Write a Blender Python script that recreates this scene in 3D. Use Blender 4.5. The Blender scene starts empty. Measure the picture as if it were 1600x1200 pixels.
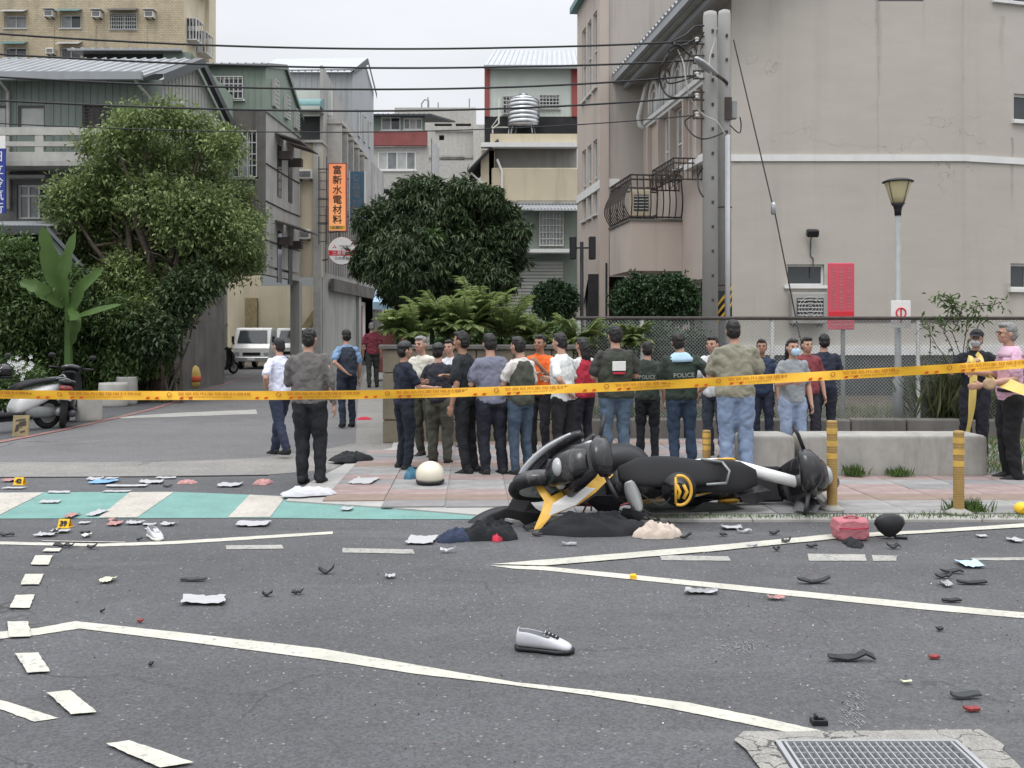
import bpy, math, random
import numpy as np
from mathutils import Vector, Matrix, Euler
random.seed(7)
rng = np.random.default_rng(7)
sc = bpy.context.scene
col = sc.collection
F, CH, HX, HY = 1500.0, 1.65, 800.0, 520.0
# ---------------------------------------------------------------- camera, sky, sun, exposure
cam_d = bpy.data.cameras.new('camera'); cam = bpy.data.objects.new('camera', cam_d); col.objects.link(cam)
cam.location = (0, 0, CH); cam.rotation_euler = (math.radians(90), 0, 0)
cam_d.sensor_width = 36; cam_d.lens = 36 * F / 1600; cam_d.shift_y = -80 / 1600
cam_d.clip_start = 0.05; cam_d.clip_end = 2500
sc.camera = cam
w = bpy.data.worlds.new('World'); sc.world = w; w.use_nodes = True
nt = w.node_tree; nt.nodes.clear()
def wn(t, **k):
    n = nt.nodes.new(t)
    for a, b in k.items(): setattr(n, a, b)
    return n
def mth(op, a, b=None, c=None):
    n = wn('ShaderNodeMath', operation=op)
    for i, x in enumerate((a, b, c)):
        if x is None: continue
        if isinstance(x, (int, float)): n.inputs[i].default_value = x
        else: nt.links.new(x, n.inputs[i])
    return n.outputs[0]
tc = wn('ShaderNodeTexCoord'); sp = wn('ShaderNodeSeparateXYZ'); nt.links.new(tc.outputs['Generated'], sp.inputs[0])
el = mth('MAXIMUM', sp.outputs[2], 0.0)
lum = mth('MULTIPLY_ADD', mth('POWER', el, 2.0), 3.0, 0.86)             # overcast sky: zenith about three times the horizon
mp = wn('ShaderNodeMapping'); mp.inputs['Scale'].default_value = (1.2, 1.2, 4.0); nt.links.new(tc.outputs['Generated'], mp.inputs[0])
nz = wn('ShaderNodeTexNoise'); nz.inputs['Scale'].default_value = 1.6; nz.inputs['Detail'].default_value = 5; nt.links.new(mp.outputs[0], nz.inputs[0])
cl = mth('MULTIPLY_ADD', nz.outputs[0], 0.40, 0.70)
lum2 = mth('MULTIPLY', lum, cl)
cc = wn('ShaderNodeVectorMath', operation='SCALE'); cc.inputs[0].default_value = (0.965, 0.985, 1.03); nt.links.new(lum2, cc.inputs['Scale'])
sky = wn('ShaderNodeTexSky', sky_type='NISHITA'); sky.sun_disc = False
SUN_EL, SUN_AZ = math.radians(62), math.radians(200)
sky.sun_elevation = SUN_EL; sky.sun_rotation = SUN_AZ
bg1 = wn('ShaderNodeBackground'); bg1.inputs[1].default_value = 0.05; nt.links.new(sky.outputs[0], bg1.inputs[0])
bg2 = wn('ShaderNodeBackground'); bg2.inputs[1].default_value = 1.0; nt.links.new(cc.outputs[0], bg2.inputs[0])
mx = wn('ShaderNodeMixShader'); mx.inputs[0].default_value = 0.92
nt.links.new(bg1.outputs[0], mx.inputs[1]); nt.links.new(bg2.outputs[0], mx.inputs[2])
wo = wn('ShaderNodeOutputWorld'); nt.links.new(mx.outputs[0], wo.inputs[0])
sd = bpy.data.lights.new('sun', 'SUN'); sun = bpy.data.objects.new('sun', sd); col.objects.link(sun)
sd.energy = 0.9; sd.angle = math.radians(16); sd.color = (1.0, 0.97, 0.92)
sun.rotation_euler = (math.radians(90) - SUN_EL, 0, math.pi - SUN_AZ + math.radians(0)); sun.location = (0, -10, 30)
vs = sc.view_settings; vs.view_transform = 'Standard'; vs.look = 'None'; vs.gamma = 1; vs.exposure = 0.0; vs.use_curve_mapping = False
sc.cycles.max_bounces = 6; sc.cycles.transparent_max_bounces = 8

# ---------------------------------------------------------------- helpers
def at(px, py, Y): return Vector(((px - HX) / F * Y, Y, CH - (py - HY) / F * Y))
def gd(px, py, z=0.0):
    Y = (CH - z) * F / (py - HY)
    return Vector(((px - HX) / F * Y, Y, z))
ORG = {}
def rot_to(d):
    d = Vector(d).normalized(); up = Vector((0, 0, 1)) if abs(d.z) < .95 else Vector((1, 0, 0))
    a = d.cross(up).normalized(); return a, a.cross(d).normalized()
class MB:
    def __init__(s, T=None): s.v = []; s.f = []; s.m = []; s.T = T or Matrix()
    def add(s, vs, fs, mi=0):
        n = len(s.v); T = s.T
        s.v += [T @ Vector(p) for p in vs]; s.f += [tuple(i + n for i in f) for f in fs]; s.m += [mi] * len(fs); return s
    def box(s, x0, x1, y0, y1, z0, z1, mi=0, b=0.0):
        if b <= 0:
            return s.add([(x0,y0,z0),(x1,y0,z0),(x1,y1,z0),(x0,y1,z0),(x0,y0,z1),(x1,y0,z1),(x1,y1,z1),(x0,y1,z1)],
                  [(3,2,1,0),(4,5,6,7),(0,1,5,4),(1,2,6,5),(2,3,7,6),(3,0,4,7)], mi)
        def ring(z, i): return [(x0+i+b,y0+i,z),(x1-i-b,y0+i,z),(x1-i,y0+i+b,z),(x1-i,y1-i-b,z),(x1-i-b,y1-i,z),(x0+i+b,y1-i,z),(x0+i,y1-i-b,z),(x0+i,y0+i+b,z)]
        vs = ring(z0, b*.7) + ring(z0+b, 0) + ring(z1-b, 0) + ring(z1, b*.7)
        fs = [tuple(range(7,-1,-1)), tuple(range(24,32))]
        for r in range(3):
            for k in range(8): a=r*8+k; c=r*8+(k+1)%8; fs.append((a,c,c+8,a+8))
        return s.add(vs, fs, mi)
    def quad(s, a, b, c, d, mi=0): return s.add([a,b,c,d], [(0,1,2,3)], mi)
    def poly(s, pts, mi=0): return s.add(pts, [tuple(range(len(pts)))], mi)
    def prism(s, poly, d0, d1, axis='z', mi=0):
        def P(p, d): return (p[0],p[1],d) if axis == 'z' else (p[0],d,p[1]) if axis == 'y' else (d,p[0],p[1])
        n = len(poly); vs = [P(p,d0) for p in poly] + [P(p,d1) for p in poly]
        fs = [tuple(range(n-1,-1,-1)), tuple(range(n,2*n))] + [(i,(i+1)%n,(i+1)%n+n,i+n) for i in range(n)]
        return s.add(vs, fs, mi)
    def tube(s, pts, r, n=8, mi=0, cap=True):
        pts = [Vector(p) for p in pts]; R = r if isinstance(r, (list, tuple)) else [r]*len(pts)
        vs, fs = [], []; a = b = None
        for i, p in enumerate(pts):
            d = (pts[min(i+1,len(pts)-1)] - pts[max(i-1,0)])
            if d.length < 1e-9: d = Vector((0,0,1))
            d.normalize()
            if a is None: a, b = rot_to(d)
            else:
                a = (a - d*a.dot(d)); a = a.normalized() if a.length > 1e-6 else rot_to(d)[0]; b = a.cross(d).normalized()
            for k in range(n):
                t = 2*math.pi*k/n; vs.append(p + (a*math.cos(t) + b*math.sin(t))*R[i])
        for i in range(len(pts)-1):
            for k in range(n): c=(k+1)%n; fs.append((i*n+k,i*n+c,(i+1)*n+c,(i+1)*n+k))
        if cap: fs += [tuple(range(n-1,-1,-1)), tuple(range((len(pts)-1)*n, len(pts)*n))]
        return s.add(vs, fs, mi)
    def lathe(s, prof, n=16, c=(0,0,0), mi=0):
        vs, fs = [], []
        for r, z in prof:
            for k in range(n): t=2*math.pi*k/n; vs.append((c[0]+r*math.cos(t), c[1]+r*math.sin(t), c[2]+z))
        for i in range(len(prof)-1):
            for k in range(n): q=(k+1)%n; fs.append((i*n+k,i*n+q,(i+1)*n+q,(i+1)*n+k))
        fs += [tuple(range(n-1,-1,-1)), tuple(range((len(prof)-1)*n, len(prof)*n))]
        return s.add(vs, fs, mi)
    def ell(s, c, r, nu=14, nv=9, mi=0, R=None):
        if not isinstance(r, (tuple, list)): r = (r,r,r)
        vs, fs = [], []
        for j in range(1, nv):
            ph = math.pi*j/nv
            for k in range(nu):
                t = 2*math.pi*k/nu; v = Vector((r[0]*math.sin(ph)*math.cos(t), r[1]*math.sin(ph)*math.sin(t), r[2]*math.cos(ph)))
                if R: v = R @ v
                vs.append(Vector(c)+v)
        for e in (1, -1):
            v = Vector((0,0,r[2]*e)); vs.append(Vector(c) + (R @ v if R else v))
        for j in range(nv-2):
            for k in range(nu): q=(k+1)%nu; fs.append((j*nu+k,(j+1)*nu+k,(j+1)*nu+q,j*nu+q))
        t0, b0 = (nv-1)*nu, (nv-1)*nu+1
        for k in range(nu): q=(k+1)%nu; fs.append((t0,k,q)); fs.append((b0,(nv-2)*nu+q,(nv-2)*nu+k))
        return s.add(vs, fs, mi)
    def loft(s, secs, axis='x', n=16, e=2.6, mi=0):
        """secs: (along, c1, c2, h1, h2); rings of superellipses across the axis"""
        vs, fs = [], []
        for (t, c1, c2, h1, h2) in secs:
            for k in range(n):
                a = 2*math.pi*k/n; ca, sa = math.cos(a), math.sin(a)
                p = c1 + h1*math.copysign(abs(ca)**(2/e), ca); q = c2 + h2*math.copysign(abs(sa)**(2/e), sa)
                vs.append((t,p,q) if axis == 'x' else (p,t,q) if axis == 'y' else (p,q,t))
        for i in range(len(secs)-1):
            for k in range(n): c=(k+1)%n; fs.append((i*n+k,i*n+c,(i+1)*n+c,(i+1)*n+k))
        fs += [tuple(range(n-1,-1,-1)), tuple(range((len(secs)-1)*n, len(secs)*n))]
        return s.add(vs, fs, mi)
    def ribbed(s, a, b, c, d, pitch=.2, h=.03, wd=.06, th=.04, mi=0):
        """sheet a-b (eave) d-c (ridge) with raised ribs running from a-b to d-c"""
        a,b,c,d = map(Vector, (a,b,c,d)); n = (b-a).cross(d-a).normalized()
        o = [p - n*th for p in (a,b,c,d)]
        s.add([a,b,c,d]+o, [(0,1,2,3),(7,6,5,4),(0,4,5,1),(1,5,6,2),(2,6,7,3),(3,7,4,0)], mi)
        k = max(1, int((b-a).length/pitch)); e = (b-a).normalized()
        for i in range(k):
            t = (i+.5)/k; p = a.lerp(b, t); q = d.lerp(c, t)
            P = [p-e*wd/2, p-e*wd/4+n*h, p+e*wd/4+n*h, p+e*wd/2]; Q = [q-e*wd/2, q-e*wd/4+n*h, q+e*wd/4+n*h, q+e*wd/2]
            s.add(P+Q, [(0,4,5,1),(1,5,6,2),(2,6,7,3),(0,1,2,3),(7,6,5,4)], mi)
        return s
    def build(s, name, mats, parent=None, smooth=False, loc=None, local=False):
        me = bpy.data.meshes.new(name); v = s.v
        if parent is not None: o = Vector((0,0,0)) if local else Vector(ORG.get(parent.name, (0,0,0)))
        elif loc is not None: o = Vector(loc)
        else:
            xs=[p[0] for p in v]; ys=[p[1] for p in v]; zs=[p[2] for p in v]
            o = Vector(((min(xs)+max(xs))/2, (min(ys)+max(ys))/2, min(zs)))
        me.from_pydata([tuple(Vector(p)-o) for p in v], [], s.f)
        if not isinstance(mats, (list, tuple)): mats = [mats]
        for m in mats: me.materials.append(m)
        if len(mats) > 1: me.polygons.foreach_set('material_index', s.m)
        if smooth: me.polygons.foreach_set('use_smooth', [True]*len(s.f)); 
        me.update()
        ob = bpy.data.objects.new(name, me); col.objects.link(ob)
        if parent is not None: ob.parent = parent; ORG[ob.name] = tuple(o)
        else: ob.location = o; ORG[ob.name] = tuple(o)
        return ob
def tag(o, label=None, cat=None, group=None, kind=None):
    if label: o['label'] = label
    if cat: o['category'] = cat
    if group: o['group'] = group
    if kind: o['kind'] = kind
    return o
def thing(name, label, cat, loc=(0,0,0), group=None, kind=None):
    o = bpy.data.objects.new(name, None); col.objects.link(o); o.location = loc; o.empty_display_size = .1
    ORG[o.name] = tuple(loc); return tag(o, label, cat, group, kind)
def struct(mb, name, mats, **k): return tag(mb.build(name, mats, **k), kind='structure')
def kids(o): return [c for c in bpy.data.objects if c.parent == o]
def copy_tree(o, parent=None, ch=None):
    ch = ch or {}
    if not ch:
        for x in bpy.data.objects:
            if x.parent: ch.setdefault(x.parent.name, []).append(x)
    c = o.copy(); col.objects.link(c)
    if parent is not None: c.parent = parent
    for k in ch.get(o.name, []): copy_tree(k, c, ch)
    return c
def settle(root, z=0.0):
    M = root.rotation_euler.to_matrix(); lo = 1e9
    stack = [c for c in kids(root)]
    while stack:
        o = stack.pop(); stack += kids(o)
        if o.type == 'MESH' and len(o.data.vertices):
            a = np.empty(len(o.data.vertices)*3); o.data.vertices.foreach_get('co', a); a = a.reshape(-1,3)
            lo = min(lo, float((a @ np.array(M).T)[:,2].min()))
    root.location.z = z - lo*root.scale.z
# ---------------------------------------------------------------- materials
class NT:
    def __init__(s, name):
        s.m = bpy.data.materials.new(name); s.m.use_nodes = True; s.t = s.m.node_tree; s.t.nodes.clear()
        s.out = s.t.nodes.new('ShaderNodeOutputMaterial'); s.co = s.t.nodes.new('ShaderNodeTexCoord').outputs['Object']
    def n(s, t, ins=None, **k):
        n = s.t.nodes.new(t)
        for a, b in k.items(): setattr(n, a, b)
        for a, b in (ins or {}).items():
            if isinstance(b, bpy.types.NodeSocket): s.t.links.new(b, n.inputs[a])
            else: n.inputs[a].default_value = b
        return n
    def math(s, op, a, b=0.0, clamp=False): return s.n('ShaderNodeMath', {0: a, 1: b}, operation=op, use_clamp=clamp).outputs[0]
    def noise(s, scale, detail=4, vec=None, rough=.55): return s.n('ShaderNodeTexNoise', {'Vector': vec or s.co, 'Scale': scale, 'Detail': detail, 'Roughness': rough}).outputs[0]
    def scale(s, v): return s.n('ShaderNodeMapping', {'Vector': s.co, 'Scale': v}).outputs[0]
    def rng(s, x, a, b, c, d): return s.n('ShaderNodeMapRange', {0: x, 1: a, 2: b, 3: c, 4: d}).outputs[0]
    def mul(s, colr, f): return s.n('ShaderNodeVectorMath', {0: colr, 'Scale': f}, operation='SCALE').outputs[0]
    def mix(s, f, a, b):
        n = s.t.nodes.new('ShaderNodeMix'); n.data_type = 'RGBA'
        for i, x in ((0, f), (6, a), (7, b)):
            if isinstance(x, bpy.types.NodeSocket): s.t.links.new(x, n.inputs[i])
            else: n.inputs[i].default_value = (*x, 1) if isinstance(x, tuple) and len(x) == 3 else x
        return n.outputs[2]
    def end(s, colr, rough=.7, bump=None, bstr=.3, bdist=.01, metal=0., spec=.4, **k):
        p = s.n('ShaderNodeBsdfPrincipled', {'Base Color': (*colr, 1) if isinstance(colr, tuple) else colr, 'Roughness': rough, 'Metallic': metal, 'Specular IOR Level': spec})
        for a, b in k.items(): p.inputs[a.replace('_', ' ')].default_value = b
        if bump is not None:
            bn = s.n('ShaderNodeBump', {'Height': bump, 'Strength': bstr, 'Distance': bdist}); s.t.links.new(bn.outputs[0], p.inputs['Normal'])
        s.t.links.new(p.outputs[0], s.out.inputs[0]); return s.m
def mat(name, rgb, rough=.7, var=.12, sc=1.5, bump=.2, bsc=40., bd=.004, streak=0., scol=(.06,.055,.05), metal=0., spec=.35, ssc=(2.2,2.2,.16), lo=.5, hi=.72, **k):
    t = NT(name); c = t.mul((rgb[0],rgb[1],rgb[2]), t.rng(t.noise(sc, 6), .25, .75, 1-var, 1+var))
    if streak > 0:
        f = t.rng(t.noise(1.0, 5, t.scale(ssc), .65), lo, hi, 0, streak); c = t.mix(f, c, scol)
    return t.end(c, rough, t.noise(bsc, 3) if bump else None, bump, bd, metal, spec, **k)
M = {}
def asphalt(name, base, patch):
    t = NT(name)
    big = t.rng(t.noise(.22, 5), .3, .7, 1-patch, 1+patch); mid = t.rng(t.noise(2.3, 6, None, .7), .25, .75, .86, 1.14)
    track = t.rng(t.noise(.8, 4, t.scale((.12, 1.6, 1))), .35, .7, .93, 1.08)
    v = t.n('ShaderNodeTexVoronoi', {'Vector': t.co, 'Scale': 85.}); vg = t.n('ShaderNodeSeparateColor', {0: v.outputs['Color']}).outputs[0]
    fine = t.rng(vg, 0, 1, .72, 1.27)
    f2 = t.rng(t.noise(210., 2), .3, .7, .78, 1.22)
    c = t.mul(base, t.math('MULTIPLY', t.math('MULTIPLY', t.math('MULTIPLY', big, mid), track), t.math('MULTIPLY', fine, f2)))
    v2 = t.n('ShaderNodeTexVoronoi', {'Vector': t.co, 'Scale': 42.}); s2 = t.n('ShaderNodeSeparateColor', {0: v2.outputs['Color']}).outputs[1]
    g = t.math('MULTIPLY', t.math('GREATER_THAN', s2, .94), t.math('LESS_THAN', v2.outputs['Distance'], .30))
    c = t.mix(t.math('MULTIPLY', g, .5), c, (.33, .33, .32))
    st = t.math('MULTIPLY', t.rng(t.noise(.55, 6, t.scale((1,1.7,1)), .65), .56, .70, 0, .45), t.rng(t.noise(7., 4), .3, .6, .5, 1)); c = t.mix(st, c, (.045,.045,.047))
    lt = t.rng(t.noise(.9, 5, t.scale((.25,2.2,1)), .6), .58, .72, 0, .30); c = t.mix(lt, c, (.16,.158,.15))
    cr = t.n('ShaderNodeTexVoronoi', {'Vector': t.n('ShaderNodeVectorMath', {0: t.co, 1: t.n('ShaderNodeTexNoise', {'Vector': t.co, 'Scale': 1.4, 'Detail': 6}).outputs['Color']}, operation='ADD').outputs[0], 'Scale': .33}, feature='DISTANCE_TO_EDGE')
    cf = t.math('MULTIPLY', t.math('LESS_THAN', cr.outputs['Distance'], .0035), t.rng(t.noise(.6, 3), .5, .62, 0, .7))
    c = t.mix(cf, c, (.015,.015,.015))
    h = t.math('ADD', v.outputs['Distance'], t.noise(120., 3))
    return t.end(c, .74, h, .6, .006, 0, .45)
M['asphalt'] = asphalt('asphalt', (.083, .083, .087), .22)
M['asphalt2'] = asphalt('alley_asphalt', (.125, .123, .123), .10)
M['gutter'] = asphalt('gutter_concrete', (.21, .20, .185), .12)
def paint(name, rgb, wear=.35, wc=(.12,.12,.12), lo=.56):
    t = NT(name); f = t.rng(t.noise(26., 8, None, .75), lo, lo+.12, 0, 1); f2 = t.rng(t.noise(2.2, 4), .35, .65, .2, 1)
    c = t.mul(rgb, t.rng(t.noise(3., 6), .3, .7, .86, 1.1)); c = t.mix(t.math('MULTIPLY', t.math('MULTIPLY', f, f2), wear, True), c, wc)
    return t.end(c, .65, t.noise(90., 3), .4, .003, 0, .35)
M['paint'] = paint('road_paint_white', (.50, .485, .42), .95, (.16,.16,.155), .53)
M['paint_old'] = paint('road_paint_worn', (.36, .35, .32), .9, lo=.48)
M['cream_bar'] = paint('crossing_bar_cream', (.45, .42, .37), .8, (.2,.19,.17), .5)
M['green_lane'] = paint('crossing_green', (.15, .30, .27), .8, (.13,.17,.16), .50)
M['redline'] = paint('kerb_red_paint', (.30, .13, .12), .9, (.16,.14,.14), .48)
M['conc'] = mat('concrete', (.36,.35,.325), .85, .16, 1.8, .35, 45, streak=.45, scol=(.12,.115,.10))
M['conc_bench'] = mat('bench_concrete', (.33,.32,.295), .9, .16, 6, .5, 60, .004, streak=.5, scol=(.17,.16,.14), ssc=(5,5,.8))
M['conc_pale'] = mat('pale_concrete', (.42,.41,.38), .85, .15, 4.5, .3, 40, streak=.3, scol=(.2,.19,.17))
M['conc_dark'] = mat('weathered_dark_concrete', (.125,.118,.108), .9, .35, 1.3, .5, 30, streak=.6, scol=(.045,.045,.04))
M['conc_grey'] = mat('grey_render', (.36,.355,.335), .85, .14, 1.1, .3, 30, streak=.45, scol=(.10,.10,.095))
M['rough_wall'] = mat('pebble_dash', (.155,.152,.145), .95, .3, 2, .9, 22, .02)
M['wall_beige'] = mat('beige_render', (.485,.435,.385), .85, .06, .35, .28, 55, streak=.20, scol=(.22,.20,.18), ssc=(.9,.9,.07), lo=.50, hi=.80)
def wallmat(name, rgb, marks):
    t = NT(name); c = t.mul(rgb, t.math('MULTIPLY', t.rng(t.noise(.32, 6), .25, .75, .93, 1.07), t.rng(t.noise(1.7, 7, t.scale((.5,.5,1.6)), .7), .3, .7, .955, 1.045)))
    f = t.rng(t.noise(1.0, 6, t.scale((1.6,1.6,.07)), .7), .52, .78, 0, .20); c = t.mix(f, c, (.24,.215,.19))
    sep = t.n('ShaderNodeSeparateXYZ', {0: t.co}); X, Z = sep.outputs[0], sep.outputs[2]; wob = t.math('MULTIPLY', t.math('SUBTRACT', t.noise(2.2, 5), .5), .16)
    for (xc, wd, z1, z0, st) in marks:
        d = t.math('ABSOLUTE', t.math('SUBTRACT', t.math('ADD', X, wob), xc)); m = t.math('MULTIPLY', t.rng(d, 0, wd, 1, 0), t.rng(Z, z0, z1, 0, 1))
        m = t.math('MULTIPLY', m, t.math('LESS_THAN', Z, z1)); m = t.math('MULTIPLY', t.math('MULTIPLY', m, t.rng(t.noise(9., 4, t.scale((3,3,.3))), .3, .7, .3, 1)), st); c = t.mix(m, c, (.10,.09,.08))
    v = t.n('ShaderNodeTexVoronoi', {'Vector': t.n('ShaderNodeVectorMath', {0: t.scale((.35,.35,.5)), 1: t.n('ShaderNodeTexNoise', {'Vector': t.co, 'Scale': 1.1, 'Detail': 7.}).outputs['Color']}, operation='ADD').outputs[0], 'Scale': .9}, feature='DISTANCE_TO_EDGE')
    c = t.mix(t.math('MULTIPLY', t.math('LESS_THAN', v.outputs['Distance'], .0028), t.rng(t.noise(.45, 3), .5, .6, 0, .55)), c, (.16,.14,.12))
    h = t.math('ADD', t.noise(38., 4), t.math('MULTIPLY', t.noise(5., 5, t.scale((.5,.5,1.5))), .8)); return t.end(c, .88, h, .35, .006, 0, .3)
M['wall_beige'] = wallmat('beige_render', (.45,.42,.372), [(3.36,.09,9.5,7.0,.75),(3.36,.035,8.0,3.0,.35),(4.4,.05,9.5,8.0,.3),(6.62,.06,6.2,4.2,.7),(6.55,.25,2.8,1.4,.45),(6.35,.10,9.0,7.4,.4),(2.2,.6,3.0,1.3,.25),(.9,.3,9.5,7.5,.3),(5.3,.06,9.5,2.0,.22)])
M['wall_tower'] = mat('tower_render', (.40,.365,.33), .85, .08, .4, .3, 50, streak=.7, scol=(.15,.145,.14), ssc=(1.1,1.1,.08), lo=.50, hi=.75)
M['wall_facade'] = mat('facade_render', (.47,.40,.35), .85, .08, .6, .3, 50, streak=.35, scol=(.2,.19,.18), ssc=(1.6,1.6,.1))
M['white_trim'] = mat('white_trim', (.68,.68,.66), .6, .06, 3, .1, 30, streak=.2, scol=(.4,.4,.38))
M['green_clad'] = mat('green_cladding', (.19,.225,.20), .55, .1, 1, .1, 10, streak=.3, scol=(.07,.09,.075))
M['green_clad2'] = mat('sage_cladding', (.20,.25,.205), .55, .1, 1, .1, 10, streak=.2, scol=(.09,.11,.09))
M['pale_clad'] = mat('pale_cladding', (.36,.37,.34), .6, .1, 1, .1, 10, streak=.4, scol=(.14,.13,.11))
M['grey_clad'] = mat('grey_cladding', (.34,.355,.36), .5, .08, 1, .1, 10, streak=.25, scol=(.16,.16,.16))
M['white_clad'] = mat('white_cladding', (.55,.59,.54), .55, .05, 1, .05, 10, streak=.15, scol=(.3,.32,.3))
M['roof_grey'] = mat('grey_sheet_roof', (.30,.315,.325), .5, .1, 1, .1, 10, metal=.1, streak=.2, scol=(.15,.14,.13))
M['roof_pale'] = mat('pale_sheet_roof', (.38,.395,.41), .45, .06, 1, .1, 10, metal=.1)
M['dark_trim'] = mat('dark_trim', (.06,.065,.07), .5, .1)
M['red_trim'] = mat('red_brown_trim', (.30,.075,.065), .6, .1)
M['red_wall'] = mat('red_tile_wall', (.27,.085,.08), .7, .15, 2, streak=.3)
M['cream'] = mat('cream_render', (.56,.49,.36), .85, .1, .8, .3, 30, streak=.35, scol=(.24,.21,.16))
M['shutter_green'] = mat('grey_green_shutter', (.19,.22,.185), .6, .08, 1)
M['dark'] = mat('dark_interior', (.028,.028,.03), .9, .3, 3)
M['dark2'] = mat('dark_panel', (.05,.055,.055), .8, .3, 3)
M['tan_wall'] = mat('tan_stone_wall', (.165,.145,.108), .9, .25, 2.5, .6, 20, streak=.4)
M['soil'] = mat('soil', (.085,.07,.05), .95, .4, 4, .9, 25, .03)
M['metal'] = mat('galvanised_steel', (.27,.285,.28), .55, .15, 4, .05, 30, metal=.3)
M['alu'] = mat('window_aluminium', (.52,.52,.50), .5, .08, 4, .05)
M['alu_dark'] = mat('dark_window_frame', (.10,.10,.10), .5, .1)
M['steel'] = mat('stainless_steel', (.50,.51,.52), .30, .12, 3, .2, 3, .03, metal=1.)
M['iron'] = mat('rusty_iron', (.06,.05,.045), .7, .3, 9, .3)
M['black'] = mat('black_plastic', (.018,.018,.02), .42, .1, 6, .05)
M['gloss_black'] = mat('gloss_black_paint', (.012,.012,.014), .16, .05, 6, 0, spec=.6)
M['matt_black'] = mat('matt_black', (.02,.02,.022), .8, .1)
M['rubber'] = mat('tyre_rubber', (.022,.022,.022), .85, .2, 9, .3)
M['gloss_white'] = mat('gloss_white_paint', (.72,.72,.71), .2, .03, 6, 0, spec=.5)
M['white_pl'] = mat('white_plastic', (.66,.65,.60), .5, .06, 4)
M['silver'] = mat('silver_plastic', (.45,.46,.47), .35, .08, 6, .05, metal=.5)
M['yellow'] = mat('yellow_graphic', (.72,.42,.06), .4, .08, 6)
M['yellow_box'] = mat('mustard_panel', (.52,.36,.10), .6, .12, 4)
M['red_pl'] = mat('red_plastic', (.22,.03,.03), .35, .1, 6)
M['red_sign'] = mat('red_sign_face', (.58,.085,.12), .5, .06, 3)
M['white_sign'] = mat('white_sign_face', (.74,.72,.70), .5, .04, 3)
M['wood'] = mat('brown_board', (.30,.24,.13), .8, .25, 8, .3)
M['orange_cone'] = mat('orange_cone', (.62,.12,.05), .6, .1, 5)
M['cable'] = mat('black_cable', (.028,.028,.03), .6, .1)
M['teal'] = mat('teal_canopy', (.10,.22,.22), .5, .15, 3)
M['glass'] = mat('dark_glass', (.035,.042,.045), .08, .2, 1.5, 0, spec=.7)
M['glass_cur'] = mat('curtained_glass', (.22,.23,.23), .12, .3, 2.5, 0, spec=.6)
M['wreck_black'] = mat('scuffed_black_paint', (.013,.013,.015), .24, .2, 6, .15, 12, .004, streak=.75, scol=(.10,.095,.09), ssc=(7,2,7), lo=.55, hi=.66, spec=.5)
M['bar_steel'] = mat('grate_steel', (.36,.37,.38), .5, .12, 4, .05, 30, metal=.2)
M['scrape'] = mat('scraped_asphalt', (.21,.21,.21), .9, .3, 30)
M['kraft'] = mat('kraft_core', (.42,.29,.18), .8, .2, 9, .3)
M['glass_frost'] = mat('frosted_glass', (.42,.43,.41), .3, .2, 2.5, 0)
M['lens'] = mat('clear_lens', (.34,.35,.35), .08, .1, 5, 0, spec=.8)
M['lampglass'] = mat('amber_lamp_glass', (.50,.45,.27), .25, .1, 4, 0)
M['leafband'] = mat('ochre_bollard', (.33,.215,.075), .6, .15, 8, .3)
M['reflect'] = mat('reflective_band', (.58,.37,.09), .4, .25, 14, .2)
M['tape'] = mat('yellow_barrier_tape', (.88,.49,.035), .35, .05, 5, .12, 14, .01, spec=.5)
M['tape_pale'] = mat('pale_yellow_tape', (.72,.56,.17), .4, .1, 9, .3, 25, .01)
M['tape_red'] = mat('tape_red_print', (.62,.09,.02), .4, .1, 9)
M['marker'] = mat('yellow_marker', (.85,.52,.03), .5, .05)
M['paper'] = mat('paper', (.40,.40,.41), .8, .05, 9, .3, 25)
M['paper_red'] = mat('stained_red_paper', (.38,.20,.19), .8, .45, 20, .3)
M['paper_blue'] = mat('blue_wrapper', (.18,.36,.60), .5, .2, 9, .2)
M['paper_yel'] = mat('pale_green_paper', (.62,.66,.42), .8, .15, 15)
M['maskblue'] = mat('light_blue_mask', (.42,.60,.74), .8, .06, 9, .3, 60)
M['cream_pl'] = mat('cream_plastic', (.66,.62,.50), .3, .05, 6, 0, spec=.5)
M['print_pale'] = mat('faded_back_print', (.34,.36,.34), .7, .1)
M['cloth_pink'] = mat('pink_bag_fabric', (.42,.15,.17), .8, .15, 12, .4, 60)
M['cloth_navy'] = mat('navy_fabric', (.028,.04,.075), .85, .3, 8, .5, 40)
M['cloth_black'] = mat('black_fabric', (.016,.017,.02), .85, .3, 8, .5, 40)
M['cloth_cream'] = mat('cream_fabric', (.56,.47,.40), .85, .2, 10, .5, 40)
M['cloth_white'] = mat('white_fabric', (.50,.50,.53), .85, .08, 8, .5, 30)
M['cloth_blue'] = mat('blue_fabric', (.05,.15,.22), .7, .3, 8, .4, 30)
M['cloth_red'] = mat('red_fabric', (.45,.03,.06), .8, .2, 9, .4, 40)
M['skin'] = mat('skin', (.44,.26,.19), .55, .06, 20, .1, 90, Subsurface_Weight=.08)
M['skin_dark'] = mat('tanned_skin', (.33,.185,.125), .55, .06, 20, .1, 90)
M['hair'] = mat('black_hair', (.014,.012,.012), .5, .3, 60, .6, 120, .004)
M['hair_grey'] = mat('grey_hair', (.20,.195,.19), .6, .35, 70, .7, 120, .004)
M['tile_grey'] = mat('grey_paver', (.25,.245,.24), .85, .22, 5, .4, 60)
M['tile_grey2'] = mat('dark_grey_paver', (.205,.20,.20), .85, .16, 5, .4, 60)
M['tile_pink'] = mat('pink_paver', (.27,.205,.19), .85, .22, 5, .4, 60)
M['tile_brown'] = mat('brown_paver', (.225,.17,.14), .85, .14, 5, .4, 60)
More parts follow.
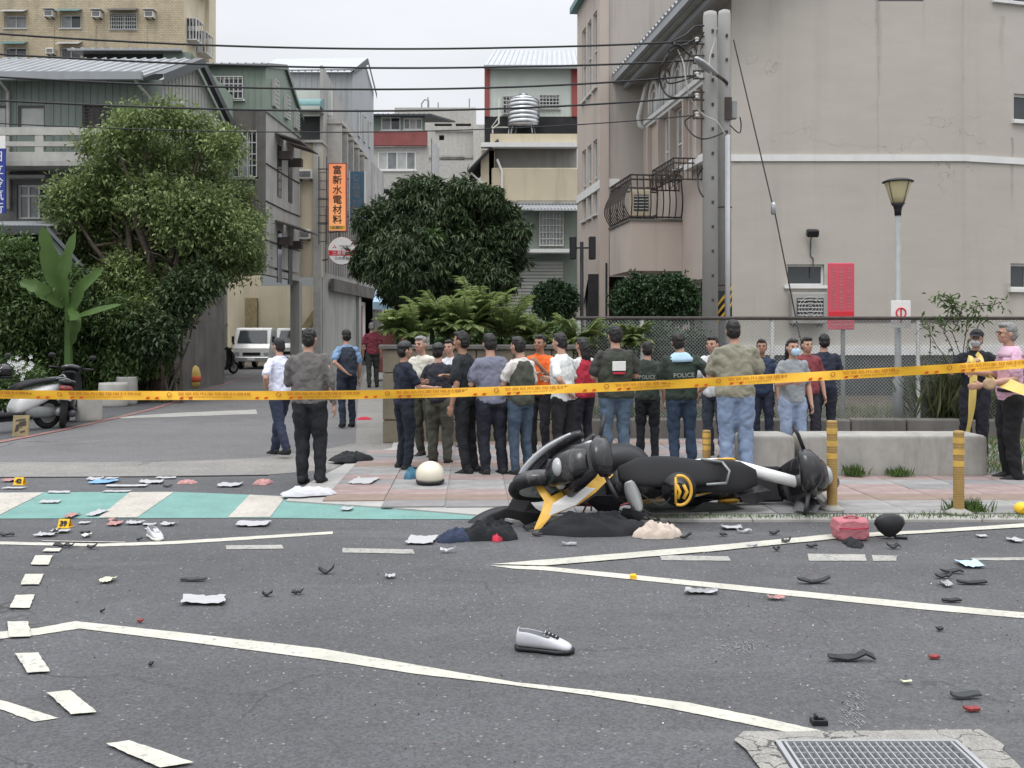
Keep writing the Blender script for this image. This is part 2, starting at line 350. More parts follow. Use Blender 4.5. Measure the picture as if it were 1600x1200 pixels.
def yellow_tiles():
    t = NT('small_yellow_wall_tiles')
    b = t.n('ShaderNodeTexBrick', {'Vector': t.n('ShaderNodeMapping', {'Vector': t.n('ShaderNodeCombineXYZ', {0: t.n('ShaderNodeSeparateXYZ', {0: t.co}).outputs[0], 1: t.n('ShaderNodeSeparateXYZ', {0: t.co}).outputs[2]}).outputs[0]}).outputs[0],
        'Color1': (.52,.44,.29,1), 'Color2': (.44,.36,.24,1), 'Mortar': (.30,.26,.19,1), 'Scale': 1.0, 'Mortar Size': .014, 'Brick Width': .22, 'Row Height': .11})
    f = t.rng(t.noise(1., 5, t.scale((1.2,1.2,.15)), .65), .5, .72, 0, .5)
    c = t.mix(f, b.outputs[0], (.16,.14,.11)); c = t.mul(c, t.rng(t.noise(.6, 5), .3, .7, .85, 1.12))
    return t.end(c, .7, b.outputs['Fac'], .2, .01)
M['tiles_yellow'] = yellow_tiles()
def leafmat(name, c1, c2, tr=.25):
    t = NT(name); g = t.n('ShaderNodeNewGeometry'); r = g.outputs['Random Per Island']
    c = t.mix(r, c1, c2); c = t.mul(c, t.rng(t.noise(.9, 3), .3, .7, .75, 1.25))
    p = t.n('ShaderNodeBsdfPrincipled', {'Base Color': c, 'Roughness': .5, 'Specular IOR Level': .35})
    q = t.n('ShaderNodeBsdfTranslucent', {'Color': c}); m = t.n('ShaderNodeMixShader', {0: tr})
    t.t.links.new(p.outputs[0], m.inputs[1]); t.t.links.new(q.outputs[0], m.inputs[2]); t.t.links.new(m.outputs[0], t.out.inputs[0]); return t.m
M['leaf1'] = leafmat('camphor_leaves', (.095,.145,.048), (.29,.355,.14))
M['leaf2'] = leafmat('mango_leaves', (.028,.055,.022), (.085,.12,.05), .15)
M['leaf3'] = leafmat('shrub_leaves', (.05,.095,.032), (.125,.185,.06))
M['leaf4'] = leafmat('banana_leaf', (.06,.125,.035), (.11,.18,.05), .3)
M['leaf5'] = leafmat('young_palm_leaves', (.17,.235,.07), (.33,.40,.16))
M['leaf6'] = leafmat('hedge_leaves', (.02,.05,.018), (.045,.085,.03), .1)
M['grass'] = leafmat('grass_blades', (.06,.12,.025), (.14,.21,.06))
M['drygrass'] = leafmat('reed_blades', (.10,.14,.06), (.28,.30,.16))
M['bark'] = mat('bark', (.075,.06,.048), .9, .35, 8, .9, 20, .02, ssc=(8,8,1), streak=.3)
def shirtmat(name, rgb, rough=.85): 
    return mat(name, rgb, rough, .08, 5, .35, 14, .012)
# ---------------------------------------------------------------- ground
def gpoly(pts, name, m, z, kind='structure'):
    mb = MB(); P = [gd(*p) for p in pts]
    if 'dash' in name or name in ('lane_line','crossing_bar'):
        Q = []; rj = random.Random(int(abs(pts[0][0])*7)+len(pts))
        for i, a in enumerate(P):
            b = P[(i+1)%len(P)]; k = max(1, min(40, int((b-a).length/.03)))
            for j in range(k): p = a.lerp(b, j/k); Q.append(Vector((p.x+rj.gauss(0,.0012), p.y+rj.gauss(0,.002), 0)))
        P = Q
    mb.poly([(p.x, p.y, z) for p in P]); o = mb.build(name, m, loc=(0,0,0)); o['kind'] = kind; return o
def gstrip(up, lo, name, m, z):
    def dens(L_):
        o = []
        for i in range(len(L_)-1):
            for j in range(10): t = j/10; o.append((L_[i][0]*(1-t)+L_[i+1][0]*t, L_[i][1]*(1-t)+L_[i+1][1]*t+random.gauss(0,.12)))
        return o+[L_[-1]]
    if 'line' in name and 'kerb_line' != name: up, lo = dens(up), dens(lo)
    mb = MB(); n = len(up)
    vs = [(*gd(*p).xy, z) for p in up] + [(*gd(*p).xy, z) for p in lo]
    mb.add(vs, [(i, i+1, n+i+1, n+i) for i in range(n-1)]); return struct(mb, name, m, loc=(0,0,0))
mb = MB(); mb.quad((-400,-60,-.02),(400,-60,-.02),(400,900,-.02),(-400,900,-.02)); struct(mb, 'ground', M['asphalt2'], loc=(0,0,0))
# road: one sheet with a rectangular opening for the drain pit
g0, g1 = 1.075, 1.77; gy0, gy1 = 3.30, 3.84
mb = MB()
xs = [-60, g0, g1, 60]; ys = [-20, gy0, gy1, 11.35]
for i in range(3):
    for j in range(3):
        if i == 1 and j == 1: continue
        mb.quad((xs[i],ys[j],0),(xs[i+1],ys[j],0),(xs[i+1],ys[j+1],0),(xs[i],ys[j+1],0))
struct(mb, 'road', M['asphalt'], loc=(0,0,0))
mb = MB(); mb.quad((-60,11.35,0),(60,11.35,0),(60,260,0),(-60,260,0)); struct(mb, 'alley_road', M['asphalt2'], loc=(0,0,0))
gpoly([(-500,746),(0,746),(272,744),(420,742),(520,734),(560,712),(570,690),(520,700),(400,716),(272,722),(-500,724)], 'gutter_strip', M['gutter'], .004)
mb = MB(); P=[gd(-500,747),gd(0,747),gd(272,745.6),gd(420,743.5),gd(420,742.6),gd(272,744.6),gd(0,745.9),gd(-500,746)]
mb.add([(p.x,p.y,.006) for p in P],[(0,1,6,7),(1,2,5,6),(2,3,4,5)]); struct(mb,'gutter_seam',M['matt_black'],loc=(0,0,0))
gpoly([(556,742),(622,742),(640,690),(622,640),(606,600),(590,572),(572,572),(560,620),(556,680)], 'side_path', M['gutter'], .008)
gstrip([(-500,768),(0,770),(272,769),(430,775),(600,786),(780,800)], [(-500,812),(0,811),(272,810),(430,810),(600,812),(780,812)], 'green_crossing', M['green_lane'], .004)
for q in ([(-2,771),(69,770.5),(-10,810.6),(-80,811)], [(203,770),(272,769.6),(214,809.6),(154,810)], [(390,774),(446,777),(422,809),(356,809.5)], [(-215,771),(-142,771),(-228,811),(-300,811)]):
    gpoly(q, 'crossing_bar', M['cream_bar'], .008)
gstrip([(0,988),(60,982),(118,971.5),(272,988),(500,1014),(650,1040),(805,1067),(960,1084),(1076,1099),(1180,1120),(1284,1143)],
       [(0,999),(60,993),(125,983),(272,1001),(500,1031),(650,1054),(780,1069),(911,1086),(1040,1107),(1111,1121),(1228,1145)], 'long_kerb_line', M['paint'], .004)
gpoly([(-200,1010),(0,988),(0,999),(-200,1022)], 'lane_line', M['paint'], .004)
gstrip([(765,884),(850,885.5),(1440,943),(1600,958),(1900,990)], [(800,889),(850,892),(1440,953),(1600,967),(1900,1000)], 'lane_line', M['paint'], .004)
gstrip([(768,883),(1100,855),(1300,836),(1440,830),(1600,819),(1900,805)], [(852,885),(1110,863),(1306,843),(1440,834.5),(1600,825),(1900,811)], 'edge_line', M['paint'], .008)
gstrip([(-300,842),(0,847),(160,850),(272,846),(400,838),(520,831)], [(-300,848),(0,851.5),(160,854.5),(272,851),(400,843),(520,835)], 'edge_line', M['paint'], .004)
gpoly([(66,845.5),(196,848),(196,849.2),(66,847)], 'thin_line', M['paint_old'], .008)
def cr(l): return [(x/2.4, 700+y/2.4) for x, y in l]
for q in ([(158,393),(172,381),(232,380),(222,393)], [(115,443),(132,408),(197,408),(182,443)], [(77,518),(93,479),(164,478),(147,517)], [(36,606),(58,558),(130,556),(112,606)],
          [(34,716),(27,658),(106,657),(115,714)], [(104,851),(56,778),(144,775),(188,846)], [(268,1008),(175,925),(265,917),(362,1000)], [(600,1210),(397,1119),(485,1106),(727,1190)],
          [(1010,1400),(760,1270),(860,1250),(1130,1370)]):
    gpoly(cr(q), 'guide_dash', M['paint'], .012)
gpoly(cr([(-300,870),(0,950),(30,955),(218,1016),(130,1029),(0,983),(-300,905)]), 'lane_line', M['paint'], .004)
for q in ([(535,857),(645,859),(648,866),(535,864)], [(1030,868),(1138,870),(1142,877),(1034,876)], [(1262,866),(1352,867),(1354,877),(1264,877)], [(1362,868),(1402,869),(1400,877),(1364,877)], [(1515,872.5),(1650,871),(1650,876.5),(1522,876)], [(352,853),(440,852),(444,858),(354,859)]):
    gpoly(q, 'worn_dash', M['paint_old'], .004)
gpoly([(178,652.5),(272,645.5),(400,640),(402,647),(272,651.5),(190,654)], 'stop_line', M['paint_old'], .004)
gstrip([(-200,715),(0,690),(100,671),(200,648.5),(240,638),(272,628),(330,606),(400,585)], [(-200,719),(0,692.5),(100,673),(200,650.3),(244,639.3),(274,629.3),(332,607),(401,585.6)], 'red_kerb_line', M['redline'], .010)
gpoly([(-300,712),(0,687),(100,669),(240,636),(330,604),(250,604),(120,622),(-300,650)], 'parking_strip', M['asphalt'], .004)
# drain
apron = [(1147,1161),(1162,1146.5),(1240,1147),(1340,1146),(1531,1144),(1552,1156),(1569,1169),(1566,1176),(1592,1200),(1660,1290),(1290,1290),(1187,1203),(1176,1190),(1166,1176)]
A = [gd(*p) for p in apron]
inner = [(g0,gy0),(g0,gy1),(g1,gy1),(g1,gy0)]
dt = thing('storm_drain', 'concrete framed storm drain grate set in the road', 'drain', (1.4,3.6,0))
mb = MB()
def aq(pts, z=.012): mb.poly([(x,y,z) for x,y in pts])
up = [(p.x,p.y) for p in A]
aq([up[0],up[1],up[2],(g0+.03,gy1+.012),(g0-.03,gy1+.0)]); aq([up[2],up[3],(1.42,gy1+.012),(g0+.03,gy1+.012)]); aq([up[3],up[4],(g1+.02,gy1+.012),(1.42,gy1+.012)])
aq([up[4],up[5],up[6],(g1+.02,gy1),(g1+.02,gy1+.012)]); aq([up[6],up[7],up[8],up[9],(g1+.02,gy0),(g1+.02,gy1)])
aq([up[10],up[11],up[12],up[13],up[0],(g0-.03,gy1),(g0-.03,gy0)])
mb.v = [Vector((p[0], p[1], .0125 + .004*math.sin(p[0]*31)*math.sin(p[1]*23))) for p in mb.v]
M['apron'] = (lambda t: t.end(t.mix(t.math('MULTIPLY', t.math('LESS_THAN', t.n('ShaderNodeTexVoronoi', {'Vector': t.n('ShaderNodeVectorMath', {0: t.scale((1.2,5,1)), 1: t.n('ShaderNodeTexNoise', {'Vector': t.co,'Scale': 5.,'Detail': 6.}).outputs['Color']}, operation='ADD').outputs[0], 'Scale': 1.7}, feature='DISTANCE_TO_EDGE').outputs['Distance'], .018), .8), t.mul((.30,.29,.265), t.math('MULTIPLY', t.rng(t.noise(6.,8,None,.75),.3,.7,.75,1.2), t.rng(t.noise(130.,2),.3,.7,.7,1.25))), (.04,.04,.038)), .9, t.noise(60.,6,None,.7), .8, .01))(NT('cracked_apron_concrete'))
mb.build('concrete_apron', M['apron'], dt)
mb = MB(); d = -.9
mb.quad((g0,gy0,d),(g1,gy0,d),(g1,gy1,d),(g0,gy1,d)); mb.quad((g0,gy1,d),(g1,gy1,d),(g1,gy1,0),(g0,gy1,0)); mb.quad((g0,gy0,0),(g1,gy0,0),(g1,gy0,d),(g0,gy0,d))
mb.quad((g0,gy1,d),(g0,gy1,0),(g0,gy0,0),(g0,gy0,d)); mb.quad((g1,gy0,d),(g1,gy0,0),(g1,gy1,0),(g1,gy1,d)); mb.build('pit', M['matt_black'], dt)  # matt black faces stand in for the shade inside the pit
mb = MB()
for (x0,x1,y0,y1) in ((g0-.02,g0,gy0,gy1),(g1,g1+.018,gy0,gy1),(g0-.02,g1+.018,gy1,gy1+.012)): mb.box(x0,x1,y0,y1,-.03,.018)
mb.box(g0+.012,g0+.022,gy0,gy1-.004,-.03,.018); mb.box(g1-.02,g1-.01,gy0,gy1-.004,-.03,.018); mb.build('grate_frame', M['bar_steel'], dt)
nb = 21; bar = MB(); 
for i in range(nb):
    x = g0+.05+(g1-g0-.1)*i/(nb-1)
    if i == 0:
        bar = MB(); bar.box(x-.0022,x+.0022,gy0,gy1-.004,-.028,.016); b0 = bar.build('grate_bar', M['bar_steel'], dt); x00 = x
    else: c = b0.copy(); c.location.x = x-x00; col.objects.link(c)
for i in range(10):
    y = gy1-.03-.055*i
    if i == 0: bar = MB(); bar.box(g0+.024,g1-.022,y-.0018,y+.0018,-.020,.010); b1 = bar.build('cross_bar', M['bar_steel'], dt); y00 = y
    else: c = b1.copy(); c.location.y = y-y00; col.objects.link(c)
# ---------------------------------------------------------------- pavement with pavers
SW = [(446,780),(484,752),(545,720),(575,708),(612,698),(622,668),(700,640),(2100,640),(2100,806),(1600,806),(1440,807),(800,810),(760,803),(600,790)]
swp = [gd(*p, .03) for p in SW]
def inside(x, y, P=swp):
    c = False; n = len(P)
    for i in range(n):
        a, b = P[i], P[i-1]
        if (a.y > y) != (b.y > y) and x < (b.x-a.x)*(y-a.y)/(b.y-a.y)+a.x: c = not c
    return c
mb = MB(); mb.prism([(p.x,p.y) for p in swp][::-1], -.01, .018); pav = struct(mb, 'pavement', M['conc_grey'], loc=(0,0,0))
pv = {}
def paver_mesh(w, d):
    m = MB(); m.box(-w/2,w/2,-d/2,d/2,0,.016,0,.004); return m
ang = math.atan(.04); ca, sa = math.cos(ang), math.sin(ang); cnt = 0; rest = MB()
cells = []
for j in range(0, 26):
    for i in range(-14, 26):
        u, v = (i+.5)*.6, 8.30+(j+.5)*.33
        x = u*ca - (v-8.3)*sa; y = 8.30+(v-8.3)*ca+u*sa*0
        if not inside(x, y): continue
        if not (inside(x+.2,y-.12) and inside(x-.2,y-.12)): continue
        cells.append((y, x, i, j))
cells.sort()
mats = ['tile_grey','tile_grey2','tile_pink','tile_brown']
for (y, x, i, j) in cells:
    k = 3 if j % 7 == 3 else 2 if (j % 7 in (0, 4) or (j % 7 == 5 and random.random() < .3)) else (0 if random.random() < .6 else 1)
    if abs((x)/y) < .58 and cnt < 290:
        key = k
        if key not in pv:
            m = paver_mesh(.59, .32); ob = m.build('paver', M[mats[k]], pav, local=True); pv[key] = ob
        else: ob = pv[key].copy(); col.objects.link(ob)
        ob.location = (x, y, .0155+random.uniform(-.0015,.0025)); ob.rotation_euler = (random.uniform(-.004,.004), random.uniform(-.004,.004), ang); cnt += 1
    else:
        T = Matrix.Translation((x,y,.0155)) @ Matrix.Rotation(ang,4,'Z'); rest.T = T; rest.box(-.295,.295,-.16,.16,0,.016,k)
ro = rest.build('paver_field', [M[a] for a in mats], pav); ro['kind'] = 'stuff'
# kerb
kerb = thing('kerb', None, None, (0,8.5,0), kind='structure')
for i in range(12):
    x0 = .1+i*1.0; m = MB(); m.box(x0+.004, x0+.996, 8.36+.004*math.sin(i), 8.51, -.02, .032+random.uniform(-.002,.002), 0, .01); m.build('kerb_stone', M['conc'], kerb)
# ---------------------------------------------------------------- facade helpers
class FR:
    def __init__(s, x, y, dx, dy): s.T = Matrix.Translation((x,y,0)) @ Matrix.Rotation(math.atan2(dy,dx),4,'Z'); s.I = s.T.inverted()
    def hit(s, px, py, off=0.0):
        p = s.I @ Vector((0,0,CH)); d = s.I.to_3x3() @ Vector(((px-HX)/F, 1, -(py-HY)/F)); t = (off-p.y)/d.y; q = p + d*t; return q.x, q.z
    def rect(s, x0, y0, x1, y1):
        xm, ym = (x0+x1)/2, (y0+y1)/2
        a, b = sorted((s.hit(x0,ym)[0], s.hit(x1,ym)[0])); c, d = sorted((s.hit(xm,y0)[1], s.hit(xm,y1)[1])); return a, b, c, d
def wallh(mb, u0, u1, z0, z1, holes=(), dep=.12, mi=0):
    us = sorted({u0,u1,*[h[0] for h in holes],*[h[1] for h in holes]}); zs = sorted({z0,z1,*[h[2] for h in holes],*[h[3] for h in holes]})
    us = [u for u in us if u0 <= u <= u1]; zs = [z for z in zs if z0 <= z <= z1]
    for i in range(len(us)-1):
        for j in range(len(zs)-1):
            cu, cz = (us[i]+us[i+1])/2, (zs[j]+zs[j+1])/2
            if any(h[0] < cu < h[1] and h[2] < cz < h[3] for h in holes): continue
            mb.quad((us[i],0,zs[j]),(us[i+1],0,zs[j]),(us[i+1],0,zs[j+1]),(us[i],0,zs[j+1]), mi)
    for a, b, c, d in holes:
        mb.quad((a,0,c),(a,dep,c),(a,dep,d),(a,0,d),mi); mb.quad((b,0,d),(b,dep,d),(b,dep,c),(b,0,c),mi)
        mb.quad((a,0,d),(a,dep,d),(b,dep,d),(b,0,d),mi); mb.quad((b,0,c),(b,dep,c),(a,dep,c),(a,0,c),mi)
def window(P, Fr, r, n=2, m='alu', g='glass', dep=.12, grille=0, sill=None, fw=.05, rows=1, transom=None):
    a, b, c, d = r; a -= .002; b += .002; c -= .002; d += .002
    mb = MB(Fr.T); y0, y1 = dep-.06, dep+.02
    mb.box(a,b,y0,y1,c,c+fw); mb.box(a,b,y0,y1,d-fw,d); mb.box(a,a+fw,y0+.002,y1,c+fw,d-fw); mb.box(b-fw,b,y0+.002,y1,c+fw,d-fw)
    xs = [a+(b-a)*i/n for i in range(n+1)]
    for x in xs[1:-1]: mb.box(x-fw*.4,x+fw*.4,y0+.01,y1,c+fw,d-fw)
    if transom: zt = c+(d-c)*transom; mb.box(a+fw,b-fw,y0+.008,y1,zt-fw*.4,zt+fw*.4)
    if sill: mb.box(a-.06,b+.06,-.08,dep,c-.07,c)
    wo = mb.build('window', M[m], P)
    for i in range(n):
        q = MB(Fr.T); gg = g[i % len(g)] if isinstance(g, (list,tuple)) else g
        q.quad((xs[i],dep-.02,c),(xs[i+1],dep-.02,c),(xs[i+1],dep-.02,d),(xs[i],dep-.02,d)); q.build('pane', M[gg], wo)
    if grille:
        q = MB(Fr.T); k = max(2, int((b-a)/.13)); yy = -.10
        for i in range(k+1): x = a+(b-a)*i/k; q.box(x-.012,x+.012,yy-.012,yy+.012,c,d)
        for i in range(grille+1): z = c+(d-c)*i/grille; q.box(a,b,yy-.016,yy+.016,z-.015,z+.015); 
        for x in (a+.01,b-.01):
            for z in (c+.02,d-.02): q.box(x-.01,x+.01,yy,dep,z-.01,z+.01)
        q.build('window_grille', M['alu' if grille < 9 else 'iron'], wo)
    return wo
def aircon(Fr, px, py, wpx, hpx, label, dep=.35, m='white_pl', hood=False, off=0.0):
    a,b,c,d = Fr.rect(px-wpx/2,py-hpx/2,px+wpx/2,py+hpx/2); o = Fr.T @ Vector(((a+b)/2,-dep,c))
    t = thing('air_conditioner', label, 'air conditioner', o, 'air conditioners on the walls')
    q = MB(Fr.T); q.box(a,b,-dep+off,off-.003,c,d,0,.02); body = q.build('case', M[m], t)
    q = MB(Fr.T); w_, h_ = b-a, d-c; q.box(a+w_*.12,b-w_*.12,-dep-.012+off,-dep-.002+off,c+h_*.2,d-h_*.18); q.build('grille', M['dark2'], t)
    q = MB(Fr.T)
    for i in range(5): z = c+h_*(.26+.12*i); q.box(a+w_*.14,b-w_*.14,-dep-.024+off,-dep-.013+off,z,z+h_*.035)
    q.build('slat_panel', M['alu'], t)
    q = MB(Fr.T)
    for x in (a+w_*.15, b-w_*.15): q.box(x-.02,x+.02,-dep*.95+off,off-.003,c-.06,c-.002)
    q.build('bracket', M['iron'], t)
    if hood: q = MB(Fr.T); q.box(a-.08,b+.08,-dep-.15+off,off-.003,d+.05,d+.09); q.build('hood', M['alu'], t)
def bx(Fr, P, name, m, u0, u1, y0, y1, z0, z1, b=0): q = MB(Fr.T); q.box(u0,u1,y0,y1,z0,z1,0,b); return q.build(name, M[m], P)
# ---------------------------------------------------------------- right hand building
C0 = (5.03, 22.0)
rb = thing('apartment_block', 'large beige rendered building with blank wall and white band behind the lamp post', 'building', (5.03,22,0))
Ff = FR(5.03,22,1,0); Fs = FR(5.03,22,.133,-1); Fg = FR(10.34,22,1,.28)
hA = Ff.rect(1229,413,1288,446); hB = Ff.rect(1232,458,1286,512)
hT = Ff.rect(1372,-30,1443,2)
mb = MB(Ff.T); wallh(mb, 0, 5.31, 1.36, 9.5, [hA, hT]); mb.add([(0,0,9.5),(5.31,0,9.5),(5.31,0,12.5)],[(0,1,2)]); wallh(mb,0,5.31,-.1,1.14,[])
mb.build('front_wall', M['wall_beige'], rb)
mb = MB(Fg.T); g1h = Fg.rect(1584,148,1640,190); g2h = Fg.rect(1579,412,1635,452); g3h = Fg.rect(1553,-40,1650,5)
wallh(mb, 0, 12, 1.36, 12.5, [g1h,g2h,g3h]); wallh(mb,0,12,-.1,1.14,[]); mb.build('side_wall', M['wall_beige'], rb)
bx(Ff, rb, 'plinth_ledge', 'white_trim', -.04, 5.30, -.10, .25, 1.141, 1.359); bx(Fg, rb, 'plinth_ledge', 'white_trim', .03, 12, -.10, .25, 1.141, 1.359)
bx(Ff, rb, 'dark_lower_sheet', 'dark2', 0, 5.25, -.05, -.003, 0, 1.14); bx(Fg, rb, 'dark_lower_sheet', 'dark2', .03, 12, -.05, -.003, 0, 1.14)  # dark sheet laid over the wall below the white ledge
bz = Ff.hit(1300,247)[1]; bx(Ff, rb, 'band', 'white_trim', -.03, 5.318, -.04, .1, bz-.075, bz+.075); bx(Fg, rb, 'band', 'white_trim', .0, 12, -.04, .1, bz-.075, bz+.075)
q = MB(Ff.T); q.box(1.3,5.2,-.02,-.003,Ff.hit(1300,503)[1],Ff.hit(1300,498)[1]); q.build('stain_strip', M['conc_dark'], rb)
window(rb, Ff, hA, 1, 'white_trim', 'glass', .14, 0, True); window(rb, Ff, hT, 2, 'alu_dark', 'glass')
window(rb, Fg, g1h, 2, 'white_trim', 'glass', .14, 0, True, .06); window(rb, Fg, g2h, 2, 'white_trim', ['glass','glass_cur'], .14, 0, True, .06); window(rb, Fg, g3h, 3, 'white_trim', 'glass', .14, 0, True, .06)
# condenser under the window
aircon(Ff, 1259, 482, 54, 48, 'grey condenser unit with round fan under the dark window of the beige wall', .32, 'conc_grey')
q = MB(Ff.T); cu, cz = Ff.hit(1259, 482); q.T = Ff.T @ Matrix.Translation((cu,-.345,cz)) @ Matrix.Rotation(math.pi/2,4,'X'); 
for r in (.06,.13,.2,.26): q.tube([(r*math.cos(t*math.pi/10), r*math.sin(t*math.pi/10), 0) for t in range(21)], .006, 5)
q.build('fan_guard', M['alu'], bpy.data.objects['air_conditioner'])
# wall light
wl = thing('wall_floodlight', 'small dark floodlight on the beige wall above the red sign', 'lamp', Ff.T @ Vector((Ff.hit(1266,368)[0],-.2,Ff.hit(1266,368)[1])))
u_, z_ = Ff.hit(1266,366); q = MB(Ff.T @ Matrix.Translation((u_,-.16,z_)) @ Matrix.Rotation(.35,4,'X')); q.box(-.13,.13,-.09,.07,-.07,.09,0,.02); q.build('housing', M['black'], wl)
q = MB(Ff.T); q.tube([(u_,-.1,z_-.05),(u_,-.03,z_-.14),(u_,-.02,z_-.5),(u_+.06,-.02,z_-.55),(u_+.06,-.02,z_-1.0)], .013, 6); q.build('conduit', M['dark_trim'], wl)
# facade facing the alley
sd_ = thing
wn_ = []
Zt, Zb = 7.75, 6.1
for a, b in ((1035,1047.5),(1053,1068),(1077,1088),(1093,1100)):
    ua = Fs.hit(a,300)[0]; ub = Fs.hit(b,300)[0]; wn_.append((min(ua,ub),max(ua,ub),Zb,Zt))
lowh = [(-6.6,-4.4,.9,2.9),(-3.5,-1.6,.6,3.0)]
mb = MB(Fs.T); wallh(mb, -7.62, 0, 0, 9.5, wn_+lowh, .15); mb.build('facade_wall', M['wall_facade'], rb)
for r in wn_: window(rb, Fs, r, 1 if r[1]-r[0] < .6 else 2, 'white_trim', 'glass_cur', .15, 0, True, .05, 1, .42)
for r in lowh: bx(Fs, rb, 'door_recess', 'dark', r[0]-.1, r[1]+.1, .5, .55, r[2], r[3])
bx(Fs, rb, 'moulding', 'white_trim', -7.0, -1.2, -.16, -.002, 7.9, 8.02); bx(Fs, rb, 'moulding', 'white_trim', -7.0, -1.2, -.10, -.002, 7.80, 7.898)
bx(Fs, rb, 'moulding', 'white_trim', -2.9, -.9, -.22, -.002, 5.83, 5.98)
for u0, u1 in ((-6.7,-5.7),(-5.6,-4.6),(-4.45,-3.4),(-3.25,-2.3),(-2.2,-1.35)):
    q = MB(Fs.T); c_ = (u0+u1)/2; r = (u1-u0)/2-.06
    q.tube([(c_+r,-.06,8.05)]+[(c_+r*math.cos(t*math.pi/12),-.06,8.45+r*1.25*math.sin(t*math.pi/12)) for t in range(13)]+[(c_-r,-.06,8.05)], .055, 6); 
    q.tube([(c_+r*.6,-.05,8.05)]+[(c_+r*.6*math.cos(t*math.pi/12),-.05,8.4+r*.8*math.sin(t*math.pi/12)) for t in range(13)]+[(c_-r*.6,-.05,8.05)], .03, 6)
    q.box(c_-r*.5,c_+r*.5,-.02,-.003,8.05,8.55); q.build('arch_moulding', M['white_trim'], rb, True)
    for x in (u0,):
        q = MB(Fs.T); q.box(x-.09,x+.05,-.12,-.003,6.0,7.79); q.build('pilaster', M['wall_facade'], rb)
q = MB(Fs.T); q.tube([(-7.0,-.12,7.8),(-7.05,-.25,7.9),(-7.0,-.3,8.15),(-6.9,-.2,8.6),(-6.95,-.1,9.0),(-6.85,-.02,9.2)], .07, 7); q.build('scroll', M['white_trim'], rb, True)
# eave: roof slab + fascia + soffit
q = MB(Fs.T)
q.ribbed((-7.7,-.95,9.55),(.9,-.95,9.55),(.9,5.4,12.6),(-7.7,5.4,12.6),.28,.06,.16,.08); q.build('roof', M['roof_grey'], rb)
q = MB(Fs.T); q.box(-7.7,.9,-.93,-.80,9.32,9.50); q.box(-7.7,.9,-.62,-.50,9.12,9.26); q.build('fascia', M['roof_grey'], rb)
q = MB(Fs.T); q.box(-7.7,.88,-.79,-.0,9.28,9.34); q.build('soffit', M['conc_grey'], rb)
# tower
tw = thing('tower_block', 'taller beige stair tower with stained side beyond the utility pole', 'building', (2.75,29.5,0))
Xt = (940-HX)/F*29.5; Ft = FR(Xt,29.5,1,0); Fl = FR(Xt,29.5,.133,-1)
th = [Ft.rect(946,432,975,522)]; mb = MB(Ft.T); wallh(mb, 0, 4.2, 0, 14, th, .4); mb.build('front_wall', M['wall_tower'], tw)
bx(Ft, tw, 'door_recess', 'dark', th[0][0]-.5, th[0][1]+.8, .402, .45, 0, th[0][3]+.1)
lh = []
for a, b in ((909.5,915.5),(918,924),(927,933)):
    ua, ub = sorted((Fl.hit(a,300)[0], Fl.hit(b,300)[0])); lh += [(ua,ub,5.4,7.75),(ua,ub,9.4,11.8)]
arch = Fl.rect(911,432,928,535)
mb = MB(Fl.T); wallh(mb, -3.75, 0, 0, 14, lh+[arch], .1); a_, b_, c_, d_ = arch
mb.add([(a_,.0,d_),(a_,0,d_-.9),((a_+b_)/2,0,d_)],[(0,1,2)]); mb.add([(b_,.0,d_),((a_+b_)/2,0,d_),(b_,0,d_-.9)],[(0,1,2)]); mb.build('alley_wall', M['wall_facade'], tw)
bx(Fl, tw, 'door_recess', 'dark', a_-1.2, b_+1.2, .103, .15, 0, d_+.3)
for r in lh: window(tw, Fl, r, 1, 'alu', 'glass_cur', .1, 0, True, .05, 1, .5)
bx(Ft, tw, 'band', 'white_trim', -.03, .55, -.03, .05, 6.12, 6.38); bx(Fl, tw, 'band', 'white_trim', -3.8, 0, -.03, .05, 6.12, 6.38)
bx(Ft, tw, 'corner_pilaster', 'wall_facade', -.06, .22, -.05, .0, 0, 14)
bx(Fl, tw, 'cornice', 'teal', -4.0, .1, -.22, .1, 12.75, 12.95)
# balcony
bl = thing('iron_balcony', 'beige corner balcony with bulging iron railing beside the utility pole', 'balcony', Fs.T @ Vector((-4.8,-.7,3.4)))
q = MB(Fs.T); q.box(-6.0,-3.67,-1.42,-.003,3.3,4.62); q.build('parapet', M['wall_facade'], bl); q = MB(Fs.T); q.box(-6.04,-3.63,-1.46,-.003,4.62,4.68); q.build('coping', M['conc_dark'], bl)
def bars(F_, pts, z0, z1, k, bulge, P, name='railing', r=.018):
    q = MB(F_.T); L = [Vector(p) for p in pts]
    for i in range(len(L)-1):
        a, b = L[i], L[i+1]; nrm = Vector((-(b-a).y*-1, (b-a).x*-1)).normalized()
        for j in range(k[i]+1):
            p = a.lerp(b, j/k[i]); pr = []
            for t in range(8): s_ = t/7; o = bulge*math.sin(math.pi*min(1, s_*1.25))*(1-s_*.3); pr.append((p.x+nrm.x*o, p.y+nrm.y*o, z0+(z1-z0)*s_))
            q.tube(pr, r, 5)
        for z in (z0+.03, z1-.12, z1): q.tube([(a.x,a.y,z),(b.x,b.y,z)], r*1.4, 6)
    return q.build(name, M['iron'], P)
bars(Fs, [(-5.95,-1.4),(-3.7,-1.4)], 4.7, 5.85, [12], .22, bl); bars(Fs, [(-3.7,-1.4),(-3.7,-.02)], 4.7, 5.85, [8], .14, bl)
bars(Fs, [(-5.95,-.02),(-5.95,-1.4)], 4.7, 5.85, [7], .1, bl)
aircon(FR(*(Fs.T @ Vector((-4.6,-.7,0))).xy, 1, 0), 998, 321, 30, 40, 'beige outdoor unit standing inside the iron balcony', .5, 'cream')
q = MB(Fs.T); 
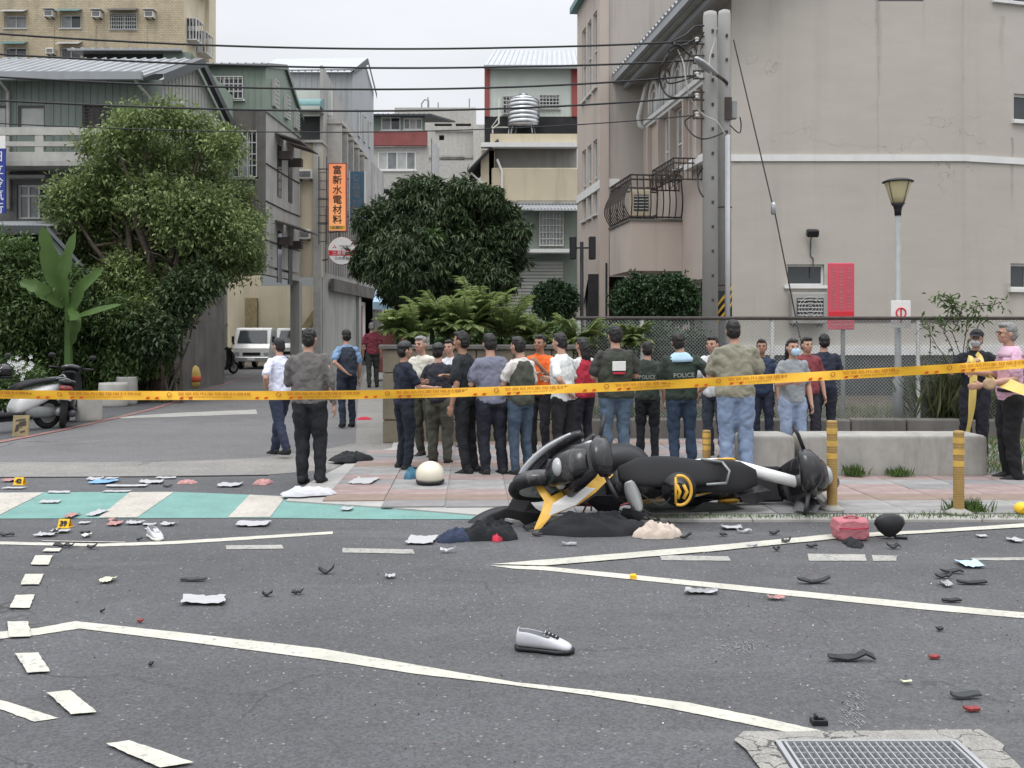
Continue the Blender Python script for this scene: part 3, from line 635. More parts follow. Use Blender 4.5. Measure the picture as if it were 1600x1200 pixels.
for i in range(14): q.tube([(-5+random.uniform(-.5,.8),-1.2+random.uniform(-.1,.8),4.7+random.random()*.15) for _ in range(4)], .02, 5)
tag(q.build('cable_bundle', M['black']), 'tangle of black hoses lying on the iron balcony', 'cables')
b2 = thing('window_basket', 'dark iron flower basket under the arched windows beside the utility pole', 'balcony', Fs.T @ Vector((-2.9,-.4,5.5)))
bars(Fs, [(-3.9,-.75),(-2.0,-.75)], 5.45, 6.0, [14], .06, b2, r=.014); bars(Fs, [(-2.0,-.75),(-2.0,-.02)], 5.45, 6.0, [6], .0, b2, r=.014); bars(Fs, [(-3.9,-.02),(-3.9,-.75)], 5.45, 6.0, [6], .0, b2, r=.014)
q = MB(Fs.T); 
for i in range(26):
    c_ = Vector((random.uniform(-3.8,-2.9),random.uniform(-.7,-.3),random.uniform(5.5,5.95))); q.tube([c_, c_+Vector((random.uniform(-.3,.3),random.uniform(-.2,.2),random.uniform(-.2,.2))), c_+Vector((random.uniform(-.3,.3),.1,random.uniform(-.2,.2)))], .012, 4)
q.build('dry_stem', M['iron'], b2)
# ---------------------------------------------------------------- middle building with water tank
Y5 = 38.0; F5 = FR((755-HX)/F*Y5, Y5, 1, 0)
b5 = thing('tank_house', 'cream house with white corrugated rooftop room and red corners between trees and tower', 'building', (-1.1,Y5,0))
def R5(x0,y0,x1,y1,off=0.0):
    a,z1 = F5.hit(x0,y0,off); b,z0 = F5.hit(x1,y1,off); return a,b,z0,z1
a,b,c,d = R5(757,105,903,182,1.5); wa = F5.hit(785,150,1.5); 
hl = [R5(786,151,812,178,1.5), R5(843,149,874,170,1.5)]
T5 = F5.T @ Matrix.Translation((0,1.5,0)); F5b = FR(F5.T.translation.x, Y5+1.5, 1, 0)
mb = MB(F5b.T); wallh(mb, a, b, c-1.2, d, hl, .1); mb.build('rooftop_wall', M['white_clad'], b5)
mb = MB(F5b.T); n_ = int((b-a)/.2)
for i in range(n_):
    x = a+.1+i*.2; bl_ = [h for h in hl if h[0]-.06 < x < h[1]+.06]
    segs = [(c,d)] if not bl_ else [(c,bl_[0][2]-.03),(bl_[0][3]+.03,d)]
    for s0, s1 in segs: mb.box(x-.02,x+.02,-.025,-.001,s0,s1)
mb.build('wall_rib', M['white_clad'], b5)['kind'] = 'stuff'
for h in hl: window(b5, F5b, h, 2, 'alu', 'glass', .1, 4, True, .04)
for x0, x1 in ((757,765),(893,903)):
    p = R5(x0,106,x1,182,1.44); bx(F5b, b5, 'corner_trim', 'red_trim', p[0], p[1], -.06, -.03, p[2], p[3])
a,b,c,d = R5(762,104,903,104,1.2); r0 = F5.T @ Vector((a-.1,1.2,c)); 
q = MB(F5.T); q.ribbed((a-.15,1.1,c),(b+.6,1.1,c),(b+.6,4.2,c+1.55),(a-.15+.35,4.2,c+1.55),.22,.035,.07,.05); q.build('roof', M['roof_pale'], b5)
q = MB(F5.T); q.box(a-.15,b+.6,1.02,1.12,c-.12,c+.02); q.build('gutter', M['roof_grey'], b5)
p = R5(757,182,903,208,1.5); bx(F5b, b5, 'dark_wall', 'dark', p[0], p[1], -.02, .0, p[2]-.4, p[3]-.01)
p = R5(766,209,903,225); bx(F5, b5, 'parapet', 'cream', p[0], p[1], 0, .25, p[2], p[3]); 
q = MB(F5.T); q.box(p[0],p[1],0.26,3,p[2]-.1,p[2]); q.build('roof_slab', M['conc_grey'], b5)
p = R5(752,225,903,232); bx(F5, b5, 'gutter', 'white_trim', p[0], p[1], -.35, .02, p[2], p[3])
p = R5(776,232,903,262); bx(F5, b5, 'recessed_wall', 'conc_grey', p[0]-.5, p[1], .6, .7, p[2]-.2, p[3]+.05)
p = R5(768,262,903,315); q = MB(F5.T); q.box(p[0],p[1],0,.2,p[2],p[3],0,.05); q.build('balcony_wall', M['cream'], b5)
p = R5(760,232,776,262); bx(F5, b5, 'column', 'cream', p[0]+.1, p[1]-.1, .1, .5, p[2]-1.5, p[3])
p = R5(800,315,903,319); bx(F5, b5, 'ledge', 'conc_grey', p[0]-.8, p[1], -.1, .2, p[2], p[3])
a1, z1 = F5.hit(806,327,-.6); a2, z2 = F5.hit(905,319,0); q = MB(F5.T); q.ribbed((a1,-.6,z1),(a2,-.6,z1),(a2,0,z2),(a1,0,z2),.13,.04,.06,.02); q.build('awning', M['roof_pale'], b5)
p = R5(812,328,903,388); bx(F5, b5, 'shutter_wall', 'shutter_green', p[0]-1.2, p[1], .1, .15, p[2], p[3])
hw = R5(843,332,880,384,.1); F5c = FR(F5.T.translation.x, Y5+.1, 1, 0); window(b5, F5c, hw, 2, 'conc_grey', 'glass_cur', -.03, 5)
p = R5(810,388,896,400); bx(F5, b5, 'canopy', 'white_trim', p[0]-1, p[1], -.5, .1, p[2]+.1, p[3]-.06); 
p = R5(770,400,903,600); bx(F5, b5, 'ground_wall', 'shutter_green', p[0]-.3, p[1], .2, .3, 0, p[3]+.4)
p = R5(775,410,800,580); bx(F5, b5, 'column', 'conc_grey', p[0]-.2, p[0]+.1, .0, .19, 0, p[3]+.1)
sh = R5(785,408,880,565); bx(F5, b5, 'roller_shutter', 'pale_clad', sh[0], sh[1], .12, .19, 0, sh[3]); mb = MB(F5.T)
for i in range(34): z = i*sh[3]/34; mb.box(sh[0],sh[1],.09,.119,z,z+sh[3]/34*.6)
mb.build('shutter_slat', M['pale_clad'], b5)['kind'] = 'stuff'
# left canopy of the cream house
q = MB(F5.T); p0 = F5.hit(731,268,-.3); p1 = F5.hit(741,222,.6); 
q.ribbed((p0[0],-.3,p0[1]),(p0[0],3.2,p0[1]),(p0[0]+1.2,3.2,p0[1]+1.25),(p0[0]+1.2,-.3,p0[1]+1.25),.3,.04,.07,.05); q.build('side_canopy', M['dark_trim'], b5)
q = MB(F5.T); q.tube([(p0[0]+.1,0,p0[1]),(p0[0]+1.1,.1,p0[1]-.9)], .04, 6); q.tube([(.55,-.1,8.5),(.75,-.1,8.0),(.75,-.1,3)], .05, 6); q.build('downpipe', M['white_trim'], b5)['kind'] = 'stuff'
p = R5(752,232,770,262); bx(F5, b5, 'side_wall', 'cream', -.1, .45, .1, 3, 4.0, 8.9)
# water tank
tkx, tkz = F5.hit(818,205,.8); R_ = 25/F*(Y5+.8)
tkp = F5.T @ Vector((tkx,.8,0)); tb = F5.hit(818,197,.8)[1]; tt = F5.hit(818,158,.8)[1]; H_ = tt-tb
tk = thing('water_tank', 'ribbed stainless steel water tank standing on the cream house roof', 'water tank', (tkp.x,tkp.y,tb-.25))
prof = [(R_*.98,0)]
for i in range(6):
    z = H_*i/6; prof += [(R_*.975,z+.01),(R_*.975,z+.03),(R_,z+.05),(R_,z+H_/6-.01)]
q = MB(); q.lathe(prof, 28, (tkp.x,tkp.y,tb)); q.build('tank_body', M['steel'], tk, True)
q = MB(); q.lathe([(R_,H_),(R_*.7,H_+.14),(R_*.3,H_+.22),(R_*.28,H_+.27),(0.02,H_+.29)], 24, (tkp.x,tkp.y,tb)); q.build('lid', M['steel'], tk, True)
for i in range(4):
    t = i*math.pi/2+.6; q = MB(); q.tube([(tkp.x+R_*.8*math.cos(t),tkp.y+R_*.8*math.sin(t),tb),(tkp.x+R_*.95*math.cos(t),tkp.y+R_*.95*math.sin(t),tb-.38)], .025, 5); q.build('leg', M['metal'], tk)
q = MB(); x = tkp.x-R_-.35; q.tube([(x,tkp.y,tb+1.1),(x,tkp.y,tb+.1),(x-.25,tkp.y,tb-.1),(x-.25,tkp.y,tb-.3)], .035, 6); q.tube([(x+.1,tkp.y,tb+.5),(x-.3,tkp.y,tb-.05),(x+.4,tkp.y,tb-.05),(x+.4,tkp.y,tb-.3)], .025, 6); tag(q.build('roof_pipe', M['white_pl']), 'white supply pipes beside the steel water tank', 'pipe')
# ---------------------------------------------------------------- red banded house + distant concrete block
Y6 = 58.0; F6 = FR((583-HX)/F*Y6, Y6, 1, 0)
b6 = thing('red_band_house', 'beige house with dark red band and roof windows at the alley end', 'building', (-8,Y6,0))
def R6(*p): a,z1 = F6.hit(p[0],p[1]); b,z0 = F6.hit(p[2],p[3]); return a,b,z0,z1
w1, w2, w3 = R6(595,182,626,204), R6(630,184,660,203), R6(590,236,650,266)
ar = R6(593,293,612,330)
mb = MB(F6.T); p = R6(583,182,664,206); wallh(mb, p[0]-1, p[1], p[2], p[3], [w1,w2], .1); mb.build('upper_wall', M['green_clad2'], b6)
mb = MB(F6.T); p = R6(583,229,670,400); wallh(mb, p[0]-1, p[1], 4.2, p[3], [w3,ar], .1); a_,b_,c_,d_ = ar
mb.add([(a_,0,d_),(a_,0,d_-.35),(a_+.2,0,d_-.08),((a_+b_)/2,0,d_)],[(0,1,2,3)]); mb.add([(b_,0,d_),((a_+b_)/2,0,d_),(b_-.2,0,d_-.08),(b_,0,d_-.35)],[(0,1,2,3)])
mb.build('front_wall', M['conc_pale'], b6)
for r, n_, g in ((w1,2,['glass_cur','glass']),(w2,3,['glass_cur','glass_frost']),(w3,4,['glass_frost','glass_cur']),(ar,1,'glass')): window(b6, F6, r, n_, 'white_trim', g, .1, 0, True, .09)
p = R6(583,206,668,229); bx(F6, b6, 'red_band', 'red_wall', p[0]-1, p[1], -.25, .05, p[2]+.02, p[3])
p = R6(583,176,676,182); q = MB(F6.T); q.ribbed((p[0]-1,-.7,p[2]),(p[1],-.7,p[2]),(p[1]+1.2,3,p[2]+.4),(p[0]-1,3,p[2]+.4),.3,.03,.06,.1); q.build('roof', M['dark_trim'], b6)
Fq = FR(*(F6.T @ Vector((R6(583,229,670,400)[1],0,0))).xy, .06, 1); mb = MB(Fq.T); mb.box(0,7,0,.2,0,11.5); mb.build('side_wall', M['conc_grey'], b6)
q = MB(Fq.T); 
for z0, z1 in ((11.5-.0,13.6),(8.6,10.3)): q.box(1,4.4,-.05,-.003,z0,z1)
q.build('side_window', M['glass_cur'], b6)
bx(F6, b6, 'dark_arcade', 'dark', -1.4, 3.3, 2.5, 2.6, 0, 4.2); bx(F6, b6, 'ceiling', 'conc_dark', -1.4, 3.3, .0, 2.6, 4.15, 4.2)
for u in (-1.2, 3.1): bx(F6, b6, 'pillar', 'conc_grey', u, u+.35, 0, .35, 0, 4.15)
Y7 = 95.0; F7 = FR((664-HX)/F*Y7, Y7, 1, 0)
b7 = thing('distant_block', 'pale grey concrete block with rooftop antennas far behind the alley', 'building', (-8,Y7,0))
def R7(*p): a,z1 = F7.hit(p[0],p[1]); b,z0 = F7.hit(p[2],p[3]); return a,b,z0,z1
p = R7(664,168,744,400); hs = [R7(679,193,706,197), R7(712,193,736,197), R7(686,211,694,219)]
mb = MB(F7.T); wallh(mb, -3, p[1], 0, p[3], hs, .5); mb.build('front_wall', M['conc_pale'], b7); 
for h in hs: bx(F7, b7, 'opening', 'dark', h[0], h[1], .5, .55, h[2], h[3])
p = R7(740,198,770,400); bx(F7, b7, 'annex_wall', 'conc_pale', p[0], p[1]+4, -1, 0, 0, p[3])
p = R7(664,243,744,247); bx(F7, b7, 'string_course', 'conc_grey', -1, p[1], -.2, 0, p[2], p[3]); p = R7(680,203,744,206); bx(F7, b7, 'string_course', 'conc_grey', p[0], p[1], -.2, 0, p[2], p[3])
p = R7(690,246,725,250); bx(F7, b7, 'ledge', 'conc_dark', p[0], p[1], -.3, 0, p[2], p[3])
q = MB(F7.T); 
for x, y in ((668,150),(684,158),(733,152)): u, z = F7.hit(x, y); q.tube([(u,.5,z),(u,.5,p[3]+.0 if 0 else F7.hit(x,170)[1])], .06, 5)
u, z = F7.hit(658,160); q.tube([(u,.5,z-.6),(u,.5,z),(u+.3,.5,z+.4),(u+.7,.5,z+.3),(u+.7,.5,z-.6)], .07, 5); q.build('antenna', M['metal'], b7)
for pp in ((655,270,690,400),(700,262,757,400)):
    p = R7(*pp); bx(F7, b7, 'low_block', 'conc_pale', p[0], p[1], -12, -2, 0, p[3]*.92)
# ---------------------------------------------------------------- grey clad house and stepped concrete house (left of the alley)
F8 = FR(-7.3,44,1,0); F8s = FR(-7.3,44,.04,1)
b8 = thing('grey_clad_house', 'tall grey corrugated rooftop house left of the alley', 'building', (-7.3,44,0))
def RR(Fx, *p): a,z1 = Fx.hit(p[0],p[1]); b,z0 = Fx.hit(p[2],p[3]); return (a,b,z0,z1)
ze = 13.6
q = MB(F8.T); q.box(-4.2,0,0,.1,3.8,ze); q.build('front_wall', M['grey_clad'], b8)
mb = MB(F8.T)
for i in range(16): mb.box(-4.1+i*.27,-4.05+i*.27,-.04,-.001,9.5,ze-.02)
mb.build('wall_rib', M['grey_clad'], b8)['kind'] = 'stuff'
q = MB(F8s.T); q.prism([(0.004,3.8),(5.2,3.8),(5.2,14.0),(3.0,14.9),(.004,13.6)],0,.1,'y'); q.build('side_wall', M['grey_clad'], b8)
q = MB(F8s.T); q.ribbed((-.3,-.12,13.6),(-.3,4.4,13.6),(3.0,4.4,15.05),(3.0,-.12,15.05),.3,.04,.07,.06); q.build('roof', M['roof_pale'], b8)
q = MB(F8s.T); q.add([(-.3,-.14,13.62),(3.0,-.14,15.08),(5.4,-.14,13.95),(5.4,-.14,13.65),(3.0,-.14,14.78),(-.3,-.14,13.38)],[(0,1,4,5),(1,2,3,4)]); q.build('verge', M['dark_trim'], b8)
for i in range(3): window(b8, F8s, (1.1+i*1.3,1.6+i*1.3,10.9,12.2), 1, 'alu', 'glass_frost', -.02, 0, False)
bx(F8s, b8, 'lower_wall', 'conc_grey', 1, 7.5, -.12, -.02, 3.8, 10.2)
for j, (u, z) in enumerate(((5.0,7.9),(5.2,6.9),(5.2,5.2))):
    q = MB(F8s.T); q.box(u,u+1.6,-.75,-.13,z,z+.85,0,.03); q.build('cage_window', M['alu'], b8); q = MB(F8s.T); q.box(u+.2,u+1.4,-.77,-.751,z+.12,z+.7); q.box(u-.02,u-.001,-.65,-.25,z+.1,z+.7); q.build('pane', M['glass'], b8)
# stepped concrete house
F9 = FR(-7.32,37,1,0); F9s = FR(-7.32,37,.04,1)
b9 = thing('concrete_house', 'narrow concrete house with teal curved canopy and finned side wall left of the orange sign', 'building', (-7.3,37,0))
zt = F9.hit(480,153)[1]
q = MB(F9.T); q.box(-1.15,-.0,0,.15,3.8,F9.hit(480,225)[1]); q.build('front_wall', M['cream'], b9)
q = MB(F9.T); q.box(-.32,-.02,-.12,-.002,0,F9.hit(480,222)[1]); q.box(-.9,-.82,-.1,-.002,3.8,9); q.build('pillar', M['conc_pale'], b9)
q = MB(F9.T); q.box(-1.2,.05,-.2,1.5,F9.hit(480,224)[1],F9.hit(480,220)[1]); q.build('terrace_slab', M['conc_pale'], b9)
zc = F9.hit(480,176)[1]; z2 = F9.hit(480,150)[1]
bx(F9, b9, 'recess_wall', 'dark2', -1.2, -.12, 1.2, 1.3, F9.hit(480,220)[1], z2); bx(F9, b9, 'upper_wall', 'white_clad', -1.2, .2, .9, 1.1, zc+.1, F9.hit(490,132)[1])
rw = RR(F9,478,182,504,200); bx(F9, b9, 'canopy_frame', 'conc_grey', -1.15, .04, -.1, .3, zc-.02, zc+.1)
q = MB(F9.T); n_ = 8; vs = []
for i in range(n_+1):
    t = math.pi/2*i/n_; vs.append((-.15-.5*0, -.7+.9*(1-math.cos(t)), zc+.1+.42*math.sin(t)))
for i in range(n_): q.quad((-1.15,vs[i][1],vs[i][2]),(.06,vs[i][1],vs[i][2]),(.06,vs[i+1][1],vs[i+1][2]),(-1.15,vs[i+1][1],vs[i+1][2]))
q.add([(.06,v[1],v[2]) for v in vs]+[(.06,vs[-1][1],vs[0][2])], [tuple(range(n_+2))]); q.build('curved_canopy', M['teal'], b9, True)
# side wall: sloped top with fins
q = MB(F9s.T); q.prism([(0.16,0),(.16,12.0),(.7,11.9),(6.6,10.6),(6.6,0)], -.0,.12,'y'); q.build('side_wall', M['conc_grey'], b9)
for i in range(5):
    u = .9+i*1.15; z1 = 9.9-.10*i; q = MB(F9s.T); q.box(u,u+.14,-.55,-.002,6.6,z1); q.box(u-.05,u+.9,-.58,-.002,z1,z1+.16); q.build('window_fin', M['conc_pale'], b9); 
    q = MB(F9s.T); q.box(u+.2,u+.9,-.04,-.003,7.1,z1-.1); q.build('window', M['glass'], b9)
for i in range(14): u = .5+i*.45; q = MB(F9s.T); q.box(u,u+.07,-.06,-.003,4,6.5); o = q.build('wall_fin', M['conc_grey'], b9)
aircon(F9, 479, 274, 22, 14, 'window air conditioner in a dark box, upper one on the cream strip', .3, 'white_pl'); aircon(F9, 477, 367, 20, 15, 'window air conditioner in a dark box, lower one on the cream strip', .3, 'white_pl')
# ---------------------------------------------------------------- green house 2
F3 = FR(-8.21,32,1,0); F3s = FR(-8.21,32,.04,1)
b3 = thing('green_top_house', 'concrete house with sage green corrugated top floor and barred white window', 'building', (-8.2,32,0))
zg = F3.hit(400,172)[1]; zev = 10.55
gw = RR(F3,332,121,380,155); dw = RR(F3,360,206,402,277)
mb = MB(F3.T); wallh(mb, -3.2, 0, zg, zev, [gw], .1); mb.build('top_wall', M['green_clad2'], b3)
mb = MB(F3.T)
for i in range(15):
    x = -3.1+i*.21
    for s0, s1 in ([(zg,zev-.02)] if not gw[0]-.05 < x < gw[1]+.05 else [(zg,gw[2]-.03),(gw[3]+.03,zev-.02)]): mb.box(x-.015,x+.015,-.022,-.001,s0,s1)
mb.build('wall_rib', M['green_clad2'], b3)['kind'] = 'stuff'
mb = MB(F3.T); wallh(mb, -3.2, -.32, 3.9, zg, [dw], .15); mb.build('front_wall', M['conc_dark'], b3)
bx(F3, b3, 'corner_column', 'conc_dark', -.32, -.0, -.08, .3, 3.9, zg)
window(b3, F3, gw, 3, 'white_trim', 'glass', .1, 3, True, .05); window(b3, F3, dw, 3, 'alu', ['glass','glass_frost','glass'], .15, 4, True, .06)
q = MB(F3.T); q.ribbed((-3.4,-.25,zev),(.06,-.25,zev),(.06,2.3,zev+.62),(-3.4,2.3,zev+.62),.25,.04,.07,.06); q.build('roof', M['roof_grey'], b3)
q = MB(F3s.T); q.prism([(0.004,zg-.02),(4.3,zg+.05),(4.3,9.9),(2.3,zev+.6),(0.004,zev)],0,.1,'y'); q.build('side_top_wall', M['green_clad2'], b3)
q = MB(F3s.T); q.add([(-.2,-.1,zev+.04),(2.3,-.1,zev+.68),(4.6,-.1,9.85),(4.6,-.1,9.7),(2.3,-.1,zev+.5),(-.2,-.1,zev-.1),(4.6,.3,9.85),(2.3,.3,zev+.68)],[(0,1,4,5),(1,2,3,4),(1,7,6,2)]); q.build('verge', M['green_clad'], b3)
for i, u in enumerate((.75,2.2,3.5)): 
    q_ = (u,u+.45,9.55-.08*i-.15,10.3-.18*i); window(b3, F3s, q_, 1, 'alu', 'glass_frost', -.02, 6)
q = MB(F3s.T); q.box(.02,4.3,0.0,.12,3.9,zg-.02); q.build('side_wall', M['conc_grey'], b3)
q = MB(F3s.T); q.box(0,4.35,-.05,.1,zg-.06,zg+.04); q.build('ledge', M['green_clad'], b3)
for z, hh in ((7.0,1.7),(4.0,1.7)):
    for u in (1.35, 2.75):
        a,b = u,u+.5; q = MB(F3s.T); q.box(a,b,-.02,.02,z-.6,z+hh-.5); wo_ = q.build('window', M['glass'], b3); 
        q = MB(F3s.T); q.add([(a-.3,-.9,z+hh-.42),(b+.3,-.9,z+hh-.42),(b+.3,-.02,z+hh-.15),(a-.3,-.02,z+hh-.15),(a-.3,-.9,z+hh-.47),(b+.3,-.9,z+hh-.47),(b+.3,-.02,z+hh-.2),(a-.3,-.02,z+hh-.2)],[(0,1,2,3),(7,6,5,4),(0,4,5,1),(0,3,7,4),(1,5,6,2)]); q.build('awning', M['conc_dark'], b3)
        q = MB(F3s.T); q.box(a+.05,a+.35,-.45,-.03,z+hh-1.0,z+hh-.72); q.build('air_box', M['iron'], b3)
for z in (4.75, 6.05, 7.3): q = MB(F3s.T); q.tube([(0,-.02,z),(2.2,-.03,z-.03),(4.3,-.02,z)], .02, 5); q.build('wall_cable', M['cable'], b3)
# open ground floor
bx(F3, b3, 'ground_ceiling', 'conc_grey', -4.5, -.01, .2, 4.3, 3.82, 3.9)
bx(F3s, b3, 'ground_beam', 'conc_grey', 0, 4.3, -.0, .25, 3.6, 3.815)
for u in (4.3,): bx(F3s, b3, 'pillar', 'conc_grey', u, u+.35, 0, .35, 0, 3.6)
bx(F3, b3, 'back_wall', 'cream', -6.2, .2, 16.4, 16.5, 0, 5.5)
q = MB(F3.T); q.quad((-2.9,16.3,1.2),(-1.4,16.36,3.4),(-1.1,16.36,3.2),(-2.6,16.3,1.0)); q.box(-5.2,-4.6,16.2,16.39,1.4,3.4); q.build('leaning_board', M['wood'], b3)['kind'] = 'stuff'
# building along the alley, back part: dark shop fronts
sf = thing('shop_arcade', 'dark open shop arcade under the round sign', 'shop', (-7,44,0))
Fz = FR(-7.15,38,.04,1)
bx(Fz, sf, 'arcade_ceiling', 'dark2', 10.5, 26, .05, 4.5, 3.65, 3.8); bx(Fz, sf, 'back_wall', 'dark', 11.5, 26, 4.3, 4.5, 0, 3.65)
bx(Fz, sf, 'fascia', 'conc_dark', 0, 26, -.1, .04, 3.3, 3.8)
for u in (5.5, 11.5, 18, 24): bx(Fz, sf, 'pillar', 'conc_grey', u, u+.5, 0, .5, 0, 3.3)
for i,(u,z0,z1,m_) in enumerate(((7.2,1.9,3.0,'white_sign'),(9.0,.6,3.0,'red_wall'),(10.2,.8,3.2,'white_sign'),(13.5,.5,1.5,'orange_cone'),(15,1.2,2.6,'paper_blue'),(3.2,.4,1.2,'paper_blue'))):
    bx(Fz, sf, 'shop_panel', m_, u, u+.9, .6+.1*i, .7+.1*i, z0, z1)
bx(FR(-6.9,64.5,1,0), sf, 'end_wall', 'dark2', -2.5, 9, 0, .2, 0, 7)
# ---------------------------------------------------------------- front left green house
F1 = FR(-9.48,26,1,0); F1s = FR(-9.48,26,.04,1)
b1 = thing('green_balcony_house', 'green corrugated house with grey roof and concrete balcony behind the big tree', 'building', (-12,26,0))
zv, zd = F1.hit(200,208)[1], 8.5
h1, h2, h0 = RR(F1,28,165,70,211), RR(F1,132,166,176,212), RR(F1,-40,165,10,211)
mb = MB(F1.T); wallh(mb, -12, 0, zv-.6, zd, [h1,h2,h0], .1); mb.build('upper_wall', M['green_clad'], b1)
mb = MB(F1.T)
for i in range(48):
    x = -9.55+i*.2; hh_ = [h for h in (h1,h2,h0) if h[0]-.04 < x < h[1]+.04]
    for s0, s1 in ([(zv-.6,zd-.02)] if not hh_ else [(hh_[0][3]+.03,zd-.02)]): mb.box(x-.013,x+.013,-.02,-.001,s0,s1)
mb.build('wall_rib', M['green_clad'], b1)['kind'] = 'stuff'
window(b1, F1, h1, 1, 'alu_dark', 'glass_frost', .1); window(b1, F1, h0, 1, 'alu_dark', 'glass_frost', .1); window(b1, F1, h2, 2, 'alu_dark', 'glass', .1, 9, False)
q = MB(F1.T); q.ribbed((-12,-.55,zd-.02),(-.28,-.55,zd-.02),(.0,2.3,9.72),(-12,2.3,9.72),.28,.045,.08,.06); q.build('roof', M['roof_grey'], b1)
q = MB(F1.T); q.box(-12,-.3,-.68,-.54,zd-.16,zd+.05); q.build('gutter', M['roof_grey'], b1)
q = MB(F1s.T); q.prism([(0.004,5.2),(5.0,5.2),(5.0,8.42),(2.35,9.66),(0.004,zd)],0,.1,'y'); q.build('gable_wall', M['pale_clad'], b1)
mb = MB(F1s.T)
for i in range(19): u = .2+i*.25; zt_ = zd+(9.66-zd)*u/2.35 if u < 2.35 else 9.66-(9.66-8.42)*(u-2.35)/2.65; mb.box(u-.015,u+.015,-.02,-.001,5.2,zt_-.03)
mb.build('gable_rib', M['pale_clad'], b1)['kind'] = 'stuff'
q = MB(F1s.T); q.add([(-.6,-.3,zd),(2.35,-.3,9.76),(5.3,-.3,8.35),(5.3,-.3,8.1),(2.35,-.3,9.5),(-.6,-.3,zd-.25),(-.6,-.02,zd),(2.35,-.02,9.76),(5.3,-.02,8.35)],[(0,1,4,5),(1,2,3,4),(0,6,7,1),(1,7,8,2)]); q.build('verge', M['dark_trim'], b1)
q = MB(F1s.T); q.box(0.004,5.0,0,.12,0,5.19); q.build('side_wall', M['conc_dark'], b1)
q = MB(F1.T); q.tube([(-.5,-.6,zd-.15),(-.45,-.3,zd-.3),(-.3,-.06,zd-.5),(-.3,-.06,5.2)], .045, 7); q.tube([(-4.1,-.6,zd-.15),(-4.12,-.1,zd-.35),(-4.12,-.06,5.0)], .045, 7); q.build('downpipe', M['conc_pale'], b1)['kind'] = 'stuff'
# balcony
zs0, zs1 = F1.hit(80,262)[1], F1.hit(80,211)[1]
h_ = zs1-zs0
for (k0,k1) in ((0,.27),(.44,.58),(.77,1.0)): bx(F1, b1, 'balcony_rail', 'conc_pale', -4.4, -1.0, -1.0, -.85, zs0+h_*k0, zs0+h_*k1)
for u in (-4.42,-2.95,-1.2): bx(F1, b1, 'balcony_post', 'conc_pale', u, u+.22, -.99, -.86, zs0+h_*.27, zs0+h_*.77)
bx(F1, b1, 'balcony_slab', 'conc_grey', -4.4, -1.0, -1.0, 0, zs0-.12, zs0)
mb = MB(F1.T); lw = RR(F1,26,288,74,342); wallh(mb, -12, 0, 0, zv-.6, [lw], .15); mb.build('lower_wall', M['rough_wall'], b1)
window(b1, F1, lw, 3, 'white_trim', ['glass_cur','glass_cur','glass'], .15, 0, False, .06, 1, .68)
bx(F1, b1, 'lintel', 'conc_grey', lw[0]-.1, lw[1]+.1, -.35, -.002, lw[3]+.12, lw[3]+.2)
# small rooftop room behind
F1b = FR(-13.5,31,1,0)
rr = thing('rooftop_shelter', 'sage green rooftop shelter with pale roof behind the grey roof', 'building', (-13,31,9))
a_,b_,c_,d_ = RR(F1b,128,79,300,97)
q = MB(F1b.T); q.ribbed((a_-.3,-.4,d_-.05),(b_+.2-.4,-.4,d_-.05),(b_-.9,3,d_+.25),(a_,3,d_+.25),.3,.04,.08,.06); q.build('roof', M['roof_pale'], rr)
bx(F1b, rr, 'front_wall', 'dark2', a_, b_-.9, .1, .2, 5, d_-.08); bx(F1b, rr, 'end_wall', 'green_clad2', b_-.9, b_, -.1, .0, 5, d_-.08); q = MB(F1b.T); q.prism([(b_,5),(b_+1.3,5),(b_+1.3,9.3),(b_,d_-.08)],0,.1,'y'); q.build('lean_wall', M['green_clad2'], rr)
# tall yellow tiled building
Y0 = 58.0; F0 = FR((287-HX)/F*Y0, Y0, 1, 0); F0s = FR((287-HX)/F*Y0, Y0, .03, 1)
b0_ = thing('tiled_apartment_tower', 'tall yellow tiled apartment building with window air conditioners', 'building', (-20,Y0,0))
hs = [RR(F0,7,24,41,44), RR(F0,94,23,126,44), RR(F0,172,22,214,46), RR(F0,7,74,41,90), RR(F0,94,74,126,92), RR(F0,0,-30,0.5,-20)]; hs.pop()
mb = MB(F0.T); wallh(mb, -14, 0, 5, 26, hs, .15); mb.build('front_wall', M['tiles_yellow'], b0_)
for h, n_, g in zip(hs, (2,2,2,2,2), (['glass_cur'],['glass_cur','glass'],['glass'],['glass'],['glass'])): window(b0_, F0, h, n_, 'alu', g, .15, 4 if h is hs[2] else 0, True, .07)
for i, h in enumerate(hs): 
    q = MB(F0.T); q.add([(h[0]-.1,-.6,h[3]+.05),(h[1]+.1,-.6,h[3]+.05),(h[1]+.1,-.01,h[3]+.35),(h[0]-.1,-.01,h[3]+.35)],[(0,1,2,3)]); q.build('awning', M[['conc_grey','teal','conc_dark','teal','conc_grey'][i]], b0_)
mb = MB(F0s.T); mb.box(0,3.7,0,.2,5,26); mb.box(3.7,5.0,-.25,.2,5,26); mb.build('side_wall', M['cream'], b0_)
for i, u in enumerate((.5,2.1)): 
    for z in (19.5-.3*i, 23): q = MB(F0s.T); q.box(u,u+1.4,-.6,-.003,z,z+.06); q.box(u,u+1.4,-.6,-.003,z+1.3,z+1.36); [q.box(x_,x_+.05,-.6,-.55,z+.061,z+1.299) for x_ in (u,u+.45,u+.9,u+1.35)]; [q.box(u,u+.05,y_,y_+.04,z+.061,z+1.299) for y_ in (-.4,-.2)]; cw_ = q.build('cage_window', M['alu'], b0_); q = MB(F0s.T); q.box(u+.05,u+1.35,-.05,-.003,z+.07,z+1.29); q.build('pane', M['glass'], cw_)
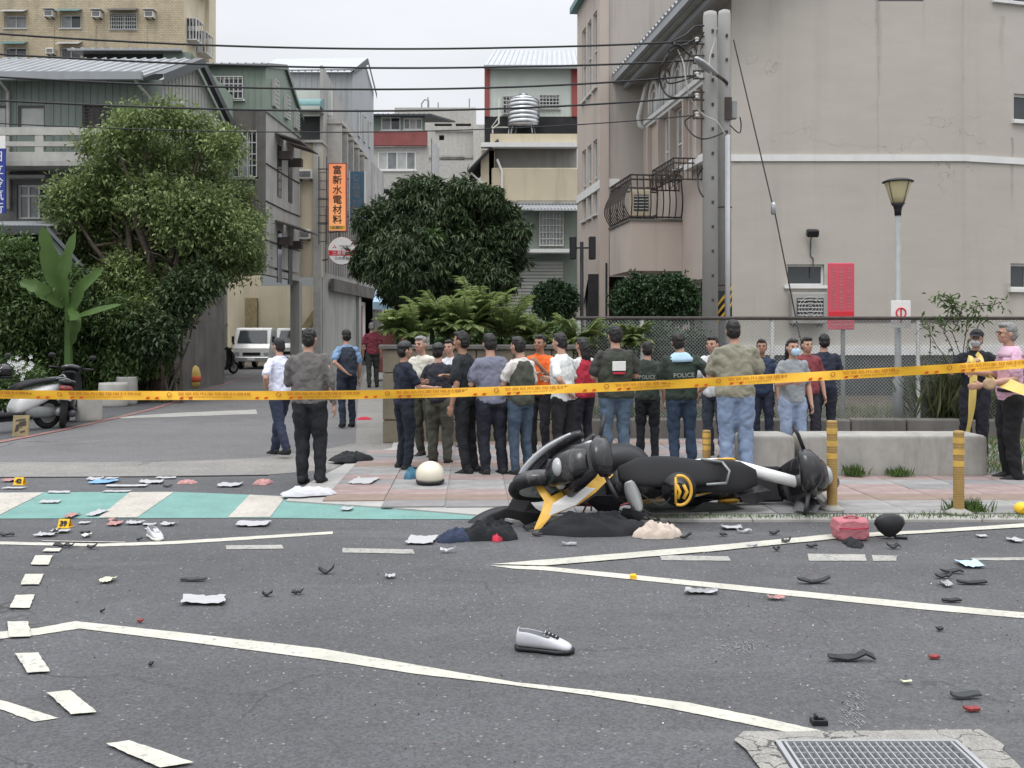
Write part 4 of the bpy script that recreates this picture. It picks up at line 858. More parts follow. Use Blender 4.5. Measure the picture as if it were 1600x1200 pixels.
for x in (80, 145, 225):
    bx(F0, b0_, 'pier', 'tiles_yellow', F0.hit(x-5,60)[0], F0.hit(x+5,60)[0], -.04, 0, 5, F0.hit(80,33)[1]-.3)
for x, y, l in ((80,24,'left'),(154,25,'middle'),(236,25,'right')):
    aircon(F0, x, y, 14, 10, 'small window air conditioner, %s one in the upper row on the tiled tower' % l, .4, 'white_pl', True)
aircon(F0, 82, 82, 12, 9, 'small window air conditioner, lowest on the tiled tower near the shelter roof', .4)
# blue sign at frame edge, lean-to
bs = thing('blue_sign', 'tall blue and white shop sign at the far left edge', 'sign', (-13.3,24.5,3))
Fb = FR((8-HX)/F*24.5, 24.5, 1, 0); z0, z1 = Fb.hit(0,333)[1], Fb.hit(0,232)[1]
bx(Fb, bs, 'panel', 'paper_blue', -.75, 0, 0, .04, z0, z1); bx(Fb, bs, 'top_panel', 'white_sign', -.75, 0, 0, .04, z1+.002, z1+.33)
TXT = []
def text(s, name, parent, T, size, m, align='CENTER', sx=1.0, ext=.004, bold=0.0, local=False):
    cu = bpy.data.curves.new(name, 'FONT'); cu.body = s; cu.size = size; cu.align_x = align; cu.align_y = 'CENTER'; cu.extrude = ext; cu.offset = bold; cu.resolution_u = 2
    cu.materials.append(M[m]); o = bpy.data.objects.new(name, cu); col.objects.link(o)
    TXT.append(o); o.parent = parent; L = Matrix() if local else Matrix.Translation(-Vector(ORG[parent.name]))
    o.matrix_local = L @ T @ Matrix.Scale(sx, 4, (1,0,0)); return o
def face(Fx, u, y, z): return Fx.T @ Matrix.Translation((u, y, z)) @ Matrix.Rotation(math.pi/2, 4, 'X')
M['conduit'] = mat('grey_conduit', (.40,.41,.42), .5, .08, 4, streak=.3)
M['print_dark'] = mat('dark_print', (.03,.03,.03), .6, .05); M['print_white'] = mat('white_print', (.72,.72,.72), .6, .05); M['print_red'] = mat('red_print', (.6,.03,.04), .6, .05)
M['print_brown'] = mat('faded_print', (.16,.17,.18), .7, .1); M['blue_sign'] = mat('blue_sign_face', (.025,.045,.24), .45, .1, 4); M['blue_old'] = mat('faded_blue_sign', (.035,.10,.16), .6, .2, 4, streak=.3)
bpy.data.objects['blue_sign'].children[0].data.materials[0] = M['blue_sign']
for i, ch in enumerate('日立冷氣行'): text(ch, 'lettering', bs, face(Fb, -.18, -.004, z1-.22-i*.33), .30, 'print_white')
# lit orange sign
t = NT('lit_orange_panel'); zz = t.n('ShaderNodeSeparateXYZ', {0: t.co}).outputs[2]
pr = t.n('ShaderNodeBsdfPrincipled', {'Base Color': (.55,.16,.07,1), 'Roughness': .4}); f = t.rng(t.noise(1.1, 2), .35, .65, 0, 1)
cc_ = t.mix(t.rng(zz, 0, 2.4, 1, 0), (.78,.24,.09), (1.0,.50,.17)); cc_ = t.mix(t.math('MULTIPLY', f, .35), cc_, (1.0,.60,.28))
t.t.links.new(cc_, pr.inputs['Emission Color']); pr.inputs['Emission Strength'].default_value = .55; t.t.links.new(pr.outputs[0], t.out.inputs[0]); M['lit_orange'] = t.m
Fo = FR((514-HX)/F*36.5, 36.5, 1, 0); ow = 26/F*36.5; z1 = Fo.hit(0,256)[1]; z0 = Fo.hit(0,361)[1]
os_ = thing('orange_sign', 'lit orange vertical shop sign with black characters above the alley', 'sign', Fo.T @ Vector((ow/2,0,z0)))
bx(Fo, os_, 'lightbox', 'lit_orange', 0, ow, 0, .3, z0+.02, z1); q = MB(Fo.T)
for a,b,c,d in ((-.02,0.0,z0,z1+.02),(ow,ow+.02,z0,z1+.02),(-.02,ow+.02,z0-.02,z0+.018),(-.02,ow+.02,z1+.002,z1+.03)): q.box(a,b,-.01,.31,c,d)
q.build('sign_frame', M['red_trim'], os_)
for i, ch in enumerate('富新水電材料'): text(ch, 'lettering', os_, face(Fo, ow*.5, -.006, z1-.26-i*.375), .36, 'print_dark', bold=.006)
bx(Fo, os_, 'footer_strip', 'yellow', .03, ow-.03, -.004, -.001, z0+.06, z0+.2); text('水電行', 'lettering', os_, face(Fo, ow*.5, -.008, z0+.13), .13, 'print_brown')
q = MB(Fo.T)
for z in (z0+.3, z0+1.2, z1-.2): q.box(-.45,-.021,.1,.14,z,z+.04)
q.box(-.42,-.39,.09,.15,z0-.5,z1+.3); q.box(-.12,-.09,.09,.15,z0-.5,z1+.3); 
for i in range(9): z = z0-.4+i*.33; q.box(-.389,-.121,.1,.13,z,z+.025)
q.build('bracket', M['dark_trim'], os_)
# old blue sign
Fv = FR((547-HX)/F*38, 38, 1, 0); bw = 22/F*38; z1 = Fv.hit(0,268)[1]; z0 = Fv.hit(0,350)[1]
vs_ = thing('faded_blue_sign', 'faded blue vertical sign between the orange sign and the mango tree', 'sign', Fv.T @ Vector((bw/2,0,z0)))
bx(Fv, vs_, 'panel', 'blue_old', 0, bw, 0, .2, z0, z1); q = MB(Fv.T); q.box(bw+.002,bw+.035,-.02,.22,z0-.1,z1+.02); q.box(-.03,-.002,-.02,.22,z0-.1,z1+.02); q.build('sign_frame', M['alu'], vs_)
for i, ch in enumerate('亞昌電'): text(ch, 'lettering', vs_, face(Fv, bw*.45, -.004, z1-.28-i*.32), .30, 'print_brown')
for k in range(2):
    for i, ch in enumerate(('水電工程','冷氣空調')[k]): text(ch, 'lettering', vs_, face(Fv, bw*(.27+.42*k), -.004, z1-1.2-i*.22), .19, 'print_brown')
q = MB(Fv.T); q.box(-.6,-.031,.08,.12,z1-.3,z1-.26); q.box(-.6,-.031,.08,.12,z0+.3,z0+.34); q.build('bracket', M['dark_trim'], vs_)
# round sign
Fr_ = FR((534-HX)/F*34, 34, 1, 0); rz = Fr_.hit(534,392)[1]; rr_ = 22/F*34
rs = thing('round_sign', 'round white and red shop sign under the orange sign', 'sign', Fr_.T @ Vector((0,0,rz-rr_)))
q = MB(Fr_.T @ Matrix.Translation((0,0,rz)) @ Matrix.Rotation(math.pi/2,4,'X')); q.lathe([(rr_-.012,0),(rr_,-.02),(rr_,-.16),(rr_-.01,-.18)], 32); q.build('rim', M['red_trim'], rs, True)
q = MB(Fr_.T @ Matrix.Translation((0,0,rz)) @ Matrix.Rotation(math.pi/2,4,'X')); q.lathe([(rr_-.014,.004),(rr_-.016,.008)], 32); q.build('face', M['white_sign'], rs)
def chord(z): return math.sqrt(max(0, (rr_-.02)**2 - z*z))
q = MB(Fr_.T @ Matrix.Translation((0,-.012,rz))); q.add([(-chord(.02),0,.02),(-chord(-.17),0,-.17),(chord(-.17),0,-.17),(chord(.02),0,.02)],[(0,1,2,3)]); q.build('red_band', M['print_red'], rs)
text('三菱電機', 'lettering', rs, face(Fr_, 0, -.016, rz-.075), .17, 'print_white'); text('日本原裝', 'lettering', rs, face(Fr_, 0, -.012, rz-.27), .13, 'print_brown')
text('MITSUBISHI', 'lettering', rs, face(Fr_, .13, -.012, rz+.17), .085, 'print_brown'); text('ELECTRIC', 'lettering', rs, face(Fr_, .13, -.012, rz+.09), .075, 'print_brown')
q = MB(Fr_.T @ Matrix.Translation((-.25,-.012,rz+.14)))
for k in range(3):
    t = math.pi/2+k*2*math.pi/3; L_ = .085; d1 = Vector((math.cos(t),0,math.sin(t)))*L_; s1 = Vector((math.cos(t+math.pi/2),0,math.sin(t+math.pi/2)))*L_*.29
    q.add([(0,0,0), d1/2-s1, d1, d1/2+s1],[(0,1,2,3)])
q.build('logo', M['print_red'], rs)
q = MB(Fr_.T); q.tube([(-.1,.05,rz+rr_-.01),(-.1,.05,rz+rr_+.2),(-.5,.4,rz+rr_+.2)], .03, 6); q.tube([(-rr_-.02,.05,rz-.3),(-rr_-.25,.4,rz-.3)], .03, 6); q.build('bracket', M['dark_trim'], rs)
# lean-to shed at the left
sh_ = thing('lean_to_shed', 'dark lean-to shed with corrugated roof behind the left shrubs', 'shed', (-12,23,0))
Fh = FR((80-HX)/F*23, 23, 1, 0); zr = Fh.hit(0,352)[1]
q = MB(Fh.T); q.ribbed((-5,-.3,zr),(0,-.3,zr-.05),(0,1.8,zr+.28),(-5,1.8,zr+.28),.11,.03,.05,.02); q.build('roof', M['roof_pale'], sh_)
q = MB(Fh.T); q.box(-5,-.0,-.32,-.28,zr-.22,zr-.04); q.build('roof_edge', M['dark_trim'], sh_); bx(Fh, sh_, 'wall', 'dark', -5, -.1, 1.2, 1.3, 0, zr-.1)
q = MB(Fh.T); a_ = Fh.hit(84,360); b_ = Fh.hit(140,432); q.prism([(0,0),(b_[0],0),(b_[0],b_[1]-.1),(.05,a_[1]-.05)],-.1,0,'y'); q.build('side_wall', M['green_clad'], sh_)
q = MB(Fh.T); q.tube([(-.05,-.2,a_[1]+.05),(b_[0]+.1,-.2,b_[1])], .06, 4); q.build('verge', M['dark_trim'], sh_)
# hoarding left of the alley
ho = thing('metal_hoarding', 'grey corrugated metal hoarding along the left side of the alley', 'fence', gd(282,603))
A_, B_ = gd(276,606), gd(354,572); Ho = FR(A_.x, A_.y, (B_-A_).x, (B_-A_).y); L_ = (B_-A_).length
mb = MB(Ho.T); n_ = 16
for i in range(n_):
    u = L_*i/n_; q = MB(Ho.T); z_ = 2.6+2.2*(i/n_)**1.2; q.box(u+.01,u+L_/n_-.01,-.02-(i%2)*.03,.02,0,z_); q.build('hoarding_panel', M['pale_clad'], ho)
q = MB(Ho.T); q.box(0,L_,-.08,-.051,.35,.43); q.box(0,L_,-.08,-.051,2.0,2.08); q.build('rail', M['metal'], ho)
# ---------------------------------------------------------------- garden wall, fence, planter curb, benches
gw_ = thing('garden_wall', 'tan stone garden wall with plants behind the crowd', 'wall', (-1,14.3,0))
u = -1.93; k = 0
for row in range(4):
    x = -1.93 + (row%2)*-.0; first = True
    while x < .9:
        wd = (.28 if row%2 and first else .56); first = False
        wd = min(wd, .9-x+.01)
        q = MB(); q.box(x+.006,x+wd-.006,14.28+random.uniform(-.008,.008),14.5,row*.35+.006,row*.35+.344,0,.012)
        if k % 1 == 0: q.build('stone', M['tan_wall'], gw_)
        x += wd; k += 1
q = MB(); q.box(-1.9,.9,14.32,14.56,0,1.39); q.build('core', M['conc_dark'], gw_); q = MB(); q.box(-1.98,.95,14.24,14.58,1.405,1.47,0,.01); q.build('coping', M['conc_dark'], gw_)
q = MB(); q.box(-1.93,-1.7,14.59,24,0,1.4); q.build('return_wall', M['tan_wall'], gw_)
pc = thing('planter_curb', 'dark mossy concrete planter curb below the chain link fence', 'wall', (4,14.8,0))
for i in range(14): x0 = .95+i*.85; q = MB(); q.box(x0+.01,x0+.84,14.7+random.uniform(-.01,.01),14.95,0,.32+random.uniform(-.01,.01),0,.02); q.build('curb_block', M['conc_dark'], pc)
mb = MB(); mb.box(.95,14,14.95,21.9,0,.22); struct(mb, 'planting_bed', M['soil'])
fe = thing('chain_link_fence', 'chain link fence with dark top rail behind the two men and the crowd', 'fence', (5,15,.2))
fx0, fx1, fy, fz0, fz1 = 1.0, 10.2, 15.1, .25, 1.88
for x in (1.05, 2.05, 4.1, 6.4, 8.75): q = MB(); q.tube([(x,fy+.03,.2),(x,fy+.03,1.9)], .035, 8); q.build('post', M['white_trim'], fe)
q = MB(); q.tube([(fx0,fy,fz1),(fx1,fy,fz1)], .028, 8); q.build('top_rail', M['iron'], fe)
q = MB(); st = .055; Hf = fz1-fz0; n_ = int((fx1-fx0+Hf)/st)
for i in range(n_):
    for sgn in (1,-1):
        xa = fx0-Hf+i*st if sgn == 1 else fx0+i*st; xb = xa+Hf*sgn
        lo, hi = (xa, fz0), (xb, fz1)
        def clip(p, q_): 
            t0, t1 = 0, 1; dx = q_[0]-p[0]
            for lim, s_ in ((fx0,1),(fx1,-1)):
                if abs(dx) > 1e-9:
                    tt_ = (lim-p[0])/dx
                    if dx*s_ > 0: t0 = max(t0, tt_)
                    else: t1 = min(t1, tt_)
            return t0, t1
        t0, t1 = clip(lo, hi)
        if t1-t0 < .02: continue
        P_ = lambda t: (lo[0]+(hi[0]-lo[0])*t, fy+.006*sgn, lo[1]+(hi[1]-lo[1])*t)
        q.tube([P_(t0), P_(t1)], .0034, 3, cap=False)
fo = q.build('wire_mesh', M['metal'], fe); fo['kind'] = 'stuff'
def bench(x0, x1, label):
    q = MB(); Y_ = 10.88; n_ = 10; R = .12; W = .5; H = .49
    prof = []
    for cx, cz, a0 in ((1,-1,0),):
        pass
    secs = []
    xs_ = [x0, x0+.02, x0+.05, x0+.10, x1-.10, x1-.05, x1-.02, x1]; sh_ = [.055,.022,.006,0,0,.006,.022,.055]
    for x, s_ in zip(xs_, sh_): secs.append((x, Y_+W/2, (H-s_)/2, W/2-s_, (H-s_)/2))
    q.loft(secs, 'x', 44, 14); o = q.build('concrete_bench', M['conc_bench'], None, True); tag(o, label, 'bench', 'concrete benches along the pavement'); return o
bench(3.30, 5.41, 'pale concrete bench with rounded end behind the nearest ochre bollard'); bench(2.62, 3.22, 'short pale concrete bench behind the woman in jeans')
# signs and lamp
ls = gd(1403,682); LY = ls.y
lp = thing('park_lamp', 'park lamp post with flat amber glass lantern in front of the beige wall', 'street lamp', (ls.x,LY,0))
zl0, zl1, zl2 = at(0,335,LY).z, at(0,318,LY).z, at(0,285,LY).z
q = MB(); q.tube([(ls.x,LY,0),(ls.x,LY,.9),(ls.x,LY,.92),(ls.x,LY,zl0)], [.085,.08,.052,.045], 14); q.build('pole', M['metal'], lp, True)
q = MB(); q.lathe([(.05,zl0-.02),(.055,zl0+.06),(.07,zl1-.05),(.11,zl1)], 18, (ls.x,LY,0)); q.build('socket', M['black'], lp, True)
q = MB(); q.lathe([(.10,zl1),(.135,zl1+.1),(.2,zl2-.02),(.205,zl2)], 20, (ls.x,LY,0)); q.build('lantern_glass', M['lampglass'], lp, True)
q = MB(); q.lathe([(.24,zl2),(.24,zl2+.015),(.16,zl2+.05),(.05,zl2+.07)], 24, (ls.x,LY,0)); q.build('cap', M['black'], lp, True)
q = MB(); 
for k_ in range(4): t = k_*math.pi/2+.5; q.tube([(ls.x+.108*math.cos(t),LY+.108*math.sin(t),zl1),(ls.x+.212*math.cos(t),LY+.212*math.sin(t),zl2)], .006, 4)
q.build('rib', M['dark_trim'], lp)
q = MB(); z0, z1 = at(0,512,LY).z, at(0,470,LY).z; q.box(ls.x-.155,ls.x+.155,LY-.12,LY-.105,z0,z1,0,.006)
ws = thing('small_white_sign', 'small white sign with red mark strapped to the lamp post', 'sign', (ls.x,LY-.11,z0)); q.build('plate', M['white_sign'], ws)
q = MB(); c_ = (ls.x,LY-.124,(z0+z1)/2+.02); q.tube([(c_[0]+.075*math.cos(t*math.pi/12), c_[1], c_[2]+.075*math.sin(t*math.pi/12)) for t in range(25)], .012, 6, cap=False); q.box(c_[0]-.012,c_[0]+.012,LY-.127,LY-.1205,c_[2]-.15,c_[2]+.06); q.build('red_mark', M['print_red'], ws)
q = MB(); q.box(ls.x-.06,ls.x+.06,LY-.104,LY-.05,z0+.1,z0+.14); q.build('strap', M['metal'], ws)
RY = 15.6; rx = at(1313.5,0,RY).x; z0, z1 = at(0,515,RY).z, at(0,411,RY).z
rs_ = thing('red_notice_sign', 'tall red notice sign with pale print on a grey post', 'sign', (rx,RY,0))
q = MB(); q.box(rx-.215,rx+.215,RY-.03,RY,z0,z1,0,.01); q.build('panel', M['red_sign'], rs_); q = MB(); q.tube([(rx+.05,RY+.04,0),(rx+.05,RY+.04,z1-.1)], .035, 10); q.build('post', M['metal'], rs_)
q = MB()
for c_ in range(3):
    z_ = z1-.08
    while z_ > z0+.36: hh_ = random.uniform(.02,.04); q.box(rx-.15+c_*.12,rx-.09+c_*.12,RY-.0335,RY-.0305,z_-hh_,z_); z_ -= hh_+.022
for r_ in range(2): q.box(rx-.16,rx+.16,RY-.0335,RY-.0305,z0+.06+r_*.06,z0+.09+r_*.06)
q.build('print_mark', M['cloth_pink'], rs_)['kind'] = 'stuff'; q = MB(); q.box(rx-.2,rx+.2,RY-.034,RY-.0305,z0+.2,z0+.29); q.build('band', M['print_red'], rs_)
# utility poles
PY = 17.0
for nm, x0, x1, yt, lab, yy in (('utility_pole',1098,1121,18,'round concrete utility pole carrying the cables and street light',PY),('utility_pole',1121.5,1142,16,'second concrete utility pole close behind with grey conduit',PY+.25)):
    xa, xb = at(x0,0,yy).x, at(x1,0,yy).x; xc, r_ = (xa+xb)/2, (xb-xa)/2; zt_ = at(0,yt,yy).z
    P_ = thing(nm, lab, 'utility pole', (xc,yy,0), 'concrete utility poles at the corner')
    q = MB(); q.lathe([(r_*1.12,0),(r_*.95,zt_-.1),(r_*.86,zt_-.02),(r_*.5,zt_)], 20, (xc,yy,0)); q.build('shaft', M['conc_grey'], P_, True)
    q = MB(); z_ = 2.2
    while z_ < zt_-.2:
        q.box(xc+r_*.15-.02,xc+r_*.15+.02,yy-r_-.02,yy-r_+.05,z_,z_+.05); z_ += .43
    q.build('bolt_hole', M['iron'], P_)['kind'] = 'stuff'
    if x0 < 1110: PX, PR, PZ = xc, r_, zt_
    else:
        q = MB(); zp = at(0,214,yy).z; q.tube([(xc+.02,yy-r_-.05,.0),(xc+.02,yy-r_-.05,zp)], .047, 10); q.build('conduit', M['conduit'], P_, True)
        for zz_ in (2.5,3.9): q = MB(); q.tube([(xc+(r_+.01)*math.cos(t*math.pi/10),yy+(r_+.01)*math.sin(t*math.pi/10),zz_) for t in range(21)], .012, 4); q.build('band', M['iron'], P_)
        q = MB(); q.box(xc+r_,xc+r_+.10,yy-.06,yy+.06,at(0,186,yy).z,at(0,158,yy).z,0,.01); q.build('junction_box', M['metal'], P_)
        q = MB(); q.box(xc-.02,xc+.1,yy-r_-.04,yy-r_+.02,at(0,190,yy).z,at(0,155,yy).z); q.build('mount_plate', M['iron'], P_)
        q = MB(); zg0, zg1 = at(0,500,yy).z, at(0,455,yy).z; q.lathe([(r_*1.16,zg0),(r_*1.16,zg1)], 18, (xc,yy,0)); q.build('guard_sleeve', M['matt_black'], P_, True)
        for i in range(3):
            q = MB(); R2 = r_*1.19; pts = [(xc+R2*math.cos(-math.pi/2+a), yy+R2*math.sin(-math.pi/2+a), zg0+.12+i*.15+a*.16) for a in np.linspace(-1.3,1.3,9)]
            for j in range(8): a_, b_ = Vector(pts[j]), Vector(pts[j+1]); q.quad(a_, b_, b_+Vector((0,0,.06)), a_+Vector((0,0,.06)))
            q.build('warning_stripe', M['yellow'], P_)
# street light on the pole
sl = thing('street_light', 'cobra head street light on a short arm of the utility pole', 'street light', at(1118,110,PY-.3))
q = MB(); e0 = at(1121,118,PY-.2); e1 = at(1078,86,PY-.7); d_ = (e1-e0); q.T = Matrix(); ax = d_.normalized()
q.loft([(0,0,0,.03,.02),(.08,0,0,.06,.035),(.3,0,.0,.09,.05),(.5,0,.01,.085,.045),(.62,0,.015,.05,.03),(.66,0,.02,.01,.01)], 'x', 14, 2.2)
rot = ax.to_track_quat('X','Z').to_matrix().to_4x4(); q.v = [Matrix.Translation(e0) @ rot @ v for v in q.v]; q.build('lamp_head', M['silver'], sl, True)
q = MB(); q.tube([at(1136,130,PY-.1), at(1130,124,PY-.2), e0+ax*.05], .03, 8); q.build('arm', M['iron'], sl)
# insulators and cross arms
hd = thing('cable_rack', 'rack of insulators and brackets on the front utility pole', 'insulators', (PX,PY-.2,at(0,120,PY).z))
cy = [64, 94, 118, 151, 180]
for y_ in cy: 
    z_ = at(0,y_,PY).z; xi = at(1088,0,PY).x
    q = MB(); q.box(xi-.05,PX-PR+.03,PY-.06,PY-.03,z_-.08,z_-.055); q.box(xi-.05,PX-PR+.03,PY-.06,PY-.03,z_+.055,z_+.08); q.box(xi-.07,xi-.05,PY-.06,PY-.03,z_-.08,z_+.08); q.build('bracket', M['iron'], hd)
    q = MB(); q.lathe([(.02,-.05),(.04,-.04),(.04,-.015),(.024,0),(.04,.015),(.04,.04),(.02,.05)], 10, (xi,PY-.045,z_)); q.build('insulator', M['white_pl'], hd, True)
cab = [((-120,45),(0,51),(420,74.5),(583,77),(900,69.5),(1084,62)), ((-120,78),(0,84),(420,103.5),(583,107),(900,100),(1084,91)), ((-120,114),(0,120),(420,138),(583,140),(900,131),(1086,118)), ((-120,151),(0,157),(420,172),(583,174),(900,164),(1086,151)), ((-120,187),(0,192.5),(420,206),(583,207),(900,194),(1086,180))]
names = ['topmost','second','third','fourth','lowest and thinnest']
for i, c_ in enumerate(cab):
    xs_ = np.array([p[0] for p in c_]); ys_ = np.array([p[1] for p in c_]); co_ = np.polyfit(xs_, ys_, 3)
    pts = [at(x, float(np.polyval(co_, x)) + (cy[i]-float(np.polyval(co_,1088)))*max(0,(x-800)/288), PY-.05+(1088-x)*-.0012) for x in np.linspace(-900 if 0 else -300, 1088, 40)]
    q = MB(); q.tube(pts, .0175 if i < 4 else .010, 6); tag(q.build('overhead_cable', M['cable'], None, True), '%s of the five black overhead cables running left from the pole' % names[i], 'cable', 'overhead cables crossing the sky')
lc = thing('loose_cable', 'looping black service cables hanging around the top of the pole', 'cable', (PX-.6,PY-.3,6.5))
for pts, r_ in (([(1100,40),(1085,42),(1070,55),(1050,66),(1060,72),(1095,64)],.016),([(1086,62),(1070,70),(1048,80),(1035,100),(1030,118),(1036,140),(1050,152),(1086,151)],.018),([(1088,92),(1075,84),(1060,70),(1048,74),(1040,100),(1042,128),(1060,128),(1088,118)],.016),
                ([(1120,45),(1118,60),(1108,95),(1112,120)],.012),([(1052,64),(1060,80),(1068,100),(1074,140),(1082,160),(1100,180),(1120,190),(1134,212)],.012),([(1086,180),(1070,190),(1082,210),(1100,217),(1120,212),(1134,205)],.014),
                ([(1100,50),(1088,70),(1060,88),(1042,110)],.014),([(1140,195),(1155,208),(1158,195),(1156,183)],.01),([(1098,262),(1091,275),(1092,295),(1099,308)],.016)):
    q = MB(); P_ = [at(x, y, PY-.3+.12*math.sin(i*1.7)) for i,(x,y) in enumerate(pts)]
    S = []
    for i in range(len(P_)-1):
        p0,p1,p2,p3 = P_[max(i-1,0)],P_[i],P_[i+1],P_[min(i+2,len(P_)-1)]
        for t in (0,.25,.5,.75): S.append(.5*((2*p1)+(-p0+p2)*t+(2*p0-5*p1+4*p2-p3)*t*t+(-p0+3*p1-3*p2+p3)*t**3))
    S.append(P_[-1]); q.tube(S, r_, 6); q.build('cable_loop', M['cable'] if r_ != .012 else M['conc_pale'], lc, True)
gy = thing('guy_wire', 'slanting guy wire with turnbuckle beside the utility pole', 'cable', at(1240,640,PY))
q = MB(); q.tube([at(1146,62,PY+.25), at(1206,316,PY)], .013, 5); q.tube([at(1211,334,PY), at(1248,520,PY), at(1290,668,PY)], .013, 5); q.build('wire', M['iron'], gy)
q = MB(); q.lathe([(.02,-.12),(.045,-.1),(.045,.06),(.03,.1)], 10, at(1208.5,325,PY)); q.build('turnbuckle', M['silver'], gy, True)
# pedestrian signal by the tower
ps = thing('pedestrian_signal', 'black traffic signal pair on a slim pole in front of the tower', 'traffic signal', (gd(909,612).x,gd(909,612).y,0))
gp = gd(909,612); q = MB(); q.tube([(gp.x,gp.y,0),(gp.x,gp.y,at(0,378,gp.y).z)], .05, 8); q.build('pole', M['dark_trim'], ps)
for x in (895,925): p_ = at(x,387,gp.y-.1); q = MB(); q.box(p_.x-.09,p_.x+.09,p_.y-.2,p_.y+.1,p_.z-.33,p_.z+.3,0,.02); q.box(min(p_.x,gp.x),max(p_.x,gp.x),gp.y-.03,gp.y,p_.z-.02,p_.z+.02); q.build('signal_head', M['black'], ps)
# bollards
def bollard(px, py, hpx, label, lean=0.0):
    p_ = gd(px, py, .03); s_ = p_.y/F; h = hpx*s_
    P_ = thing('flexible_bollard', label, 'bollard', (p_.x,p_.y,.03), 'ochre flexible bollards along the kerb')
    r_ = .047
    q = MB(); q.lathe([(.11,0),(.11,.02),(.075,.035),(.05,.05)], 18, p_); q.build('base', M['conc_bench'], P_, True)
    q = MB(); prof = [(r_,.04)]; z_ = .06
    while z_ < h-.03: prof += [(r_,z_),(r_-.003,z_+.006),(r_,z_+.012)]; z_ += .022
    prof += [(r_,h-.012),(r_-.008,h)]; q.lathe(prof, 18, p_); q.build('post', M['leafband'], P_, True)
    for f in (.88,.74,.60): q = MB(); q.lathe([(r_+.0005,h*f-.021),(r_+.0015,h*f-.02),(r_+.0015,h*f+.028),(r_+.0005,h*f+.029)], 18, p_); q.build('reflective_band', M['reflect'], P_)
    P_.rotation_euler = (0,lean,0)
bollard(1498,803,130,'nearest ochre bollard with grass tuft at its foot beside the bench'); bollard(1300,797,140,'ochre bollard touching the tail of the fallen black scooter'); bollard(1104,742,70,'ochre bollard standing between the people behind the scooter')
bollard(1640,800,130,'ochre bollard just past the right edge')
q = MB(); p_ = gd(1195,736,.03); q.box(p_.x-.19,p_.x+.19,p_.y,p_.y+.25,.03,.36,0,.015); yb = thing('mustard_box', 'mustard yellow box standing behind the people near the bench', 'box', p_); q.build('body', M['yellow_box'], yb); q = MB(); q.box(p_.x-.2,p_.x+.2,p_.y-.01,p_.y+.26,.362,.40,0,.01); q.build('lid', M['yellow_box'], yb)
# yellow drum & cone & black thing
p_ = gd(294,607); dr = thing('yellow_drum', 'yellow and orange round barrel beside the hoarding', 'barrel', p_)
q = MB(); q.lathe([(.28,0),(.34,.15),(.36,.42),(.3,.62),(.2,.7),(.05,.72)], 20, p_); q.build('body', M['yellow_box'], dr, True); q = MB(); q.lathe([(.352,.2),(.366,.3),(.366,.34),(.352,.38)], 20, p_); q.build('band', M['orange_cone'], dr, True)
for (px, py, h, lab) in ((326,579,.75,'orange traffic cone in front of the metal hoarding'),):
    p_ = gd(px,py); cn = thing('traffic_cone', lab, 'traffic cone', p_); q = MB(); q.box(p_.x-.18,p_.x+.18,p_.y-.18,p_.y+.18,0,.03,0,.01); q.build('base', M['black'], cn)
    q = MB(); q.lathe([(.14,.03),(.11,.2),(.055,.55),(.03,h)], 14, p_); q.build('body', M['orange_cone'], cn, True); q = MB(); q.lathe([(.098,.28),(.078,.42)], 14, p_); q.build('band', M['white_pl'], cn, True)
# ---------------------------------------------------------------- foliage
def leafobj(name, P, D, Nn, L, W, m, parent=None, kind=None, loc=None, fold=.25):
    """P base points, D directions, Nn side vectors: one rhombus leaf (two folded halves) each"""
    n = len(P); S = np.cross(D, Nn); S /= (np.linalg.norm(S,axis=1,keepdims=True)+1e-9); U = np.cross(S, D)
    L = L.reshape(-1,1); W = W.reshape(-1,1)
    v = np.empty((n,4,3)); v[:,0] = P; v[:,1] = P+D*L*.45+S*W*.5+U*W*fold; v[:,2] = P+D*L-U*L*.12; v[:,3] = P+D*L*.45-S*W*.5+U*W*fold
    o = np.array(ORG[parent.name]) if parent is not None else np.array(loc if loc is not None else P.mean(0)*[1,1,0]); v = v.reshape(-1,3)-o
    me = bpy.data.meshes.new(name); me.vertices.add(4*n); me.vertices.foreach_set('co', v.astype(np.float32).ravel())
    me.loops.add(6*n); base = np.arange(n)*4; tri = np.stack([base,base+1,base+2,base,base+2,base+3],1).ravel(); me.loops.foreach_set('vertex_index', tri.astype(np.int32))
    me.polygons.add(2*n); me.polygons.foreach_set('loop_start', np.arange(0,6*n,3,dtype=np.int32)); me.polygons.foreach_set('loop_total', np.full(2*n,3,np.int32))
    me.materials.append(M[m]); me.update(calc_edges=True); me.validate()
    ob = bpy.data.objects.new(name, me); col.objects.link(ob)
    if parent is not None: ob.parent = parent
    else: ob.location = o
    ORG[ob.name] = tuple(o)
    if kind: ob['kind'] = kind
    return ob
def norm(a): return a/(np.linalg.norm(a,axis=1,keepdims=True)+1e-9)
